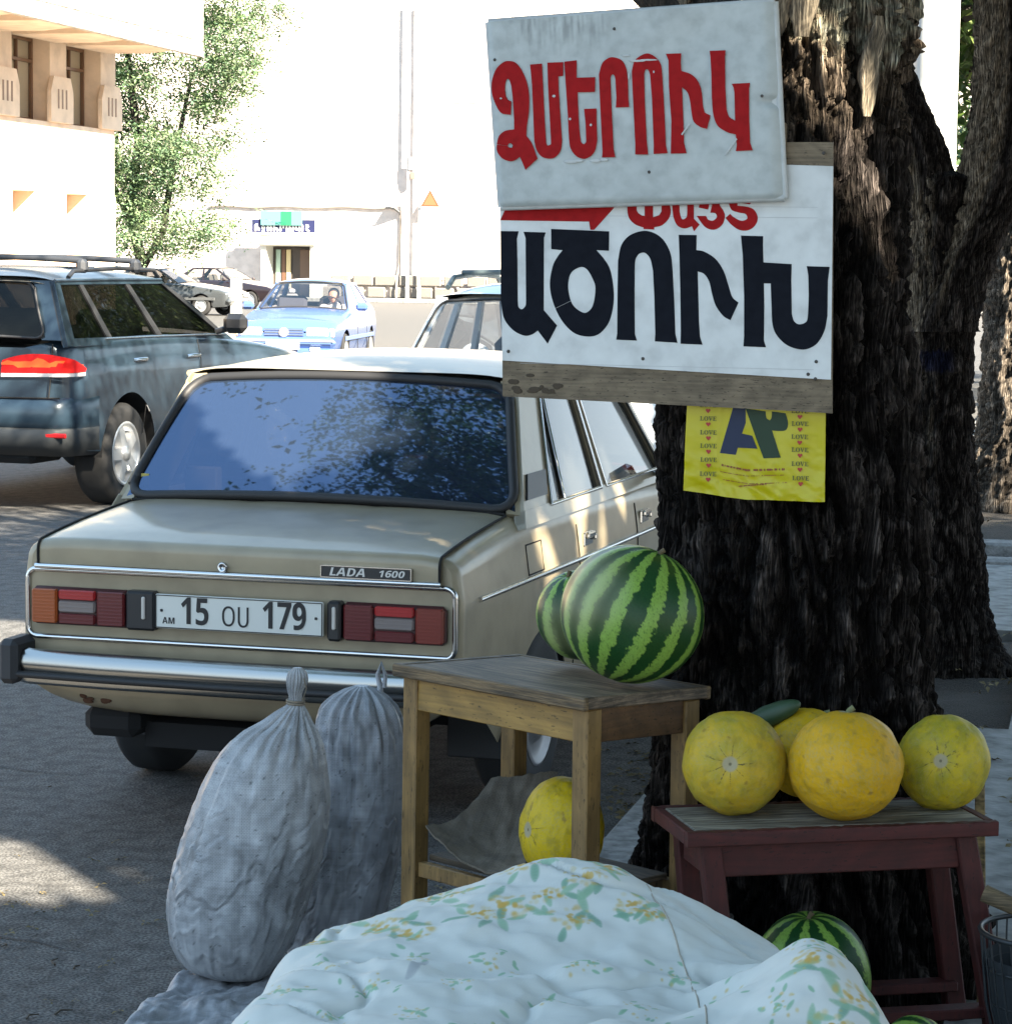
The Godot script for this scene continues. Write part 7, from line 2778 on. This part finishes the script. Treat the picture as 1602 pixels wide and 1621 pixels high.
func build_fruit() -> void:
	watermelon("big striped watermelon on the wooden table, leaning on the trunk", Vector3(-0.999, 1.008, -5.575), Vector3(0.158, 0.152, 0.158), axis_basis(Vector3(0.36, 0.90, -0.10), 0.35), 14, 11, 210, 1.0)
	watermelon("smaller watermelon half hidden behind the big one on the wooden table", Vector3(-1.170, 0.965, -5.830), Vector3(0.098, 0.105, 0.098), axis_basis(Vector3(-0.2, 0.9, 0.3), 0.9), 9, 23, 110, 0.9)
	watermelon("dark watermelon on the ground under the red-brown stool", Vector3(-0.568, 0.272, -5.40), Vector3(0.128, 0.140, 0.128), axis_basis(Vector3(-0.05, 1.0, 0.15), 0.2), 9, 37, 130, 0.0)
	watermelon("small light green melon at the bottom edge, right of the flowered cloth", Vector3(-0.318, 0.225, -5.06), Vector3(0.075, 0.07, 0.08), axis_basis(Vector3(0.5, 0.6, 0.3), 0.5), 10, 53, 80, 0.6)
	yellow_melon("yellow melon with a pale scar facing out, leftmost on the red-brown stool", Vector3(-0.738, 0.729, -5.372), Vector3(0.110, 0.106, 0.110), axis_basis(Vector3(0.05, 0.16, 1.0)), 101, Color(0.52, 0.345, 0.022), 0.45, true)
	yellow_melon("largest orange-yellow melon with a stub of stem, front middle on the red-brown stool", Vector3(-0.505, 0.735, -5.385), Vector3(0.121, 0.115, 0.121), axis_basis(Vector3(0.0, 1.0, -0.10)), 131, Color(0.60, 0.335, 0.010), 0.10, false)
	yellow_melon("bright yellow melon at the back of the red-brown stool, against the trunk", Vector3(-0.612, 0.716, -5.600), Vector3(0.100, 0.098, 0.100), axis_basis(Vector3(0.3, 0.8, -0.4)), 151, Color(0.60, 0.37, 0.010), 0.10, false)
	yellow_melon("greenish melon with a dark cracked scar, rightmost on the red-brown stool", Vector3(-0.314, 0.717, -5.570), Vector3(0.104, 0.100, 0.100), axis_basis(Vector3(0.0, 0.22, 1.0)), 171, Color(0.50, 0.375, 0.016), 0.6, true)
	yellow_melon("yellow melon on the wooden table's shelf, behind the front leg", Vector3(-1.157, 0.507, -5.61), Vector3(0.120, 0.090, 0.110), axis_basis(Vector3(-0.75, 0.1, 0.65)), 191, Color(0.58, 0.40, 0.008), 0.10, true)
	# a green leaf-wrapped end peeping out behind the melons
	var o := thing("cucumber", "dark green gherkin tip between the left and back melons on the stool", "cucumber", Vector3(-0.690, 0.800, -5.560))
	var b := MB.new()
	var nz := fnl(1.0, 3, 5)
	var rows := []
	for i in 19:
		var t := PI * i / 18.0
		var row := PackedVector3Array()
		for k in 24:
			var a := TAU * k / 24.0
			var q := 1.0 + 0.08 * nz.get_noise_3d(cos(a) * 9.0, t * 6.0, sin(a) * 9.0)
			row.append(Vector3(cos(t) * 0.075, sin(t) * cos(a) * 0.024 * q, sin(t) * sin(a) * 0.024 * q))
		rows.append(row)
	b.grid(rows, true)
	part(b, "skin", mat("dark_green_skin", lin(0.03, 0.065, 0.03), 0.5), o).basis = Basis(Vector3.BACK, 0.45)

# ------------------------------------------------------------------ sacks
func sack(label: String, at: Vector3, prof: Array, neck_y: float, sd: int, tone: Color, open_neck: bool) -> void:
	var o := thing("sack", label, "sack", at, deg_to_rad(13.0), "full woven sacks at the kerb")
	var n := fnl(1.0, 4, sd)
	var n2 := fnl(1.0, 3, sd + 2)
	var na := 180
	var nr := 230
	var y0: float = prof[0][0]
	var y1: float = prof[-1][0]
	var cx := []
	var hw := []
	for p in prof:
		cx.append([p[0], p[1]])
		hw.append([p[0], p[2]])
	var rows := []
	var cols := []
	for i in nr + 1:
		var u := float(i) / nr
		var y := lerpf(y0, y1, u)
		var w := cvs(hw, y)
		var c := cvs(cx, y)
		var row := PackedVector3Array()
		var cr := PackedColorArray()
		var near := smoothstep(neck_y - 0.26, neck_y, y)      # gathered pleats towards the tie
		for k in na:
			var a := TAU * k / na
			var d := Vector3(cos(a), 0, sin(a))
			var pl := sin(a * 17.0 + n.get_noise_2d(y * 5.0, a) * 3.0) * 0.075 * near * near
			pl += sin(a * 31.0 + y * 9.0) * 0.02 * near * near
			# cross creases in the slack lower half
			var cy := n2.get_noise_3d(d.x * 0.9 + 3.0, y * 6.5, d.z * 0.9)
			var cr2 := (-0.016 * exp(-pow(cy / 0.08, 2.0)) + 0.014 * exp(-pow((cy - 0.16) / 0.10, 2.0))) * smoothstep(neck_y - 0.16, neck_y - 0.36, y)
			var lump := n.get_noise_3d(d.x * 2.0, y * 3.6, d.z * 2.0) * 0.05
			var fine := n.get_noise_3d(d.x * 5.0, y * 13.0, d.z * 5.0) * 0.010
			var m := 1.0 + pl + cr2 + lump * (1.0 - near * 0.6) + fine
			row.append(Vector3(c + d.x * w * m, y + 0.02 * n2.get_noise_3d(d.x * 3.0, y * 2.0, d.z * 3.0) * smoothstep(0.0, 0.1, y - y0) * (1.0 - near), d.z * w * 0.86 * m))
			var t := 0.86 + 0.22 * n.get_noise_3d(d.x * 3.0 + 5.0, y * 5.0, d.z * 3.0)
			t *= 1.0 - 0.35 * smoothstep(0.25, 0.55, n2.get_noise_3d(d.x * 4.0, y * 6.0 + 3.0, d.z * 4.0))
			if n.get_noise_3d(d.x * 26.0, y * 60.0, d.z * 26.0) > 0.52:
				t *= 0.35
			cr.append(Color(t, t, t))
		rows.append(row)
		cols.append(cr)
	var b := MB.new()
	b.grid(rows, true, Vector3.ZERO, null, cols)
	b.cap(rows[0], Vector3.DOWN)
	b.cap(rows[-1], Vector3.UP)
	var m := rough_mat("woven_sack_%d" % sd, tone, 0.45, t_weave, Vector3(2.2, 2.2, 2.2), t_weave, 0.10)
	part(b, "cloth", m, o)
	if not open_neck:
		b = MB.new()
		var path := []
		for k in 26:
			var a := TAU * k / 12.0
			path.append(Vector3(cvs(cx, neck_y) + cos(a) * (cvs(hw, neck_y) + 0.004), neck_y + 0.006 * (k / 12.0) - 0.005, sin(a) * (cvs(hw, neck_y) * 0.86 + 0.004)))
		b.tube(path, 0.003, 6)
		b.tube([path[-1], path[-1] + Vector3(0.01, 0.03, 0.02), path[-1] + Vector3(0.004, 0.055, 0.03)], 0.0015, 5)
		part(b, "tie", mat("twine", lin(0.20, 0.17, 0.13), 0.9), o)
	# corner ears
	b = MB.new()
	if open_neck:
		b.tube([Vector3(0.085, 0.70, 0.0), Vector3(0.092, 0.735, 0.0), Vector3(0.085, 0.765, 0.0), Vector3(0.094, 0.795, 0.0), Vector3(0.104, 0.765, 0.004), Vector3(0.102, 0.735, 0.003)], [0.014, 0.008, 0.006, 0.005, 0.005, 0.006], 9)
		part(b, "ear", m, o)

func build_sacks() -> void:
	sack("plump blue-grey woven sack with a twisted neck, left of the pair by the bumper", Vector3(-1.951, 0.0, -5.713), [[0.075, 0.0, 0.03], [0.085, -0.006, 0.072], [0.106, -0.022, 0.105], [0.128, -0.023, 0.124], [0.165, -0.020, 0.144], [0.225, -0.013, 0.161], [0.300, -0.002, 0.168], [0.374, 0.021, 0.170], [0.449, 0.040, 0.165], [0.524, 0.055, 0.153], [0.598, 0.069, 0.131], [0.643, 0.083, 0.108], [0.673, 0.095, 0.083], [0.696, 0.109, 0.057], [0.718, 0.119, 0.037], [0.736, 0.128, 0.019], [0.751, 0.129, 0.015], [0.766, 0.128, 0.017], [0.790, 0.132, 0.024], [0.811, 0.133, 0.021], [0.823, 0.133, 0.010]], 0.742, 201, lin(0.56, 0.575, 0.60), false)
	sack("narrower dark blue-grey woven sack between its neighbour and the table leg", Vector3(-1.795, 0.0, -6.025), [[0.01, -0.045, 0.06], [0.04, -0.045, 0.075], [0.082, -0.045, 0.088], [0.113, -0.025, 0.103], [0.176, -0.006, 0.117], [0.238, 0.008, 0.119], [0.316, 0.024, 0.120], [0.394, 0.037, 0.116], [0.472, 0.047, 0.111], [0.550, 0.048, 0.109], [0.612, 0.045, 0.108], [0.659, 0.042, 0.101], [0.690, 0.041, 0.088], [0.713, 0.043, 0.066], [0.729, 0.045, 0.041], [0.738, 0.046, 0.018]], 0.715, 223, lin(0.48, 0.50, 0.54), true)
	# empty sacks spread on the ground under them
	var o := thing("empty_sack", "flattened empty pale sack spread on the ground beneath the plump sack", "sack", Vector3(-1.93, 0.0, -5.50), deg_to_rad(13.0))
	var n := fnl(1.0, 4, 77)
	var rows := []
	for i in 60:
		var v := i / 59.0
		var row := PackedVector3Array()
		for k in 80:
			var u := k / 79.0
			var x := lerpf(-0.24 - 0.10 * v + 0.12 * (1.0 - v), 0.40, u)
			var z := lerpf(-0.42, 0.62, v)
			var edge := smoothstep(0.0, 0.10, u) * smoothstep(0.0, 0.08, v)
			row.append(Vector3(x + 0.02 * n.get_noise_2d(v * 6.0, 3.0), 0.006 + edge * (0.070 + 0.035 * n.get_noise_2d(u * 3.2, v * 4.0) + 0.018 * absf(n.get_noise_2d(u * 9.0, v * 9.0))), z))
		rows.append(row)
	var b := MB.new()
	b.grid(rows, false, Vector3.UP)
	part(b, "cloth", rough_mat("woven_pale", lin(0.46, 0.47, 0.50), 0.65, t_weave, Vector3(3.2, 3.2, 3.2), t_weave, 0.10), o)

# ------------------------------------------------------------------ flowered cloth over a heap of melons
func cloth_print() -> Texture2D:
	var S := 1024
	var im := Image.create(S, S, false, Image.FORMAT_RGB8)
	var base := lin(0.58, 0.60, 0.565)
	im.fill(base)
	var r := RandomNumberGenerator.new()
	r.seed = 99
	var blot := func(cx: float, cy: float, rad: float, c: Color, soft: float, dens: float) -> void:
		for y in range(int(cy - rad) - 1, int(cy + rad) + 2):
			for x in range(int(cx - rad) - 1, int(cx + rad) + 2):
				if x < 0 or y < 0 or x >= S or y >= S:
					continue
				var d := Vector2(x - cx, y - cy).length() / rad
				var k := smoothstep(1.0, 1.0 - soft, d) * dens
				if k > 0.0:
					im.set_pixel(x, y, im.get_pixel(x, y).lerp(c, k))
	var leaf := func(p: Vector2, a: float, l: float, c: Color) -> void:
		for j in 9:
			var u := j / 8.0
			blot.call(p.x + cos(a) * l * u, p.y + sin(a) * l * u, l * 0.22 * sin(PI * (0.12 + 0.8 * u)) + 1.2, c, 0.5, 0.5)
	var ochre := lin(0.55, 0.41, 0.13)
	var gold := lin(0.52, 0.33, 0.07)
	var green := lin(0.25, 0.42, 0.28)
	var deep := lin(0.16, 0.32, 0.22)
	var rose := func(p: Vector2, s: float) -> void:
		for k in r.randi_range(4, 7):
			leaf.call(p + Vector2.from_angle(r.randf() * TAU) * s * 0.8, r.randf() * TAU, s * r.randf_range(0.7, 1.2), green if r.randf() < 0.6 else deep)
		for k in 26:
			var a := r.randf() * TAU
			var q := r.randf_range(0.45, 1.0)
			blot.call(p.x + cos(a) * s * q, p.y + sin(a) * s * q * 0.8, s * r.randf_range(0.10, 0.24), ochre if r.randf() < 0.55 else gold, 0.8, r.randf_range(0.22, 0.5))
		for k in 9:
			blot.call(p.x + r.randfn() * s * 0.2, p.y + r.randfn() * s * 0.16, s * 0.16, gold, 0.7, 0.75)
	var bouquet := func(p: Vector2, s: float) -> void:
		for k in 10:
			leaf.call(p + Vector2(r.randfn(), r.randfn()) * s * 0.5, r.randf() * TAU, s * r.randf_range(0.25, 0.45), green)
		for k in 14:
			blot.call(p.x + r.randfn() * s * 0.45, p.y + r.randfn() * s * 0.4, s * r.randf_range(0.06, 0.14), ochre if r.randf() < 0.75 else gold, 0.8, 0.5)
	# a garland of large flowers across the far side, one down the right, sprigs between
	for k in 17:
		rose.call(Vector2(130 + k * 30 + r.randf_range(-10, 10), 385 + 75 * sin(k * 1.7) + r.randf_range(-25, 25)), r.randf_range(24, 36))
	for k in 8:
		rose.call(Vector2(815 + r.randf_range(-26, 34), 600 + k * 52), r.randf_range(24, 36))
	for j in 6:
		for k in 7:
			bouquet.call(Vector2(70 + k * 112 + (j % 2) * 56 + r.randf_range(-10, 10), 560 + j * 96 + r.randf_range(-12, 12)), r.randf_range(24, 36))
	# grubby marks
	for k in 60:
		blot.call(r.randf() * S, r.randf() * S, r.randf_range(2, 14), lin(0.42, 0.44, 0.42), 0.9, r.randf_range(0.08, 0.3))
	for k in 6:
		leaf.call(Vector2(285 + k * 2, 640 - k * 9), -1.1, 30.0, lin(0.38, 0.40, 0.41))
	return ImageTexture.create_from_image(im)

func build_cloth() -> void:
	# local x to the right, z towards the viewer, turned with the stall
	var o := thing("cloth", "pale cotton cloth printed with yellow roses, draped over a heap in the foreground", "cloth", Vector3(-0.225, 0.0, -0.974) + Vector3(-0.833, 0.0, -3.606), deg_to_rad(13.0))
	# its middle stands 4.7 m from the viewer
	var n := fnl(1.0, 4, 301)
	var n2 := fnl(1.0, 3, 302)
	var bumps := [[0.15, -0.16, 0.25, 0.30, 0.165], [-0.16, -0.08, 0.24, 0.28, 0.055], [0.55, 0.36, 0.15, 0.20, 0.150], [0.34, 0.02, 0.16, 0.22, 0.040], [-0.05, 0.30, 0.26, 0.24, 0.050], [-0.32, 0.26, 0.18, 0.34, 0.050], [0.30, 0.62, 0.22, 0.20, 0.06], [-0.1, 0.8, 0.3, 0.25, 0.05]]
	var height := func(x: float, z: float) -> float:
		var h := 0.462
		for q in bumps:
			var dx: float = (x - q[0]) / q[2]
			var dz: float = (z - q[1]) / q[3]
			h += q[4] * exp(-(dx * dx + dz * dz))
		# edges of the heap
		var lx := -0.43 + 0.04 * n2.get_noise_2d(z * 3.0, 1.0) - 0.19 * z
		var rx := 0.62 + 0.22 * z + 0.04 * n2.get_noise_2d(z * 3.0, 9.0)
		rx = clampf(rx, 0.48, 0.745)
		var e := smoothstep(lx - 0.16, lx + 0.10, x) * smoothstep(rx + 0.14, rx - 0.10, x) * smoothstep(-0.52, -0.14, z) * smoothstep(1.5, 1.2, z)
		h = lerpf(0.10, h, e)
		# long soft folds dragged between the high spots
		var f := n.get_noise_2d(x * 2.2 + z * 1.4, z * 4.2 - x * 2.0)
		h += 0.026 * f * e
		h -= 0.030 * maxf(0.0, 0.10 - absf(n2.get_noise_2d(x * 1.3 + 4.0, z * 2.4 - x * 1.2))) / 0.10 * e * 0.55
		h += 0.003 * n.get_noise_2d(x * 8.0 + z * 4.0, z * 16.0 - x * 5.0) * e
		# a few long creases pulled across the heap
		for q in [[-0.30, 0.42, 0.35, 0.10, 0.010], [-0.10, 0.62, 0.55, 0.30, 0.012], [0.20, 0.12, 0.52, 0.34, 0.014], [-0.38, 0.10, -0.05, 0.34, 0.008], [0.02, 0.08, 0.30, 0.26, 0.008], [0.36, 0.62, 0.66, 0.50, 0.010], [-0.30, 0.75, 0.2, 0.62, 0.010]]:
			var a := Vector2(q[0], q[1])
			var ab := Vector2(q[2], q[3]) - a
			var t := clampf((Vector2(x, z) - a).dot(ab) / ab.length_squared(), 0.0, 1.0)
			var dd := Vector2(x, z).distance_to(a + ab * t + Vector2(0, 0.03 * sin(t * 4.0)))
			h += q[4] * (exp(-pow(dd / 0.028, 2.0)) - 0.6 * exp(-pow((dd - 0.055) / 0.03, 2.0))) * sin(PI * clampf(t, 0.03, 0.97)) * e
		# a doubled hem lies over the right shoulder of the heap
		var hem := z + 0.26 - 0.75 * (x - 0.18)
		h += 0.010 * smoothstep(0.012, -0.006, hem) * smoothstep(0.15, 0.22, x) * smoothstep(0.52, 0.44, x) * e
		# hanging pleats on the flanks
		h += 0.03 * sin(z * 22.0 + n.get_noise_2d(z * 3.0, x) * 3.0) * (1.0 - e) * smoothstep(0.0, 0.4, e)
		return h
	var rows := []
	var uvs := []
	for i in 260:
		var v := i / 259.0
		var z := lerpf(-0.60, 1.55, pow(v, 1.15))
		var row := PackedVector3Array()
		var ur := PackedVector2Array()
		for k in 260:
			var x := lerpf(-0.72, 1.0, k / 259.0)
			row.append(Vector3(x, height.call(x, z), z))
			ur.append(Vector2((x + 0.55) / 1.4, (z + 0.56) / 1.4))
		rows.append(row)
		uvs.append(ur)
	var b := MB.new()
	b.grid(rows, false, Vector3.UP, uvs)
	var m := mat("flowered_cotton", Color(1, 1, 1), 0.9)
	m.albedo_texture = cloth_print()
	m.rim_enabled = true
	m.rim = 0.2
	m.heightmap_enabled = false
	part(b, "sheet", m, o)
	# the sewn seam that shows as a fawn thread
	b = MB.new()
	var path := []
	for k in 40:
		var z := lerpf(-0.12, 0.75, k / 39.0)
		var x := 0.30 + 0.05 * sin(z * 4.0)
		path.append(Vector3(x, height.call(x, z) + 0.0012, z))
	b.tube(path, 0.0016, 5)
	part(b, "seam", mat("seam_thread", lin(0.40, 0.36, 0.30), 0.9), o)

func build_small_things() -> void:
	var nz := fnl(1.0, 3, 401)
	# the board lying behind the cloth, at the foot of the trunk
	var wood := rough_mat("dark_plank", lin(0.07, 0.065, 0.065), 0.8, t_wood, Vector3(1.5, 3, 3), t_fine, 0.2)
	var o := thing("plank", "dark weathered plank end between the table and the stool, behind the cloth", "plank", Vector3(-0.93, 0.36, -5.52), deg_to_rad(-14.0))
	var b := MB.new()
	b.xf = Transform3D(Basis(Vector3.BACK, -0.12))
	b.box(Vector3(0.32, 0.03, 0.16), Vector3.ZERO, 0.004)
	part(b, "board", wood, o)
	b = MB.new()
	b.box(Vector3(0.26, 0.24, 0.13), Vector3(0, -0.12, 0), 0.004)
	part(b, "block", wood, o)
	# the wire basket and stick at the right edge
	o = thing("wire_basket", "dark wire basket at the right edge of the picture, beside the stool's leg", "basket", Vector3(-0.075, 0.12, -5.34))
	b = MB.new()
	for k in 30:
		var a := TAU * k / 30.0
		b.tube([Vector3(cos(a) * 0.09, 0.0, sin(a) * 0.09), Vector3(cos(a + 0.15) * 0.125, 0.15, sin(a + 0.15) * 0.125), Vector3(cos(a + 0.25) * 0.14, 0.30, sin(a + 0.25) * 0.14)], 0.0022, 5)
	for k in 5:
		var ring := []
		for j in 34:
			var a := TAU * j / 32.0
			var r := 0.09 + 0.0125 * k
			ring.append(Vector3(cos(a) * r, 0.005 + k * 0.074, sin(a) * r))
		b.tube(ring, 0.003 if k < 4 else 0.006, 6)
	part(b, "wires", mat("dark_wire", lin(0.035, 0.04, 0.045), 0.45, 0.4), o)
	b = MB.new()
	b.lathe([Vector2(0.0, 0.003), Vector2(0.08, 0.003), Vector2(0.115, 0.14), Vector2(0.128, 0.25)], 30)
	part(b, "lining", mat("dark_lining", lin(0.02, 0.025, 0.03), 0.8), o)
	o = thing("stick", "short brown wooden stick lying across the wire basket at the right edge", "stick", Vector3(-0.14, 0.44, -5.33))
	b = MB.new()
	b.tube([Vector3(-0.07, 0.055, 0.0), Vector3(0.0, 0.03, 0.01), Vector3(0.20, -0.005, 0.03)], [0.019, 0.018, 0.015], 12)
	part(b, "rod", rough_mat("stick_wood", lin(0.20, 0.15, 0.09), 0.8, t_wood, Vector3(2, 6, 6)), o)
	o = thing("crutch", "pale wooden lath standing behind the stool's right leg", "lath", Vector3(-0.245, 0.12, -5.80))
	b = MB.new()
	beam(b, Vector3(0.02, 0.0, 0.0), Vector3(0.0, 0.52, 0.0), 0.022, 0.012, 0.002)
	part(b, "lath", rough_mat("pale_lath", lin(0.36, 0.27, 0.13), 0.7, t_wood, Vector3(4, 1, 4)), o)
	# twigs and dry leaves on the road, each one a thing
	var tw := mat("dry_twig", lin(0.07, 0.055, 0.04), 0.9)
	var dl := mat("dry_leaf", lin(0.15, 0.115, 0.05), 0.8)
	var lo := MB.new()
	for q in [[-2.52, -5.95], [-2.46, -5.93], [-2.72, -6.1], [-2.9, -5.75], [-2.35, -5.55], [-2.4, -5.5], [-2.5, -5.4], [-2.2, -5.35], [-3.0, -8.3], [-3.4, -8.0], [-3.3, -8.6]]:
		var a := rng.randf() * TAU
		var l := rng.randf_range(0.012, 0.03)
		var p := Vector3(q[0], 0.004, q[1])
		lo.tube([p, p + Vector3(cos(a), 0.15, sin(a)) * l, p + Vector3(cos(a + 0.5), 0.05, sin(a + 0.5)) * l * 1.9], [0.003, 0.0025, 0.0015], 5)
	var lt := part(lo, "twigs", tw, self)
	lt.name = numbered("twigs")
	lt.set_meta("kind", "stuff")
	tag(lt, "small dark twigs scattered on the road left of the sacks", "twigs")
	make_leaf()
	var mmesh := MultiMesh.new()
	mmesh.transform_format = MultiMesh.TRANSFORM_3D
	mmesh.mesh = leaf_mesh
	mmesh.instance_count = 560
	for k in 560:
		var x := 0.0
		var z := 0.0
		var y := 0.015
		if k < 200:
			x = -1.40 - absf(rng.randfn()) * 0.14
			z = rng.randf_range(-11.0, -6.2)
			y = 0.006
		elif k < 330:
			x = rng.randf_range(-1.15, -0.1)
			z = rng.randf_range(-12.2, -6.5)
			y = 0.128
		elif k >= 420:
			x = rng.randf_range(-3.6, -1.4)
			z = rng.randf_range(-7.5, -4.6)
			y = 0.006
		else:
			x = rng.randf_range(-1.0, 1.5)
			z = rng.randf_range(-22.0, -15.6)
			y = 0.15
		var s := rng.randf_range(0.018, 0.04) * (0.6 if k >= 420 else 1.0)
		mmesh.set_instance_transform(k, Transform3D(Basis.from_euler(Vector3(rng.randf_range(-0.4, 0.4), rng.randf() * TAU, rng.randf_range(-0.4, 0.4))).scaled(Vector3(s, s, s)), Vector3(x, y, z)))
	var mo := MultiMeshInstance3D.new()
	mo.multimesh = mmesh
	mo.name = "fallen_leaves"
	mo.material_override = dl
	add_child(mo)
	mo.set_meta("kind", "stuff")
	tag(mo, "dry fallen leaves along the gutter and round the tree pits", "leaves")
